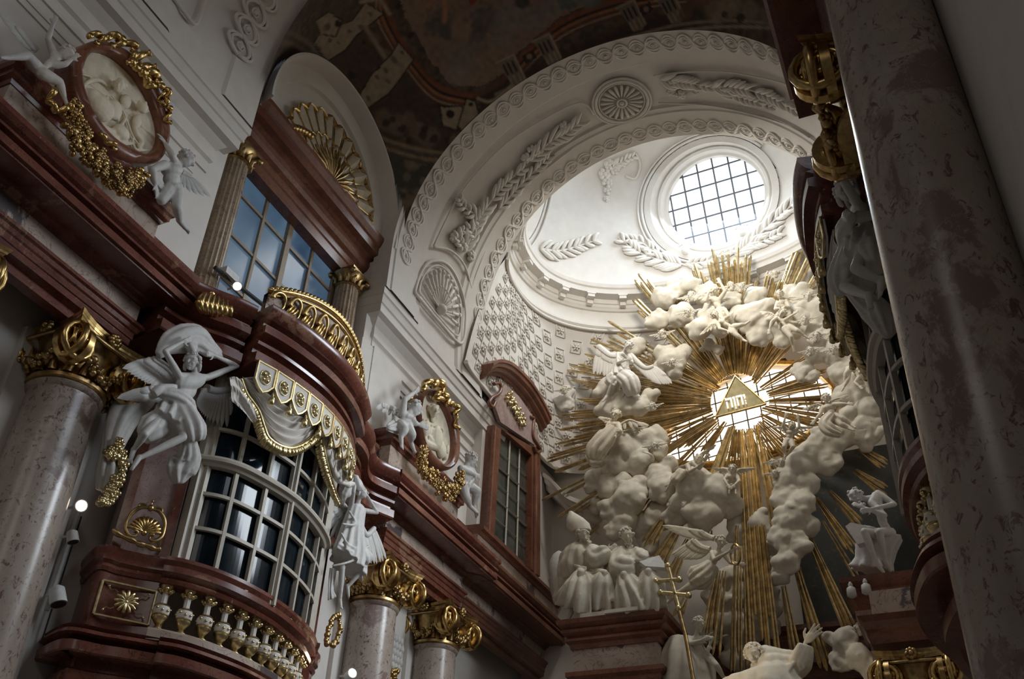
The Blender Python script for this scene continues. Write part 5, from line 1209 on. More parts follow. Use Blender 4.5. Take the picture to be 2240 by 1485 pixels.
me.materials.append(m); me.polygons.foreach_set('use_smooth', [True] * len(me.polygons))
o = bpy.data.objects.new('ceiling', me); COL.objects.link(o); struct(o)
# ================================================================== ornament and figures of the left wall
def hit_plan(px, py, P):      # first point where the sight line meets the upright surface over plan curve P
    d = ray(px, py); best = None
    for i in range(len(P) - 1):
        ax, ay = P[i]; bx, by = P[i + 1]; ex, ey = bx - ax, by - ay; det = d.x * -ey + d.y * ex
        if abs(det) < 1e-9: continue
        t = (ax * -ey + ay * ex) / det; s_ = (d.x * ay - d.y * ax) / det
        if -.02 <= s_ <= 1.02 and t > 0 and (best is None or t < best): best = t
    if best is None:
        X = P[0][0] if abs(P[0][1] - 9.7) < 2 and py < 2000 and px < 560 else P[-1][0]; return PX(px, py, X)
    return d * best
# ---- lambrequin plates
VP_ = poff(segB, -.16)
PL8 = [(478 + 0, 0)]
platetop = [(530, 790), (569, 801), (610, 818), (648, 842), (686, 872), (716, 905), (740, 940), (757, 975), (768, 1010), (773, 1042)]
Ls = [0]
for i in range(1, len(VP_)): Ls.append(Ls[-1] + math.dist(VP_[i], VP_[i - 1]))
def vp(u, z, d=0):
    P0 = poff(segB, -.16 + d); s_ = u * Ls[-1]; i = 0
    while i < len(Ls) - 2 and Ls[i + 1] < s_: i += 1
    f = (s_ - Ls[i]) / (Ls[i + 1] - Ls[i]); return V((P0[i][0] + (P0[i + 1][0] - P0[i][0]) * f, P0[i][1] + (P0[i + 1][1] - P0[i][1]) * f, z))
nd = ['first at left by raised elbow', 'second from the left', 'third from the left', 'fourth from the left', 'fifth from the left', 'sixth from the left', 'seventh from the left', 'eighth from the left', 'last at the right end']
for k in range(9):
    u0_, u1_ = .02 + k * .108, .02 + k * .108 + .098; um = (u0_ + u1_) / 2; zt, zb = 8.44, 7.93
    t = thing('valance_plate', 'white and gilt valance plate under the balcony cornice, ' + nd[k], 'valance plate', vp(um, zt), 'carved valance plates')
    poly = [(u0_, zt), (u1_, zt), (u1_, 8.12), (u1_ - .022, 8.02), (um + .02, 8.0), (um, 7.95), (um - .02, 8.0), (u0_ + .022, 8.02), (u0_, 8.12)]
    F = [vp(u, z, .05) for u, z in poly]; Bk = [vp(u, z, .0) for u, z in poly]; b = MB(); b.loft([Bk, F]); plt = b.build('plate', 'stucco', t)
    b = MB(); b.tube([p for p in F], .022, 6, True); b.build('gilt_edge', 'goldpale', plt, 60)
    c = vp(um, 8.22, .06); T = (vp(u1_, 8.22, .06) - vp(u0_, 8.22, .06)).normalized(); Z = V((0, 0, 1)); b = MB()
    for q_ in range(4):
        a = PI / 4 + q_ * PI / 2; b.ball(c + (T * math.cos(a) + Z * math.sin(a) * 1.25) * .055, .035, n=8, m=5)
    b.ball(c + T.cross(Z) * .02, .028); b.tube([c + (T * math.cos(a) + Z * math.sin(a) * 1.3) * .095 for a in [2 * PI * j / 14 for j in range(14)]], .008, 5, True); b.build('flower', 'goldpale', plt, 180)
    if 0 < k:
        p = vp(u0_ - .005, 7.93, .06); tg = MB(); tg.lathe([(.01, .1), (.025, .06), (.02, .03), (.045, .0), (.05, -.09), (.03, -.11)], p, 10); tg.build('tassel', 'goldpale', t, 60)
# ---- swag curtain under the plates
SWP = poff(segB, -.32)
def H(x, y, d=0.): p = hit_plan(x, y, SWP); return p * (1 - d / p.length)
def swag(name, top, bot, rows, folds, mat, parent, sag=0., amp=.05, fr=1.):
    T = smooth_pts([H(*p) for p in top], 8); B = smooth_pts([H(*p) for p in bot], 8); n = min(len(T), len(B)); R = []
    T = [T[int(i * (len(T) - 1) / 39)] for i in range(40)]; B = [B[int(i * (len(B) - 1) / 39)] for i in range(40)]
    for r in range(rows + 1):
        f = r / rows; row = []
        for i in range(40):
            u = i / 39; p = T[i].lerp(B[i], f); o = -p.normalized()
            row.append(p + V((o.x, o.y, 0)) * (.06 + amp * math.sin(f * folds * 2 * PI + 1.2 * math.sin(u * 5)) * math.sin(PI * min(1, max(0, u * .9 + .05))) + .10 * math.sin(PI * f)))
        R.append(row)
    b = MB(); b.grid(R); bk = [[p + p.normalized() * .05 for p in row] for row in R]; b.grid(bk)
    return b.build(name, mat, parent, 180)
cur = thing('carved_curtain', 'white carved curtain with gilt fringe swagged across the balcony window', 'curtain', H(640, 960), None)
swag('swag', [(528, 832), (560, 832), (600, 850), (645, 885), (690, 925)], [(530, 836), (560, 890), (575, 932), (590, 958), (612, 975), (640, 980), (668, 968), (690, 945), (697, 925)], 60, 7, 'stucco', cur, amp=.075)
fl = [(527, 828), (540, 862), (564, 896), (577, 933), (587, 957), (611, 974), (638, 980), (665, 970), (688, 950), (699, 920)]
fl2 = [(699, 915), (704, 945), (708, 985), (716, 1021), (724, 1050), (733, 1078), (742, 1098)]
q = random.Random(11)
b = MB()
for F_ in (fl, fl2):
    S = smooth_pts([H(*p, .12) for p in F_], 9)
    b.tube(S, .035, 6)
    for i in range(1, len(S) - 1):
        t_ = (S[i + 1] - S[i - 1]).normalized(); dn = V((0, 0, -1)); 
        w = t_.cross(-S[i].normalized()); w = -w if w.z > 0 else w
        for k in range(2): p = S[i] + t_ * q.uniform(-.03, .03); b.tube([p, p + w * .07 + V((q.uniform(-.01, .03), 0, -.03)), p + w * .12 + V((.01, 0, -.06))], [.03, .036, .014], 5)
b.build('fringe', 'goldpale', cur, 180)
swag('left_fall', [(500, 830), (512, 830), (526, 835), (535, 850)], [(505, 880), (530, 905), (550, 925), (566, 940)], 14, 2, 'stucco', cur)
b = MB()
for k in range(8):
    u = k / 7; pts = [(703 + u * 22, 920 + u * 12), (708 + u * 32, 965 + u * 8), (722 + u * 34, 1010 + u * 4), (742 + u * 24, 1050), (762 + u * 8, 1060)]
    b.tube(smooth_pts([H(*p, .10) for p in pts], 5), [.05 + .02 * math.sin(i) for i in range(21)], 7)
b.build('right_fall', 'stucco', cur, 180)
# ---- gilded crest over the cornice
crest = thing('cornice_crest', 'curved pale and gilt crest with acanthus scrolls on top of the balcony cornice', 'crest', (-9.0, 11.3, 9.42))
CP = poff(segB, -.2)
Lc = [0]
for i in range(1, len(CP)): Lc.append(Lc[-1] + math.dist(CP[i], CP[i - 1]))
def cp(u, z, d=0.):
    P0 = poff(segB, -.2 + d); s_ = u * Lc[-1]; i = 0
    while i < len(Lc) - 2 and Lc[i + 1] < s_: i += 1
    f = (s_ - Lc[i]) / (Lc[i + 1] - Lc[i]); return V((P0[i][0] + (P0[i + 1][0] - P0[i][0]) * f, P0[i][1] + (P0[i + 1][1] - P0[i][1]) * f, z))
ch = lambda u: .24 + .62 * math.sin(PI * (.04 + .92 * u)) ** .8
b = MB(); us_ = [k / 40 for k in range(41)]
b.grid([[cp(u, 9.4, -.1) for u in us_], [cp(u, 9.42 + ch(u), -.1) for u in us_], [cp(u, 9.42 + ch(u), .02) for u in us_], [cp(u, 9.4, .02) for u in us_]]); b.build('panel', 'beige', crest, 40)
b = MB(); b.tube([cp(u, 9.43 + ch(u), .04) for u in us_], .05, 8)
for k in range(120): u = k / 119; b.ball(cp(u, 9.45 + ch(u), .05) + V((0, 0, .03 * math.sin(k * 2.1))), .042, n=6, m=5)
b.tube([cp(u, 9.36 + ch(u) * .93, .05) for u in us_], .022, 6); b.build('rope_edge', 'gold', crest, 180)
b = MB()
for k in range(9):
    u = .1 + k * .098; z = 9.5; h = ch(u) * .75; T = (cp(min(1, u + .01), z) - cp(u, z)).normalized(); c = cp(u, z, .05)
    P = [c + T * (-.16 + .14 * math.cos(a)) + V((0, 0, h * .45 + (h * .42) * math.sin(a) * (1 - .1 * a))) + V((.05, 0, 0)) * math.sin(a * .7) for a in [PI * 1.1 - .35 * j for j in range(13)]]
    b.tube(smooth_pts(P, 2), [.05 * (1 - .03 * j) for j in range(25)], 7)
    for j in range(3): b.tube([c + T * (.02 + .05 * j), c + T * (.08 + .06 * j) + V((.03, 0, h * .5)), c + T * (.16 + .05 * j) + V((0, 0, h * (.75 - .12 * j)))], [.02, .035, .015], 6)
b.build('acanthus_scroll', 'gold', crest, 180)
# crown-like gilded dome and the gilded fluted shell
t = thing('domed_finial', 'gilded crown-shaped finial in front of the blue window', 'finial', PX(650, 715, -9.7)); c = PX(648, 712, -9.6); s_ = mpp(c)
b = MB(); b.ball(c + V((0, 0, .02)), (.34, 46 * s_, .26), None, 20, 12); b.build('cap', 'goldold', t, 180)
b = MB()
for yy, r in ((.17, 1.0), (.42, .72)):
    b.tube([c + V((.36 * r * math.cos(a), yy, .02 + .28 * r * math.sin(a))) for a in [2 * PI * k / 24 for k in range(24)]], .045, 6, True)
b.ball(c + V((0, -.03, .30)), .06)
for k in range(14): a = 2 * PI * k / 14; b.ball(c + V((.32 * math.cos(a), .5, .22 * math.sin(a) - .05)), .07, n=6, m=5)
b.build('bands', 'gold', t, 180)
t = thing('gilded_shell_scroll', 'gilded fluted shell scroll at the left end of the balcony crest', 'ornament', PX(480, 690, -9.6)); b = MB()
for k in range(9):
    f = k / 8; x = 440 + f * 82; b.tube(smooth_pts([PX(x + 2, 684 + f * 22, -9.45), PX(x - 4 + f * 6, 664 + f * 20, -9.35), PX(x + 6, 645 + f * 16, -9.45), PX(x + 18, 646 + f * 20, -9.62)], 4), [.035, .05, .06, .065, .07, .065, .06, .05, .045, .04, .035, .03, .03], 8)
for x, y in ((478, 645), (462, 643), (495, 650)): b.ball(PX(x, y, -9.5), .07)
b.build('flutes', 'gold', t, 180)
b = MB(); b.prism([PX(420, 672, -9.8), PX(438, 645, -9.8), PX(448, 634, -9.8), PX(470, 650, -9.8), PX(480, 672, -9.8), PX(450, 690, -9.8)], V((-.3, 0, 0))); tag(b.build('stone_block', 'beige'), 'small pale stone block behind the gilded shell scroll', 'stone block')
# ---- cartouche with shell on the left side pier
def shell_cart(px, py, s, X, label, mir=False):
    c = PX(px, py, X); m_s = mpp(c); t = thing('shell_cartouche', label, 'cartouche', c); N = V((.78, -.62, 0)).normalized(); U = V((-N.y, N.x, 0)); U = U if U.y > 0 else -U; Z = V((0, 0, 1)); S = s * m_s
    b = MB()
    for k in range(11):
        a = math.radians(8 + 164 * k / 10); d = U * -math.cos(a) + Z * math.sin(a); b.tube([c - Z * .35 * S + N * .05, c - Z * .35 * S + d * .5 * S + N * .16 * S, c - Z * .35 * S + d * .82 * S + N * .05], [.03 * S, .09 * S, .11 * S], 8)
    b.ball(c - Z * .38 * S + N * .1 * S, .16 * S); b.build('shell', 'gold', t, 180)
    b = MB()
    for sd in (-1, 1):
        P = [c + U * sd * x * S + Z * z * S + N * n_ * S for x, z, n_ in ((.12, .98, .1), (.45, .95, .12), (.8, .6, .1), (.95, .1, .08), (.9, -.4, .1), (.62, -.72, .14), (.36, -.66, .16), (.34, -.45, .18), (.5, -.42, .18))]
        b.tube(smooth_pts(P, 4), [.07 * S + .05 * S * abs(math.sin(i * .25)) for i in range(33)], 8)
        P = [c + U * sd * x * S + Z * z * S + N * .1 * S for x, z in ((.1, 1.0), (.3, 1.15), (.55, 1.12), (.6, .95), (.45, .9))]; b.tube(smooth_pts(P, 4), .06 * S, 6)
    b.ball(c + Z * 1.02 * S + N * .12 * S, (.16 * S, .16 * S, .2 * S)); b.tube([c + Z * 1.1 * S, c + Z * 1.4 * S + N * .1 * S], [.06 * S, .03 * S], 6); b.ball(c + Z * 1.42 * S + N * .1 * S, .08 * S)
    b.build('scroll_frame', 'goldold', t, 180)
    b = MB(); b.tube(smooth_pts([c + U * x * S - Z * z * S + N * .1 * S for x, z in ((-1.5, .55), (-1.2, .75), (-.7, .85), (-.3, .95), (0, 1.02), (.35, 1.0), (.7, 1.1), (1.0, 1.05))], 4), [.1 * S + .07 * S * abs(math.sin(i * .5)) for i in range(29)], 10); b.build('ribbed_base', 'goldold', t, 180)
    return t
shell_cart(318, 1152, 42, -9.95, 'gilded scallop shell in a scrolled frame left of the balcony window')
# ---- ceiling lights, spot lights
def spot(px, py, X, aim, label, lit, r=.09, L=.2, name='spotlight'):
    c = PX(px, py, X); t = thing(name, label, 'spotlight', c, 'small white spotlights'); a = V(aim).normalized()
    b = MB(); b.lathe([(r * .5, -L), (r * .9, -L * .85), (r, -L * .1), (r * 1.05, 0), (r * .9, .0)], c, 20, a); b.build('housing', 'fixture', t, 60)
    b = MB(); b.lathe([(r * .88, -.004), (r * .86, .004)], c, 20, a); b.build('lens', 'lamp' if lit else 'dark', t)
    b = MB(); b.tube([c - a * L * .6, c - a * L * .6 - V((.02, 0, 0)) + V((-.18, 0, 0))], .02, 6); b.build('bracket', 'fixture', t); return c
spot(178, 1106, -10.55, (.75, -.35, -.25), 'lit spotlight at the top of the lamp rail on the white wall', True, .085, .14)
spot(160, 1186, -10.6, (.3, .25, -1), 'unlit white spotlight in the middle of the lamp rail', False, .08, .17)
spot(128, 1322, -10.6, (.4, .15, -1), 'unlit white spotlight at the foot of the lamp rail', False, .11, .26)
spot(771, 1472, -10.4, (.85, -.5, .1), 'lit spotlight at the bottom edge, right of the balcony', True, .09, .22)
spot(519, 626, -10.15, (.6, -.6, -.5), 'lit spotlight on the rail below the blue window', True, .08, .16)
b = MB(); b.tube([PX(172, 1120, -10.85), PX(102, 1335, -10.85)], .035, 6); tag(b.build('lamp_rail', 'fixture'), 'upright grey lamp rail on the white wall left of the balcony', 'rail')
b = MB(); b.tube([PX(178, 1130, -10.88), PX(92, 1400, -10.88)], .012, 5); tag(b.build('power_cable', 'dark'), 'thin dark cable beside the lamp rail on the white wall', 'cable')
b = MB(); b.tube([PX(470, 585, -10.3), PX(560, 655, -10.3), PX(625, 705, -10.3)], .04, 6); tag(b.build('lamp_rail', 'dark'), 'dark rail running diagonally below the blue window', 'rail')
b = MB(); c = PX(500, 603, -10.3); b.box(c, (.18, .34, .14)); tag(b.build('junction_box', 'fixture'), 'small white box fixed to the rail below the blue window', 'box')
b = MB(); b.box(PX(790, 868, -10.25), (.18, .36, .12)); tag(b.build('stone_bracket', 'plaster'), 'small white plaster block bracket right of the balcony crest', 'bracket')
# ---- great winged figure (left)
def FX3(d, X): return {k: PX(v[0], v[1], X + v[2]) for k, v in d.items()}
XA = -9.62
J = FX3(dict(head=(420, 792, .32), neck=(426, 812, .24), sl=(452, 826, .22), sr=(392, 822, .22), el=(519, 800, .30), er=(361, 768, .34), wl=(468, 777, .36), wr=(398, 748, .36), hl=(405, 893, .16), hr=(378, 886, .16), kl=(400, 957, .52), kr=(316, 950, .36), al=(303, 1003, .30), ar=(292, 985, .16)), XA)
J['tl'] = (PX(288, 1024, XA + .3) - J['al']); J['tr'] = PX(284, 1010, XA + .2) - J['ar']; J['dl'] = PX(446, 770, XA + .4) - J['wl']; J['dr'] = PX(416, 742, XA + .4) - J['wr']; HA = 40 * mpp(J['head'])
t = thing('winged_figure', 'large white winged figure with raised arms left of the balcony window', 'statue', J['hl'], 'winged figures flanking the balcony'); lk = V((.35, -.95, -.35))
b = MB(); body(b, J, HA, 1.0); head(b, J['head'], lk, V((.05, .1, 1)), HA); sculpt(b, 'body', 'statue', t, .0115, 1)
b = MB(); hair(b, J['head'], lk, V((.05, .1, 1)), HA, 70, .11, 3, .5); b.build('hair', 'statue', t, 180)
def DX(lst, X): return [PX(x, y, X + o) for x, y, o in lst]
b = MB()
drape(b, DX([(394, 882, .20), (389, 900, .22), (384, 920, .28), (374, 940, .32)], XA), [.22, .27, .31, .28], 11, .24, 0, .62)
drape(b, DX([(400, 905, .34), (420, 940, .50), (424, 965, .50)], XA), [.22, .20, .12], 8, .25, 1, .8)
drape(b, DX([(352, 925, .2), (330, 940, .22), (312, 958, .2)], XA), [.2, .19, .1], 7, .2, 1, .7)
drape(b, DX([(412, 962, .46), (408, 1000, .30), (392, 1030, .22), (390, 1058, .2)], XA), [.12, .22, .20, .07], 8, .35, 2, .6)
drape(b, DX([(330, 866, .1), (350, 858, .3), (385, 865, .4), (412, 885, .42), (418, 915, .36)], XA), [.05, .08, .10, .10, .06], 6, .2, 0, .8)
drape(b, DX([(335, 862, .3), (352, 850, .34), (385, 846, .34)], XA), [.07, .06, .04], 5, .2, 0, .8)
o = sculpt(b, 'drapery', 'statue', t, .018, 1)
b = MB()
drape(b, DX([(345, 778, .1), (370, 752, .16), (402, 740, .22), (432, 740, .26), (455, 758, .26), (487, 778, .2)], XA), [.06, .16, .20, .20, .15, .05], 6, .25, 0, .55); drape(b, DX([(412, 745, .3), (420, 760, .32), (425, 770, .3)], XA), [.08, .1, .08], 5, .2, 0, .6)
sculpt(b, 'veil', 'statue', t, .02, 1)
wing(PX(380, 830, XA + .02), PX(336, 786, XA - .02), PX(262, 905, XA) - PX(338, 800, XA), 15, .50, .06, 'wing', 'statue', t, .10, .03, 4, .15)
wing(PX(372, 850, XA), PX(330, 850, XA), PX(262, 905, XA) - PX(325, 835, XA), 10, .55, .06, 'lower_feathers', 'statue', t, .0, .03, 3)
wing(PX(452, 850, XA + .02), PX(506, 850, XA + .02), PX(420, 935, XA) - PX(490, 840, XA), 16, .55, .06, 'wing', 'statue', t, -.1, .03, 4, .3)
# long curtain end hanging left of it
t = thing('curtain_end', 'white carved curtain end with gilt fringe hanging left of the winged figure', 'curtain', PX(250, 940, -10.3)); b = MB()
drape(b, DX([(330, 868, .2), (300, 885, .15), (272, 905, .1), (255, 940, .1), (245, 980, .1), (238, 1030, .1), (228, 1075, .1)], -10.4), [.12, .2, .24, .20, .15, .16, .10], 6, .3, 1, .55); b.build('cloth', 'statue', t, 180)
b = MB()
for P in ([(262, 966), (240, 985), (234, 995), (250, 1000), (262, 1010)], [(262, 985), (268, 1010), (262, 1040), (258, 1060)], [(248, 1050), (240, 1066), (226, 1090), (220, 1098), (236, 1092), (252, 1072)]):
    S = smooth_pts([PX(x, y, -10.2) for x, y in P], 6)
    for p in S:
        for k in range(3): b.ball(p + V((.02 * k, q.uniform(-.04, .04), q.uniform(-.04, .04))), q.uniform(.03, .055), n=6, m=5)
b.build('fringe', 'goldpale', t, 180)
# ---- second winged figure (right)
XB = -9.75; cx_ = lambda x, y, o=0.: (690 + x / 4.122, 1000 + y / 4.122, o)
J = FX3(dict(head=cx_(412, 320, .30), neck=cx_(385, 400, .24), sl=cx_(445, 480, .2), sr=cx_(320, 440, .22), el=cx_(555, 500, .28), er=cx_(345, 310, .36), wl=cx_(470, 350, .32), wr=cx_(360, 215, .36), hl=cx_(400, 760, .15), hr=cx_(270, 770, .15), kl=cx_(440, 990, .42), kr=cx_(240, 1010, .26), al=cx_(290, 1170, .2), ar=cx_(222, 1290, .22)), XB)
J['dl'] = PX(*cx_(440, 270)[:2], XB + .35) - J['wl']; J['dr'] = PX(*cx_(395, 185)[:2], XB + .35) - J['wr']; HB = 29 * mpp(J['head']); J['tr'] = V((.5, -.3, -.9)); J['tl'] = V((.2, .2, -1))
t = thing('winged_figure', 'white winged figure in short tunic with raised arm right of the balcony window', 'statue', J['hl'], 'winged figures flanking the balcony'); lk = V((.7, .35, .15))
b = MB(); body(b, J, HB, 1.0); head(b, J['head'], lk, V((-.1, 0, 1)), HB); sculpt(b, 'body', 'statue', t, .0115, 1)
b = MB(); hair(b, J['head'], lk, V((-.1, 0, 1)), HB, 60, .11, 4, .4); b.build('hair', 'statue', t, 180)
b = MB(); D2 = lambda L: [PX(*cx_(x, y)[:2], XB + o) for x, y, o in L]
drape(b, D2([(380, 470, .26), (350, 600, .26), (330, 740, .26), (310, 880, .26), (290, 975, .28)]), [.20, .24, .30, .37, .40], 11, .2, 0, .6)
drape(b, D2([(400, 860, .32), (440, 920, .40), (450, 960, .40)]), [.2, .2, .1], 7, .2, 0, .7)
for L in ([(230, 680, .4), (300, 790, .45), (420, 830, .4), (480, 800, .25)], [(240, 600, .35), (330, 610, .4), (410, 580, .35)], [(250, 760, .4), (320, 850, .45), (440, 840, .4)], [(150, 980, .3), (250, 960, .42), (340, 930, .45), (450, 880, .4)], [(300, 480, .34), (350, 560, .38), (380, 620, .36)]): b.tube(smooth_pts(D2(L), 5), .024, 7)
sculpt(b, 'tunic', 'statue', t, .018, 1)
b = MB(); drape(b, D2([(330, 170, .2), (370, 200, .35), (400, 260, .4), (430, 270, .4)]), [.05, .09, .09, .03], 5, .2); drape(b, D2([(380, 180, .3), (330, 260, .3), (270, 340, .25), (240, 400, .1), (250, 450, .05)]), [.06, .09, .10, .07, .05], 5, .3); sculpt(b, 'veil', 'statue', t, .02, 1)
wing(PX(*cx_(400, 620)[:2], XB), PX(*cx_(530, 640)[:2], XB), V((.05, .15, -1)), 12, .55, .06, 'wing', 'statue', t, -.3, .03, 4, .25)
wing(PX(*cx_(270, 480)[:2], XB), PX(*cx_(235, 440)[:2], XB), PX(*cx_(170, 900)[:2], XB) - PX(*cx_(235, 480)[:2], XB), 8, .95, .06, 'wing', 'statue', t, .1, .03, 4)
drp = MB(); drape(drp, D2([(160, 1010, .1), (150, 1100, .1), (140, 1200, .12), (150, 1270, .12)]), [.08, .07, .05, .09], 5, .3); drp.build('hanging_cloth', 'statue', t, 180)
# gilt garland below it
t = thing('gilt_drop', 'gilded hanging ornament at the right end of the balcony', 'ornament', PX(735, 1380, -9.9)); b = MB()
for P in ([(738, 1345), (722, 1360), (714, 1390), (712, 1410)], [(738, 1350), (742, 1375), (735, 1400), (725, 1412)]):
    for p in smooth_pts([PX(x, y, -9.85) for x, y in P], 6): b.ball(p + V((.02, q.uniform(-.03, .03), 0)), q.uniform(.035, .06), n=6, m=5)
b.build('leaves', 'goldold', t, 180)
# ---- medallions
def medallion(outer, inner, X, label, figs, crest, name='medallion'):
    O = [PX(x, y, X) for x, y in outer]; I = [PX(x, y, X) for x, y in inner]; O = smooth_pts(O + [O[0]], 4)[:-1]; I = smooth_pts(I + [I[0]], 4)[:-1]
    n = 56; O = [O[int(k * len(O) / n)] for k in range(n)]; I = [I[int(k * len(I) / n)] for k in range(n)]; c = sum(O, V()) / n
    t = thing(name, label, 'medallion', c); dx = V((1, 0, 0)); M_ = [o_.lerp(i_, .5) for o_, i_ in zip(O, I)]
    b = MB(); b.grid([[p - dx * .25 for p in O], [p + dx * .03 for p in O], [o_.lerp(i_, .12) + dx * .08 for o_, i_ in zip(O, I)], [p + dx * .13 for p in M_], [o_.lerp(i_, .88) + dx * .09 for o_, i_ in zip(O, I)], [p + dx * .03 for p in I], [p - dx * .06 for p in I]], False, True); b.build('frame', 'redwood', t, 60)
    b = MB(); rows = [[c + (p - c) * k + dx * (-.05 + .02 * (1 - k)) for p in I] for k in (1.02, .7, .4, .1, .01)]; b.grid(rows, False, True); b.build('relief_ground', 'cream', t, 180)
    b = MB()
    for kind, a in figs:
        if kind == 'ball': x, y, r, sq = a; p = PX(x, y, X + .02); R = r * mpp(p); b.ball(p, (R * .6, R, R * sq), None, 14, 9)
        elif kind == 'head':
            x, y, r, lk_ = a; p = PX(x, y, X + .08); H_h = 2.3 * r * mpp(p); head(b, p, V(lk_), V((0, 0, 1)), H_h); hair(b, p, V(lk_), V((0, 0, 1)), H_h, 40, .12, int(x))
        else:
            pts, r = a; S = smooth_pts([PX(x, y, X + .0) for x, y in pts], 5); R = r * mpp(S[0]); b.tube(S, [R * (.5 + .6 * math.sin(PI * (i + .5) / len(S))) for i in range(len(S))], 8)
    sculpt(b, 'relief_figures', 'cream', t, .016, 1)
    for pts, r in crest:
        b = MB(); S = smooth_pts([PX(x, y, X + .16) for x, y in pts], 5); R = r * mpp(S[0]); b.tube([p + dx * .05 * math.sin(i * .9) for i, p in enumerate(S)], [R * (.7 + .5 * abs(math.sin(i * .7))) for i in range(len(S))], 8)
        b.build('gilt_scroll', 'gold', t, 180)
    return t
def garland(path, X, label, seed, r=.07, n=5):
    q = random.Random(seed); S = smooth_pts([PX(x, y, X) for x, y in path], 10); t = thing('garland', label, 'garland', S[len(S) // 2]); b = MB(); b2 = MB()
    L = len(S)
    for i, p in enumerate(S):
        w = .07 + .13 * math.sin(PI * i / L)
        for k in range(n):
            c = p + V((q.uniform(-.02, .16), q.uniform(-w, w), q.uniform(-w, w)))
            if k % 2: b2.ball(c, q.uniform(.5, .9) * r, n=7, m=5)
            else:
                for j in range(4): a = 2 * PI * j / 4 + q.random(); b.ball(c + V((.03, math.cos(a) * r * .5, math.sin(a) * r * .5)), r * .42, n=6, m=4)
    b.build('flowers', 'goldold', t, 180); b2.build('fruit', 'gold', t, 180); return t
k1 = 1 / 2.97; A1 = lambda *L: [(x * k1, y * k1) for x, y in L]
F1 = [('head', (260, 190, 15, (.6, -.6, -.3))), ('head', (310, 236, 13, (.5, .6, 0))), ('ball', (275, 222, 14, 1.4)), ('ball', (220, 235, 34, .9)), ('ball', (205, 215, 22, .9)), ('ball', (250, 240, 20, 1.3)), ('ball', (300, 265, 12, 1.6)), ('ball', (265, 290, 22, .8)),
      ('t', (A1((560, 690), (650, 720), (740, 760)), 9)), ('t', (A1((740, 760), (760, 770), (770, 790)), 5)), ('t', (A1((520, 600), (560, 540), (640, 520), (700, 560)), 5)), ('t', (A1((530, 640), (560, 590), (620, 590)), 5)), ('t', (A1((720, 620), (800, 720), (860, 880), (920, 960)), 3)), ('t', (A1((640, 800), (720, 850), (830, 860)), 6)), ('t', (A1((640, 840), (740, 890), (840, 890)), 6)), ('t', (A1((680, 880), (760, 930), (860, 930)), 6)), ('t', (A1((820, 760), (780, 820), (720, 840)), 4)), ('t', (A1((870, 780), (880, 860), (920, 920), (900, 960)), 7)), ('t', (A1((700, 620), (690, 660), (720, 700)), 5)), ('t', (A1((860, 900), (880, 970), (960, 975)), 4)), ('t', (A1((520, 480), (580, 495), (620, 520)), 3)), ('t', (A1((560, 770), (600, 820), (660, 860)), 6))]
C1 = [(A1((565, 245), (590, 225), (640, 220), (665, 245), (640, 275)), 6), (A1((680, 260), (720, 225), (770, 240), (790, 280), (740, 290)), 7), (A1((760, 250), (820, 270), (880, 300), (860, 330)), 7), (A1((870, 340), (850, 390), (810, 410)), 6), (A1((840, 420), (880, 380), (930, 350), (970, 350)), 8), (A1((860, 440), (900, 440), (960, 430), (1010, 440)), 9), (A1((900, 480), (950, 460), (1010, 480), (1020, 540)), 10), (A1((930, 500), (960, 540), (990, 560)), 9), (A1((1020, 560), (1070, 570), (1095, 610), (1070, 650), (1090, 700)), 6), (A1((1080, 700), (1110, 720), (1080, 760), (1100, 800)), 5), (A1((1060, 590), (1040, 640), (1060, 690)), 3), (A1((340, 580), (325, 640), (350, 700), (410, 710), (450, 670)), 7), (A1((455, 670), (480, 690), (500, 720)), 6), (A1((640, 870), (700, 920), (740, 940), (735, 970)), 5)]
medallion([(150, 120), (195, 92), (245, 97), (300, 132), (340, 188), (362, 255), (367, 300), (352, 345), (325, 361), (280, 354), (235, 327), (195, 282), (160, 215), (147, 160)], [(172, 160), (180, 130), (205, 113), (245, 125), (290, 165), (325, 220), (344, 280), (340, 320), (318, 338), (290, 330), (245, 305), (205, 260), (180, 205)], -9.8, 'large oval medallion with red marble frame and gilt crest at the upper left', F1, C1)
garland([(150, 240), (155, 285), (180, 330), (225, 375), (265, 405), (300, 385)], -9.72, 'gilded fruit garland below the larger medallion at the upper left', 21)
k2 = 1 / 3.7125; A2 = lambda *L: [(780 + x * k2, 850 + y * k2) for x, y in L]; B2_ = lambda x, y, r, s: ('ball', (780 + x * k2, 850 + y * k2, r, s))
F2 = [('head', (780 + 625 * k2, 850 + 185 * k2, 13, (.8, -.5, -.2))), B2_(620, 240, 8, 1.5), ('t', (A2((560, 390), (560, 440), (640, 470), (700, 440)), 8)), ('t', (A2((640, 350), (600, 330), (590, 390)), 5)), B2_(650, 400, 20, 1.5), B2_(690, 500, 16, 1.2), B2_(570, 320, 12, 1.8), B2_(740, 490, 6, 2.), ('t', (A2((580, 380), (620, 440), (680, 480)), 6)), ('t', (A2((660, 310), (700, 340), (680, 440)), 3)), ('t', (A2((520, 280), (600, 290), (610, 380), (580, 420)), 4)), ('t', (A2((640, 480), (700, 520), (720, 580)), 7)), ('t', (A2((540, 240), (550, 300)), 3))]
C2_ = [(A2((440, 60), (430, 100), (470, 110)), 3), (A2((520, 20), (560, -40), (600, -60), (640, -40)), 7), (A2((600, -20), (660, -60), (700, -10), (690, 40)), 9), (A2((660, 30), (640, 70), (700, 90)), 6), (A2((690, 60), (740, 80), (720, 130)), 8), (A2((740, 120), (800, 130), (825, 170), (790, 200)), 5), (A2((800, 200), (810, 290), (830, 330)), 3)]
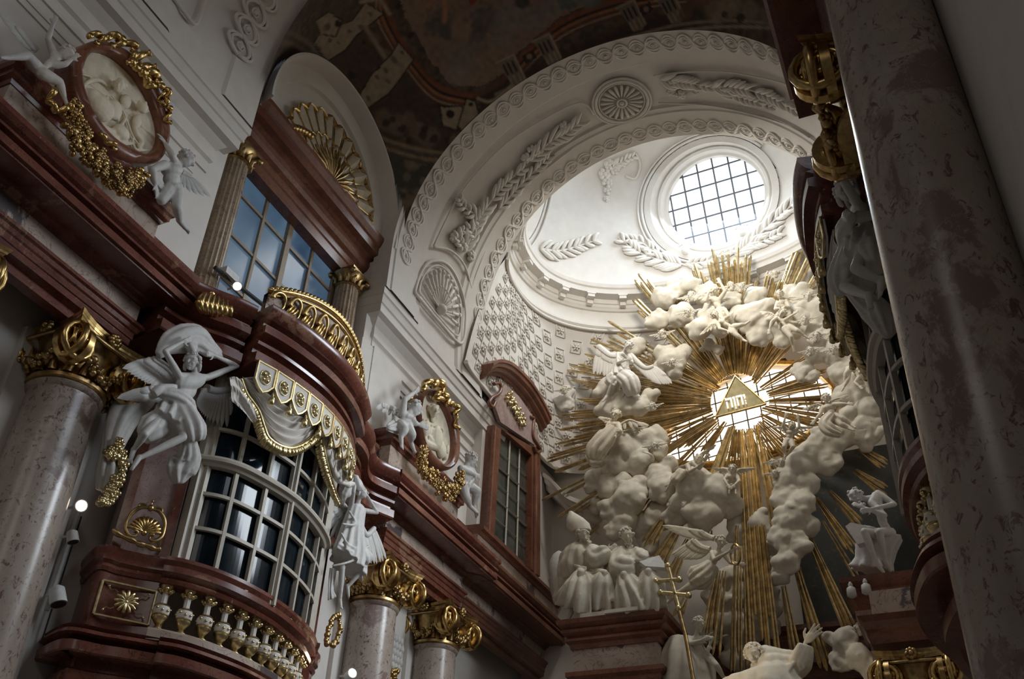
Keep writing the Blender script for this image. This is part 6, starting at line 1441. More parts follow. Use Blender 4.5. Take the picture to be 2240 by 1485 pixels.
medallion(A2((500, 60), (560, 10), (640, 18), (720, 90), (780, 200), (815, 330), (820, 500), (800, 600), (740, 660), (670, 660), (580, 590), (520, 480), (490, 350), (480, 200)), A2((510, 110), (540, 60), (590, 40), (660, 100), (720, 200), (760, 320), (775, 450), (760, 560), (720, 610), (680, 610), (610, 540), (540, 440), (505, 330), (498, 200)), -9.8, 'smaller oval medallion with red marble frame right of the balcony', F2, C2_)
garland(A2((510, 500), (500, 600), (540, 680), (620, 770), (720, 850), (790, 810), (815, 700)), -9.7, 'gilded fruit garland below the smaller medallion', 22, .07, 4)
# putti of the medallions
def P1(d): return {k: (v[0] * k1, v[1] * k1, v[2]) for k, v in d.items()}
putto(P1(dict(head=(430, 345, .35), neck=(385, 375, .3), sl=(350, 345, .25), sr=(350, 420, .3), el=(310, 255, .25), er=(420, 420, .4), wl=(345, 160, .3), wr=(460, 390, .45), hl=(240, 440, .25), hr=(280, 480, .3), kl=(180, 360, .3), kr=(385, 530, .35), al=(50, 375, .3), ar=(420, 640, .3))), -9.95, 'white putto climbing over the left rim of the larger medallion with one arm raised', 'statue', (.7, .3, -.4), 31, False, .80, plane='X', grp='putti of the medallions', vox=.016)
t_ = [o for o in COL.objects if o.name.startswith('putto') and o.get('label', '').startswith('white putto climbing over the left')][0]
wing(PX(225 * k1 + 5, 300 * k1 + 10, -9.9), PX(160 * k1, 235 * k1, -9.9), V((0, -.5, -.3)), 5, .4, .05, 'wing', 'statue', t_, 0, .02, 2)
putto(P1(dict(head=(1205, 1035, .35), neck=(1160, 1065, .3), sl=(1160, 1100, .25), sr=(1070, 1070, .3), el=(1120, 1010, .4), er=(990, 1100, .3), wl=(1075, 935, .3), wr=(1010, 1200, .3), hl=(1140, 1220, .25), hr=(1090, 1240, .25), kl=(1150, 1340, .4), kr=(1050, 1300, .3), al=(1170, 1440, .25), ar=(1060, 1230, .1))), -9.95, 'white putto with dark wings hanging at the lower right of the larger medallion', 'statue', (.6, .5, -.3), 32, False, .85, plane='X', grp='putti of the medallions', vox=.016)
t_ = [o for o in COL.objects if o.get('label', '').startswith('white putto with dark wings')][0]
wing(PX(1180 * k1, 1120 * k1, -9.9), PX(1240 * k1, 1150 * k1, -9.85), V((0, .05, -1)), 6, .36, .06, 'wing', 'statue', t_, 0, .025, 2)
b = MB(); drape(b, [PX(x * k1, y * k1, -9.7) for x, y in ((980, 1080), (1000, 1160), (1060, 1240), (1080, 1290), (1040, 1290), (1010, 1230))], [.06, .07, .07, .08, .06, .03], 5, .25); b.build('cloth', 'statue', t_, 180)
def P2(d): return {k: (780 + v[0] * k2, 850 + v[1] * k2, v[2]) for k, v in d.items()}
putto(P2(dict(head=(470, 160, .35), neck=(430, 195, .3), sl=(440, 225, .25), sr=(370, 200, .25), el=(470, 280, .35), er=(390, 90, .3), wl=(500, 290, .4), wr=(470, 30, .35), hl=(400, 300, .2), hr=(350, 300, .2), kl=(450, 370, .4), kr=(390, 330, .35), al=(440, 430, .3), ar=(360, 395, .3))), -9.95, 'white putto kneeling left of the smaller medallion', 'statue', (.6, .5, -.3), 33, False, .85, plane='X', grp='putti of the medallions', vox=.016)
t_ = [o for o in COL.objects if o.get('label', '').startswith('white putto kneeling left')][0]
wing(PX(780 + 360 * k2, 850 + 180 * k2, -10.0), PX(780 + 220 * k2, 850 + 130 * k2, -9.95), V((0, .1, -1)), 6, .30, .06, 'wing', 'statue', t_, 0, .025, 2)
b = MB(); drape(b, [PX(780 + x * k2, 850 + y * k2, -9.8) for x, y in ((300, 240), (340, 290), (330, 310), (250, 320))], [.06, .16, .16, .05], 6, .3); b.build('cloth', 'statue', t_, 180)
putto(P2(dict(head=(925, 580, .3), neck=(895, 625, .25), sl=(920, 650, .2), sr=(850, 650, .25), el=(960, 700, .3), er=(900, 670, .35), wl=(935, 755, .35), wr=(955, 695, .4), hl=(900, 790, .2), hr=(860, 790, .2), kl=(980, 830, .4), kr=(890, 880, .3), al=(950, 940, .25), ar=(920, 950, .3))), -9.95, 'white putto sitting on the attic right of the smaller medallion', 'statue', (.5, .8, -.4), 34, False, .85, plane='X', grp='putti of the medallions', vox=.016)
# ---- shell and ribbon drops between the paired columns
def drop(Y, z, X, label, ribbon=True):
    t = thing('shell_drop', label, 'ornament', (X, Y, z), 'shell drops between the columns'); b = MB()
    for r in range(5):
        for k in range(5): b.ball(V((X + .1, Y + (k - 2) * .12 + .06 * (r % 2), z - r * .14)), (.07, .075, .10), None, 8, 6)
    b.build('scales', 'statue', t, 180); b = MB(); zc_ = z - .75
    for k in range(24): b.ball(V((X + .14 + q.uniform(0, .06), Y + q.uniform(-.16, .16), zc_ + q.uniform(-.12, .12))), .05, n=6, m=5)
    for k in range(22): b.ball(V((X + .14, Y + q.uniform(-.09, .09), zc_ - .35 - q.uniform(0, .4))), .045, n=6, m=5)
    for s_ in (-1, 1): b.tube(smooth_pts([V((X + .1, Y + s_ * .05, zc_)), V((X + .12, Y + s_ * .26, zc_ - .4)), V((X + .12, Y + s_ * .2, zc_ - .8)), V((X + .14, Y, zc_ - 1.05)), V((X + .12, Y - s_ * .2, zc_ - 1.3)), V((X + .12, Y - s_ * .25, zc_ - 1.8))], 5), .05, 8, flat=1.6)
    b.build('gilt_ribbon', 'gold', t, 180)
drop(6.2, 7.4, -10.95, 'scaly shell with gilt ribbon loop at the far left edge, between two columns'); drop(17.75, 6.95, -10.95, 'scaly shell with gilt ribbon loop between the two columns right of the balcony')
# ================================================================== altar foot: pedestals, bishops, saint
def DY(L, Y): return [PY(x, y, Y - o) for x, y, o in L]
def ped(label, x0, x1, y0, ztop, profile, mat='redwood', depth=1.6):
    """front corner points at plane y0; profile list of (overhang, z)"""
    t = thing('pedestal', label, 'pedestal', ((x0 + x1) / 2, y0 + depth / 2, ztop)); b = MB()
    P = [((x0, y0 + depth), (-1, 0)), ((x0, y0), (-1, -1)), ((x1, y0), (1, -1)), ((x1, y0 + depth), (1, 0))]; b.sweep(profile, P); b.build('cornice', mat, t); return t, P
zt = PY(1360, 1352, 21.).z; xl = PY(1254, 1435, 21.0).x; xr = PY(1440, 1440, 21.0).x
pd, P = ped('red marble pedestal with stepped cornice carrying the two seated bishops', xl, xr, 21.0, zt, [(-.2, zt - .62), (.05, zt - .62), (.07, zt - .52), (.16, zt - .46), (.14, zt - .40), (.10, zt - .36), (.22, zt - .28), (.24, zt - .22), (.18, zt - .19), (.30, zt - .10), (.32, zt), (-.2, zt)])
b = MB(); b.box2((xl - 0, 21.0, zt - 1.15), (xr, 22.4, zt - .62)); b.build('shaft', 'beige', pd)
b = MB(); b.sweep([(-.2, -1.6), (.0, -1.6), (.0, zt - 1.5), (.06, zt - 1.4), (.05, zt - 1.32), (.14, zt - 1.25), (.14, zt - 1.15), (-.2, zt - 1.15)], P); b.build('base', 'redwood', pd)
b = MB(); b.box2((xl + .25, 20.75, zt), (xr - .35, 22.2, zt + .12)); b.box2((xl + .9, 20.6, zt), (xr - .3, 20.8, zt + .08)); tag(b.build('stone_plinth', 'cloud'), 'pale stone slab under the feet of the two bishops', 'slab')
# joints from the close-up (x / 5.94 + 1220, y / 5.94 + 1120)
k3 = 1 / 5.94
def B3_(x, y, o=0.): return (1220 + x * k3, 1120 + y * k3, o)
def person(d, YB, Hpx, look, label, mat, name, cat, grp=None, vox=.03, hairn=60, beard=False, up=None, hs=1.0, fingers=True, chub=1.05):
    J = {k: PY(v[0], v[1], YB - v[2]) for k, v in d.items()}; H = Hpx * mpp(J['head']); t = thing(name, label, cat, J['hl'], grp); up = up or (J['head'] - J['neck']).normalized()
    b = MB(); body(b, J, H, chub, fingers); head(b, J['head'], V(look), up, H); sculpt(b, 'body', mat, t, min(vox, H * .05), 1)
    if hairn: b = MB(); hair(b, J['head'], V(look), up, H, hairn, .11, 5, 0, beard); b.build('hair', mat, t, 180)
    return t, J, H
tb, J, Hb = person(dict(head=B3_(900, 310, .8), neck=B3_(920, 430, .7), sl=B3_(1000, 520, .6), sr=B3_(790, 530, .6), el=B3_(900, 690, .9), er=B3_(790, 690, .8), wl=B3_(1130, 640, 1.0), wr=B3_(900, 680, 1.0), hl=B3_(1050, 790, .5), hr=B3_(880, 800, .5), kl=B3_(1180, 770, 1.25), kr=B3_(860, 810, 1.25), al=B3_(1190, 1290, 1.0), ar=B3_(1040, 1340, 1.0)), 21.9, 35, (.45, -1, -.45), 'seated bearded stucco bishop reading an open book, right of the mitred one', 'cloud', 'bishop_statue', 'statue', 'seated bishops', beard=True)
b = MB(); E3 = lambda L: [PY(B3_(x, y)[0], B3_(x, y)[1], 21.9 - o) for x, y, o in L]
drape(b, E3([(930, 500, .6), (900, 580, .65), (880, 690, .6), (880, 800, .5)]), [.26, .44, .46, .42], 11, .2, 0, .6, V((0, -1, 0)))
drape(b, E3([(860, 800, 1.1), (900, 960, 1.15), (980, 1140, 1.1), (1020, 1270, 1.0)]), [.13, .30, .37, .42], 9, .34, 0, .6, V((0, -1, 0)))
drape(b, E3([(1180, 760, 1.15), (1190, 930, 1.15), (1210, 1120, 1.1), (1210, 1250, 1.0)]), [.13, .29, .34, .36], 9, .36, 1, .6, V((0, -1, 0)))
drape(b, E3([(760, 620, .7), (730, 800, .8), (750, 1000, .9), (770, 1190, .9)]), [.15, .22, .30, .42], 7, .3, 1, .6, V((0, -1, 0))); drape(b, E3([(880, 830, 1.0), (1030, 880, .8), (1180, 800, 1.0)]), [.2, .22, .18], 7, .25, 0, .7)
drape(b, E3([(800, 560, .8), (800, 690, .95), (900, 720, 1.05), (1000, 700, 1.1)]), [.2, .28, .28, .14], 6, .2, 0, .9, V((0, -1, 0))); drape(b, E3([(1010, 540, .7), (1080, 620, .9), (1150, 640, 1.)]), [.2, .22, .12], 6, .2, 0, .9, V((0, -1, 0)))
sculpt(b, 'robe', 'cloud', tb, .026, 1, lambda c: .02 * math.sin(14 * noise.noise(c * .9)))
b = MB(); bk_ = E3([(1060, 640, 1.15), (1320, 560, 1.15), (1420, 720, 1.25), (1140, 700, 1.3)]); b.prism(bk_, V((0, .05, -.07))); tag(b.build('open_book', 'statue'), 'open stucco book on the knees of the right bishop', 'book')
tb, J, Hb = person(dict(head=B3_(330, 290, .8), neck=B3_(310, 400, .7), sl=B3_(420, 500, .6), sr=B3_(220, 510, .6), el=B3_(500, 600, .8), er=B3_(190, 680, .7), wl=B3_(650, 500, .8), wr=B3_(300, 720, 1.0), hl=B3_(430, 780, .5), hr=B3_(290, 770, .5), kl=B3_(610, 790, 1.2), kr=B3_(300, 780, 1.2), al=B3_(470, 1290, .9), ar=B3_(190, 1270, .9)), 21.9, 33, (.9, -.5, .1), 'seated stucco bishop wearing a tall mitre, leftmost on the pedestal', 'cloud', 'bishop_statue', 'statue', 'seated bishops', beard=True, up=V((-.45, 0, 1)))
b = MB(); hd = J['head']; up_ = V((-.5, 0, 1)).normalized(); b.loft([[hd + up_ * h + V((w * math.cos(a), .6 * w * math.sin(a), 0)) for a in [2 * PI * k / 12 for k in range(12)]] for h, w in ((.1, .26), (.3, .30), (.5, .22), (.75, .04))]); b.build('mitre', 'cloud', tb, 60)
b = MB()
drape(b, E3([(310, 440, .6), (290, 540, .65), (280, 680, .6), (300, 800, .5)]), [.26, .46, .5, .44], 11, .2, 0, .6, V((0, -1, 0)))
drape(b, E3([(310, 780, 1.0), (290, 950, 1.05), (270, 1120, 1.0), (260, 1230, .9)]), [.15, .38, .46, .50], 11, .32, 0, .6, V((0, -1, 0)))
drape(b, E3([(610, 780, 1.1), (590, 930, 1.1), (570, 1120, 1.0), (580, 1260, .9)]), [.13, .29, .34, .36], 9, .36, 1, .6, V((0, -1, 0))); drape(b, E3([(330, 830, 1.0), (450, 920, .8), (590, 820, 1.0)]), [.2, .24, .18], 7, .25, 0, .7)
drape(b, E3([(440, 500, .8), (510, 580, .9), (600, 540, .9), (680, 490, .85)]), [.2, .26, .22, .1], 6, .2, 0, .9, V((0, -1, 0))); drape(b, E3([(180, 520, .4), (160, 700, .4), (130, 950, .4), (150, 1180, .4)]), [.15, .28, .3, .3], 7, .25, 0, .6, V((0, -1, 0)))
sculpt(b, 'robe', 'cloud', tb, .026, 1, lambda c: .02 * math.sin(14 * noise.noise(c * .9)))
b = MB(); c = PY(1222, 1245, 22.3); b.ball(c, (.28, .2, .5)); b.lathe([(.12, -.9), (.2, -.6), (.26, -.3)], c, 14); tag(b.build('column_stump', 'statue', None, 60), 'dim rounded stone block left of the mitred bishop', 'stone block')
# ---- double cross staff
t = thing('cross_staff', 'long gilded staff with a double-barred cross beside the bishops', 'staff', PY(1515, 1475, 20.6)); k4 = 1 / 4.184; S4 = lambda x, y, o=0.: PY(1450 + x * k4, 1130 + y * k4, 20.6 - o)
b = MB(); b.tube([S4(290, 1560), S4(210, 1100), S4(145, 850), S4(120, 760)], .045, 8); b.build('shaft', 'goldold', t, 60)
b = MB()
for a, c in (((45, 450), (145, 840)), ((-65, 590), (150, 575)), ((-20, 695), (235, 720))): b.tube([S4(*a), S4(*c)], .05, 6); b.ball(S4(*a), .075); b.ball(S4(*c), .075)
b.ball(S4(145, 840), .08); b.build('cross', 'goldpale', t, 60)
# ---- flying angel with a hoop
ta, J, Ha = person({k: (1450 + v[0] * k4, 1130 + v[1] * k4, v[2]) for k, v in dict(head=(530, 235, .5), neck=(510, 300, .4), sl=(560, 345, .35), sr=(450, 330, .4), el=(620, 420, .4), er=(470, 395, .6), wl=(690, 430, .5), wr=(600, 320, .7), hl=(420, 510, .3), hr=(380, 500, .3), kl=(300, 640, .4), kr=(230, 640, .4), al=(130, 690, .3), ar=(70, 760, .3)).items()}, 22.0, 28, (.5, -1, -.5), 'cream stucco angel flying with a gilt hoop above the staff', 'cream', 'angel_statue', 'statue', None, vox=.025)
b = MB(); drape(b, [PY(1450 + x * k4, 1130 + y * k4, 21.65) for x, y in ((460, 430), (400, 500), (320, 560), (250, 600))], [.16, .24, .28, .16], 10, .28, 0, .7, V((0, -1, 0))); drape(b, [PY(1450 + x * k4, 1130 + y * k4, 21.6) for x, y in ((470, 520), (400, 580), (330, 590), (300, 560))], [.04, .12, .12, .05], 5, .25); sculpt(b, 'robe', 'cream', ta, .03, 1)
wing(PY(1450 + 430 * k4, 1130 + 300 * k4, 22.0), PY(1450 + 290 * k4, 1130 + 215 * k4, 22.0), V((-.75, 0, -.6)), 12, .55, .06, 'wing', 'cream', ta, -.1, .03, 3, .0); wing(PY(1450 + 470 * k4, 1130 + 200 * k4, 22.2), PY(1450 + 380 * k4, 1130 + 150 * k4, 22.2), V((-1, 0, .12)), 9, .9, .07, 'wing', 'cream', ta, -.1, .03, 3, .2)
b = MB(); c = PY(1450 + 665 * k4, 1130 + 345 * k4, 21.2); r_ = 92 * k4 * mpp(c); u = V((.5, -.5, -.25)).normalized(); v_ = V((-.2, 0, 1)); v_ = (v_ - u * u.dot(v_)).normalized(); b.tube([c + u * r_ * .9 * math.cos(a) + v_ * r_ * math.sin(a) for a in [2 * PI * k / 32 for k in range(32)]], .025, 6, True); tag(b.build('gilt_hoop', 'gold', None, 60), 'thin gilded hoop held by the flying angel', 'hoop')
# ---- crouching figure under it
tc_, J, Hc = person({k: (1450 + v[0] * k4, 1130 + v[1] * k4, v[2]) for k, v in dict(head=(330, 980, .5), neck=(310, 1070, .4), sl=(380, 1110, .4), sr=(230, 1120, .4), el=(450, 1110, .5), er=(250, 1160, .6), wl=(430, 1170, .5), wr=(350, 1130, .6), hl=(380, 1250, .3), hr=(310, 1300, .3), kl=(490, 1360, .5), kr=(370, 1420, .4), al=(560, 1480, .3), ar=(480, 1520, .3)).items()}, 21.6, 29, (.8, -.6, -.2), 'dim stucco youth twisting below the gilt staff', 'cloud', 'angel_statue', 'statue', None, vox=.03)
b = MB(); drape(b, [PY(1450 + x * k4, 1130 + y * k4, 21.4) for x, y in ((200, 1100), (190, 1250), (200, 1400), (190, 1550))], [.3, .5, .6, .65], 9, .25, 0, .6, V((0, -1, 0))); sculpt(b, 'robe', 'cloud', tc_, .035, 1)
# ---- saint with the raised arm
k5 = 1 / 8.615; S5 = lambda x, y, o=0.: (1590 + x * k5, 1350 + y * k5, o)
J = {k: PY(*S5(*v)[:2], 19.5 - v[2]) for k, v in dict(head=(520, 700, .6), neck=(600, 900, .45), sl=(1150, 900, .2), sr=(420, 1080, .3), el=(1400, 960, .2), er=(300, 1400, .4), wl=(1480, 470, .3), wr=(500, 1600, .8), hl=(850, 1900, .2), hr=(560, 1900, .2), kl=(900, 2500, .5), kr=(560, 2500, .5), al=(900, 3100, .2), ar=(600, 3100, .2)).items()}
Hs = 51 * mpp(J['head']); ts = thing('saint_statue', 'cream statue of a saint raising an open hand at the bottom of the picture', 'statue', J['hl']); lk = V((-.2, -1, -.5)); up = V((-.25, -.3, 1))
J['sl'] = PY(*S5(1050, 960)[:2], 19.4); J['dl'] = PY(*S5(1620, 320)[:2], 19.2) - PY(*S5(1480, 470)[:2], 19.2); J['nl'] = V((.2, 1, .2)); J['curl'] = .12
b = MB(); body(b, J, Hs, .9, False); hand(b, J['wl'], J['dl'], V((0, -1, 0)), Hs, .08, 1, .26, 1.25); head(b, J['head'], lk, up, Hs * .92); sculpt(b, 'body', 'cream', ts, .0125, 1)
b = MB(); hair(b, J['head'], lk, up, Hs * .92, 190, .085, 8); b.build('hair', 'cream', ts, 180)
b = MB(); Q5 = lambda L, Y=19.3: [PY(*S5(x, y)[:2], Y - o) for x, y, o in L]
drape(b, Q5([(590, 930, .3), (640, 1050, .3), (660, 1300, .3), (700, 1700, .3)]), [.28, .62, .8, .95], 12, .07, 0, .55, V((0, -1, 0)), 56)
drape(b, Q5([(700, 1080, .25), (900, 1010, .25), (1120, 950, .2), (1290, 900, .2), (1300, 980, .15)]), [.5, .5, .38, .26, .2], 10, .10, 0, .55, V((0, -1, 0)), 50)
drape(b, Q5([(1290, 1000, .2), (1380, 860, .25), (1440, 680, .28), (1480, 520, .3)]), [.2, .22, .18, .13], 6, .10, 0, .9, V((0, -1, 0)))
for k in range(7): b.tube(smooth_pts(Q5([(1310 + 14 * k, 720 + k * 34, .35), (1400 + 5 * k, 770 + k * 34, .42), (1520 - 6 * k, 690 + k * 34, .3)]), 4), .028, 6)
for k in range(6): b.tube(smooth_pts(Q5([(1250 - k * 60, 850 + 20 * k, .45), (1180 - k * 70, 1000 + 30 * k, .5), (1000 - k * 60, 1250 + 40 * k, .5)]), 4), .03, 6)
for k in range(14): a = k / 13 * PI; b.ball(PY(*S5(590 - 100 * math.cos(a), 900 + 60 * math.sin(a))[:2], 18.9), .05)
sculpt(b, 'robe', 'cream', ts, .022, 1)
b = MB(); b.box2((-4.6, 19.0, -1.6), (-2.9, 20.2, 3.74)); tag(b.build('altar_block', 'beige'), 'marble block under the saint, below the picture', 'block')
# ---- praying angel on its cloud, upper left of the gloria
s1_ = 1 / 2.56; T5 = lambda x, y, o=0.: (1180 + x * s1_, 520 + y * s1_, o)
tp, J, Hp = person({k: T5(*v) for k, v in dict(head=(497, 605, .6), neck=(478, 632, .5), sl=(500, 655, .45), sr=(440, 650, .45), el=(520, 700, .6), er=(440, 700, .65), wl=(492, 675, .75), wr=(485, 685, .8), hl=(455, 745, .35), hr=(420, 750, .35), kl=(500, 775, .7), kr=(420, 790, .7), al=(485, 850, .5), ar=(378, 885, .5)).items()}, 23.0, 23, (.3, -1, -.5), 'kneeling stucco angel in prayer with spread wings at the upper left of the sunburst', 'stucco', 'angel_statue', 'statue', None, vox=.025)
b = MB(); D6 = lambda L: [PY(*T5(x, y)[:2], 23.0 - o) for x, y, o in L]
drape(b, D6([(465, 680, .5), (450, 740, .45), (455, 780, .55)]), [.20, .26, .30], 10, .25, 0, .65, V((0, -1, 0))); drape(b, D6([(460, 770, .6), (500, 800, .7), (520, 850, .6), (530, 880, .5)]), [.22, .25, .22, .14], 8, .3, 0, .65, V((0, -1, 0))); drape(b, D6([(420, 780, .6), (400, 800, .6), (430, 830, .6)]), [.2, .18, .1], 7, .25, 0, .7, V((0, -1, 0)))
sculpt(b, 'robe', 'stucco', tp, .022, 1)
wing(PY(*T5(445, 665)[:2], 22.9), PY(*T5(335, 605)[:2], 22.9), V((.1, 0, -1)), 12, .8, .09, 'wing', 'stucco', tp, -.15, .04, 3, .05); wing(PY(*T5(510, 660)[:2], 22.9), PY(*T5(640, 720)[:2], 22.9), V((.35, 0, -1)), 13, .7, .09, 'wing', 'stucco', tp, -.35, .04, 3, .35)
# ---- right pedestal, old man with a book
k7 = 1 / 3.338; S7 = lambda x, y, o=0.: (1780 + x * k7, 1040 + y * k7, o)
to, J, Ho = person({k: S7(*v) for k, v in dict(head=(310, 150, .6), neck=(380, 170, .55), sl=(470, 130, .45), sr=(420, 200, .6), el=(590, 210, .5), er=(520, 290, .7), wl=(420, 245, .8), wr=(370, 235, .8), hl=(560, 420, .3), hr=(520, 440, .4), kl=(480, 410, .9), kr=(370, 410, 1.0), al=(520, 620, .6), ar=(460, 640, .8)).items()}, 21.6, 36, (-.8, -.5, -.5), 'old bearded stucco man bent forward, hand at chin, beside the right balcony', 'statue', 'elder_statue', 'statue', None, vox=.028, hairn=30, beard=True)
b = MB(); b.prism([PY(*S7(x, y)[:2], 20.9) for x, y in ((230, 370), (270, 342), (380, 365), (400, 480), (320, 500))], V((.02, .12, -.05))); tag(b.build('open_book', 'statue'), 'open stucco book hanging below the hand of the old man', 'book')
b = MB(); drape(b, [PY(*S7(x, y)[:2], 21.3) for x, y in ((470, 420), (450, 520), (440, 620), (430, 700))], [.5, .4, .35, .42], 8, .25, 0, .7, V((0, -1, 0))); sculpt(b, 'robe', 'statue', to, .035, 1)
z2 = PY(1930, 1268, 20.8).z; x2 = PY(1866, 1300, 20.8).x
pd2, P = ped('dark red marble pedestal under the old man at the right', x2, x2 + 2.2, 20.8, z2, [(-.2, z2 - .9), (0, z2 - .9), (.02, z2 - .6), (-.05, z2 - .5), (.0, z2 - .35), (.12, z2 - .22), (.1, z2 - .15), (.22, z2 - .05), (.24, z2 + .05), (-.2, z2 + .05)])
b = MB(); b.box2((x2 + .15, 21.0, -1.6), (x2 + 2.2, 22.2, z2 - .9)); b.build('shaft', 'beige', pd2)
for k, (x, y) in enumerate(((1861, 1285), (1893, 1278))): b = MB(); p = PY(x, y, 20.55); b.lathe([(.02, .12), (.05, .06), (.04, .02), (.09, -.02), (.10, -.18), (.04, -.22)], p, 10); tag(b.build('stone_tassel', 'statue', None, 60), 'stone cushion tassel on the right pedestal, ' + ('left one' if k == 0 else 'right one'), 'tassel', 'stone tassels on the right pedestal')
# dim entablature of the altar back and a capital at the bottom right
b = MB(); za = PY(1700, 1400, 23.6).z
for (xa, xb) in ((PY(1500, 1400, 23.6).x, 1.0),): b.sweep([(-.2, za - .9), (0, za - .9), (.05, za - .8), (.0, za - .55), (.1, za - .5), (.12, za - .1), (.25, za), (.3, za + .12), (.45, za + .18), (.45, za + .3), (-.2, za + .34)], [((xa, 24.0), (0, -1)), ((xb, 24.0), (0, -1))])
tag(b.build('altar_entablature', 'redwood'), 'dim red marble entablature behind the rays at the lower right', 'entablature')
b = MB(); b.box2((-8.9, 24.1, 2), (1., 24.6, za - .9)); tag(b.build('altar_backing', 'shadepanel'), 'dark altar wall behind the lower rays', 'wall panel')  # shade of the lower altar wall put into its colour
b = MB(); pz = PY(1880, 985, 24.6); b.box2((PY(1735, 1180, 24.6).x, 24.5, 2), (1., 24.72, pz.z)); tag(b.build('wall_shade_panel', 'shadepanel'), 'dark marble wall panel in shadow right of the rolling cloud', 'wall panel')  # added panel, its dark colour imitates the shade on this wall
cc = PY(1985, 1470, 19.5)
cap_ = make_capital('column_capital', 'dim gilded scroll capital at the lower right corner', (cc.x + .15, 19.5, cc.z - .62), .46); cap_.rotation_euler = (0, 0, 0)
cap_.children[0]
for ch_ in cap_.children: pass
cap_.rotation_euler.z = -PI / 2
m_ = PY(1990, 1370, 19.4); b = MB(); b.sweep([(-.4, m_.z - .3), (0, m_.z - .3), (.03, m_.z - .1), (.08, m_.z - .05), (.1, m_.z + .1), (.18, m_.z + .2), (-.4, m_.z + .22)], [((m_.x - .7, 20.6), (-1, 0)), ((m_.x - .7, 19.3), (-1, -1)), ((m_.x + 1.5, 19.3), (0, -1))])
tag(b.build('entablature_block', 'redwood'), 'dark red marble block above the lower right capital', 'entablature'); b = MB(); b.box2((m_.x - .62, 19.4, m_.z + .2), (m_.x + 1.4, 20.6, m_.z + .75)); tag(b.build('frieze_block', 'beige'), 'pale marble block on top of the dark one at the lower right', 'stone block')
# dim winged figure in shadow at the lower right
cloud('cloud', 'shadowed stucco cloud below the right pedestal', [(1850, 1400, 28, 22.3), (1880, 1440, 30, 22.2), (1910, 1470, 30, 22.2), (1835, 1450, 26, 22.4), (1820, 1400, 18, 22.4)], 'cloud', None, .05, 'stucco clouds of the gloria', 40, .05)
# ---- pink marble window on the side wall
PW = lambda x, y, d=0.: PX(x, y, -9.95 + d)
t = thing('side_window', 'tall multi-pane window in a pinkish marble frame with curved pediment', 'window', PW(1120, 1240)); fr_ = [(1076, 930), (1178, 988), (1177, 1262), (1062, 1165)]
gl = [(1092, 938), (1159, 996), (1157, 1246), (1077, 1170)]
b = MB(); 
for i in range(4):
    a, c = fr_[i], fr_[(i + 1) % 4]; g1, g2 = gl[i], gl[(i + 1) % 4]; F0 = [PW(*a, .0), PW(*c, .0), PW(*g2, .0), PW(*g1, .0)]
    b.loft([[p - V((.2, 0, 0)) for p in F0], [p + V((.06, 0, 0)) for p in F0]])
for i in (1, 3):
    a = V((*fr_[i], 0)).lerp(V((*gl[i], 0)), .35); c = V((*fr_[(i + 1) % 4], 0)).lerp(V((*gl[(i + 1) % 4], 0)), .35); b.tube([PW(a.x, a.y, .08), PW(c.x, c.y, .08)], .06, 8)
b.build('marble_frame', 'redwood', t)
b = MB(); b.v = [tuple(PW(x, y, -.12)) for x, y in gl]; b.f = [(0, 1, 2, 3)]; b.build('glass', 'dusty', t)
b = MB(); L2 = lambda u, v: V((gl[0][0] + (gl[1][0] - gl[0][0]) * u, gl[0][1] + (gl[1][1] - gl[0][1]) * u, 0)).lerp(V((gl[3][0] + (gl[2][0] - gl[3][0]) * u, gl[3][1] + (gl[2][1] - gl[3][1]) * u, 0)), v)
for u, w in ((0.01, .045), (.35, .03), (.66, .03), (.99, .045)):
    p, c = L2(u, 0), L2(u, 1); b.tube([PW(p.x, p.y, -.08), PW(c.x, c.y, -.08)], w, 4)
for v, w in ((.01, .04), (.2, .014), (.34, .03), (.5, .014), (.64, .03), (.82, .014), (.99, .04)):
    p, c = L2(0, v), L2(1, v); b.tube([PW(p.x, p.y, -.08), PW(c.x, c.y, -.08)], w, 4)
b.build('glazing_bars', 'frame', t)
b = MB(); pan = [(1088, 925), (1072, 880), (1085, 860), (1098, 842), (1128, 868), (1158, 910), (1166, 940), (1178, 985)]; b.prism([PW(x, y) for x, y in pan], V((.1, 0, 0))); b.build('pediment_panel', 'greypink', t)
b = MB()
for P in ([(1080, 840), (1092, 838), (1096, 850), (1090, 862), (1076, 870), (1070, 882), (1078, 890), (1084, 878)], [(1160, 912), (1168, 915), (1166, 930), (1166, 955), (1176, 972), (1182, 985), (1174, 990), (1168, 975)]): b.tube(smooth_pts([PW(x, y, .12) for x, y in P], 4), .05, 8)
b.build('side_scroll', 'redwood', t, 180)
b = MB()
for k in range(60):
    f = k / 59; x = 1112 + f * 34 + 6 * math.sin(k * 1.7); y = 862 + f * 66 + 6 * math.cos(k * 2.3); b.ball(PW(x, y, .16), .05 + .02 * math.sin(k), n=6, m=5)
b.build('gilt_monogram', 'goldpale', t, 180)
PD = smooth_pts([PW(1075, 800, .3), PW(1092, 792, .3), PW(1122, 802, .3), (PW(1160, 840, .3)), PW(1188, 885, .3), PW(1203, 918, .3)], 5)
b = MB(); rows = []
for i, p in enumerate(PD):
    rows.append([p + V((dx, 0, dz)) for dx, dz in ((-.6, -.34), (-.22, -.36), (-.2, -.28), (-.1, -.26), (-.08, -.16), (.0, -.14), (.02, -.04), (.06, -.02), (.06, .08), (-.6, .12))])
b.grid(rows, False, True); m0 = len(rows[0]); b.f.append(tuple(range(m0))); b.f.append(tuple(len(b.v) - m0 + j for j in range(m0))); b.build('curved_pediment', 'redwood', t, 30)
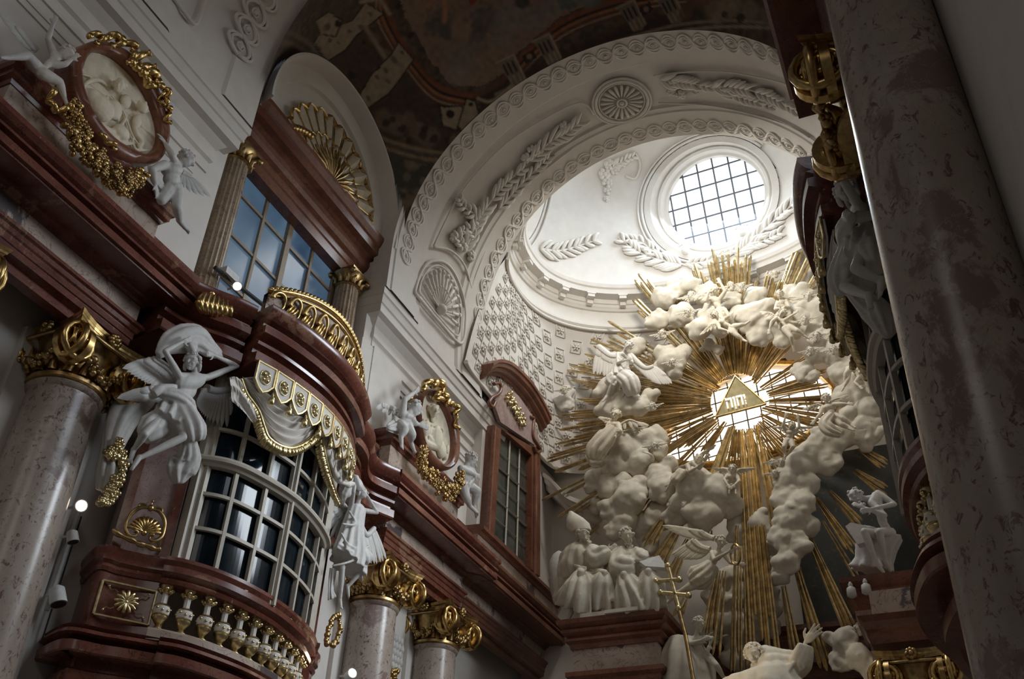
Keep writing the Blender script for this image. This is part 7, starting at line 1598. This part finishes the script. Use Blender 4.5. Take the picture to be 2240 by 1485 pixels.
# ---- white cornice stub behind the rays at the left of the gloria
b = MB(); P = [PY(1195, 1045, 23.9), PY(1215, 1060, 23.6), PY(1245, 1092, 23.4), PY(1290, 1112, 23.4)]
rows = [[p + V((0, -dy, dz)) for dy, dz in ((-.8, -.45), (0, -.4), (.05, -.25), (.15, -.22), (.2, -.1), (.3, -.08), (.3, .05), (-.8, .1))] for p in smooth_pts(P, 4)]
b.grid(rows, False, True); tag(b.build('wall_cornice', 'plaster', None, 30), 'short white cornice curving behind the rays at the left', 'cornice')
# ================================================================== right-hand oratory: the left one mirrored, seen edge-on from below
MX, MY = .5, -.15
def mir(o, lab, dx=MX, dy=MY):
    m = mirror(o, dx, dy); m['label'] = lab; return m
mir(OR_, 'shadowed curved balcony at the right, seen from the side')
for k in range(7):
    mir(BALL[k], 'shadowed gilt baluster of the right balcony, ' + ['nearest the big column', 'second from the big column', 'third from the big column', 'fourth from the big column', 'fifth from the big column', 'sixth from the big column', 'seventh and farthest'][k])['group'] = 'balusters of the right balcony'
src = [o for o in COL.objects if o.parent is None]
for o in src:
    l = o.get('label', '')
    if o.name.startswith('valance_plate') and o.location.x < -5: mir(o, l.replace('under the balcony cornice', 'under the right-hand balcony cornice').replace('first at left by raised elbow', 'first from the camera end').replace('from the left', 'from the camera end').replace('at the right end', 'at the far end'))['group'] = 'carved valance plates of the right balcony'
    if o.name.startswith('carved_curtain'): mir(o, 'shadowed carved curtain of the right balcony')
    if l.startswith('large white winged figure'): mir(o, 'shadowed winged figure on the right balcony, beside the big column')
# ================================================================== light
w = bpy.data.worlds.new('world'); sc.world = w; w.use_nodes = True
bg = w.node_tree.nodes['Background']; bg.inputs[0].default_value = (.82, .86, 1.0, 1); bg.inputs[1].default_value = .04
def area(name, loc, tgt, sx, sy, power, col, spread=180):
    l = bpy.data.lights.new(name, 'AREA'); l.shape = 'RECTANGLE'; l.size = sx; l.size_y = sy; l.energy = power; l.color = col; l.spread = math.radians(spread)
    o = bpy.data.objects.new(name, l); COL.objects.link(o); o.location = V(loc)
    o.rotation_euler = (V(tgt) - V(loc)).to_track_quat('-Z', 'Y').to_euler(); return o
area('daylight_dome_window', GC + GN * .2, V((-5.5, 20, 14)), 2.6, 2.6, 330, (.70, .85, 1))
area('fill_dome_top', DC + V((0, 0, 3.8)), DC, 2.5, 2.5, 100, (.66, .83, 1))  # lamp added unseen inside the dome top; no lantern opening is built
area('fill_gloria', (-4.9, 18.3, 19.6), (-4.6, 23.5, 13.5), 2.4, 1.0, 370, (1, .96, .88))  # unseen lamp added behind the arch to brighten the gloria
area('fill_nave_right', (5.5, -12, 15), (-9.5, 12, 9), 6, 6, 270, (1, .93, .84))  # unseen fill lamp added behind the camera; nave windows are only assumed
area('fill_nave_left', (-5, -13, 15), (-8, 14, 10), 6, 4, 150, (1, .92, .80))  # second added lamp behind the camera, to the left; no window built there
area('fill_right_bay', (.3, 9.2, 12.4), (-10.8, 9.0, 5.0), 5, 3, 75, (.78, .88, 1), 100)  # added fill lamp, placed to reach the left wall beside the balcony
area('fill_right_chancel', (.4, 16.5, 11.5), (-10.5, 13.0, 6.0), 3.5, 3, 265, (.84, .92, 1), 95)  # cool fill lamp added out of view to brighten the left wall
def spotl(name, loc, tgt, power, ang, col=(1, .78, .55)):
    l = bpy.data.lights.new(name, 'SPOT'); l.energy = power; l.spot_size = math.radians(ang); l.spot_blend = .6; l.shadow_soft_size = .05; l.color = col
    o = bpy.data.objects.new(name, l); COL.objects.link(o); o.location = V(loc); o.rotation_euler = (V(tgt) - V(loc)).to_track_quat('-Z', 'Y').to_euler()
spotl('assumed_spot_saint', (-7.5, 14.5, 5.5), PY(1690, 1450, 19.4), 480, 16, (1, .86, .66))  # unseen spot, assumed from the brightness on the saint
spotl('assumed_spot_medallion', (-4, 1.5, 6), PX(250, 225, -9.8), 170, 15, (1, .84, .6))  # no fixture here; spot assumed from how bright the medallion is
spotl('spotlight_beam_balusters', PX(748, 1476, -9.6) , PX(650, 1460, -9.3), 40, 70)
sc.view_settings.view_transform = 'Standard'; sc.view_settings.look = 'None'; sc.view_settings.gamma = 1; sc.view_settings.exposure = 0
sc.view_settings.use_curve_mapping = False
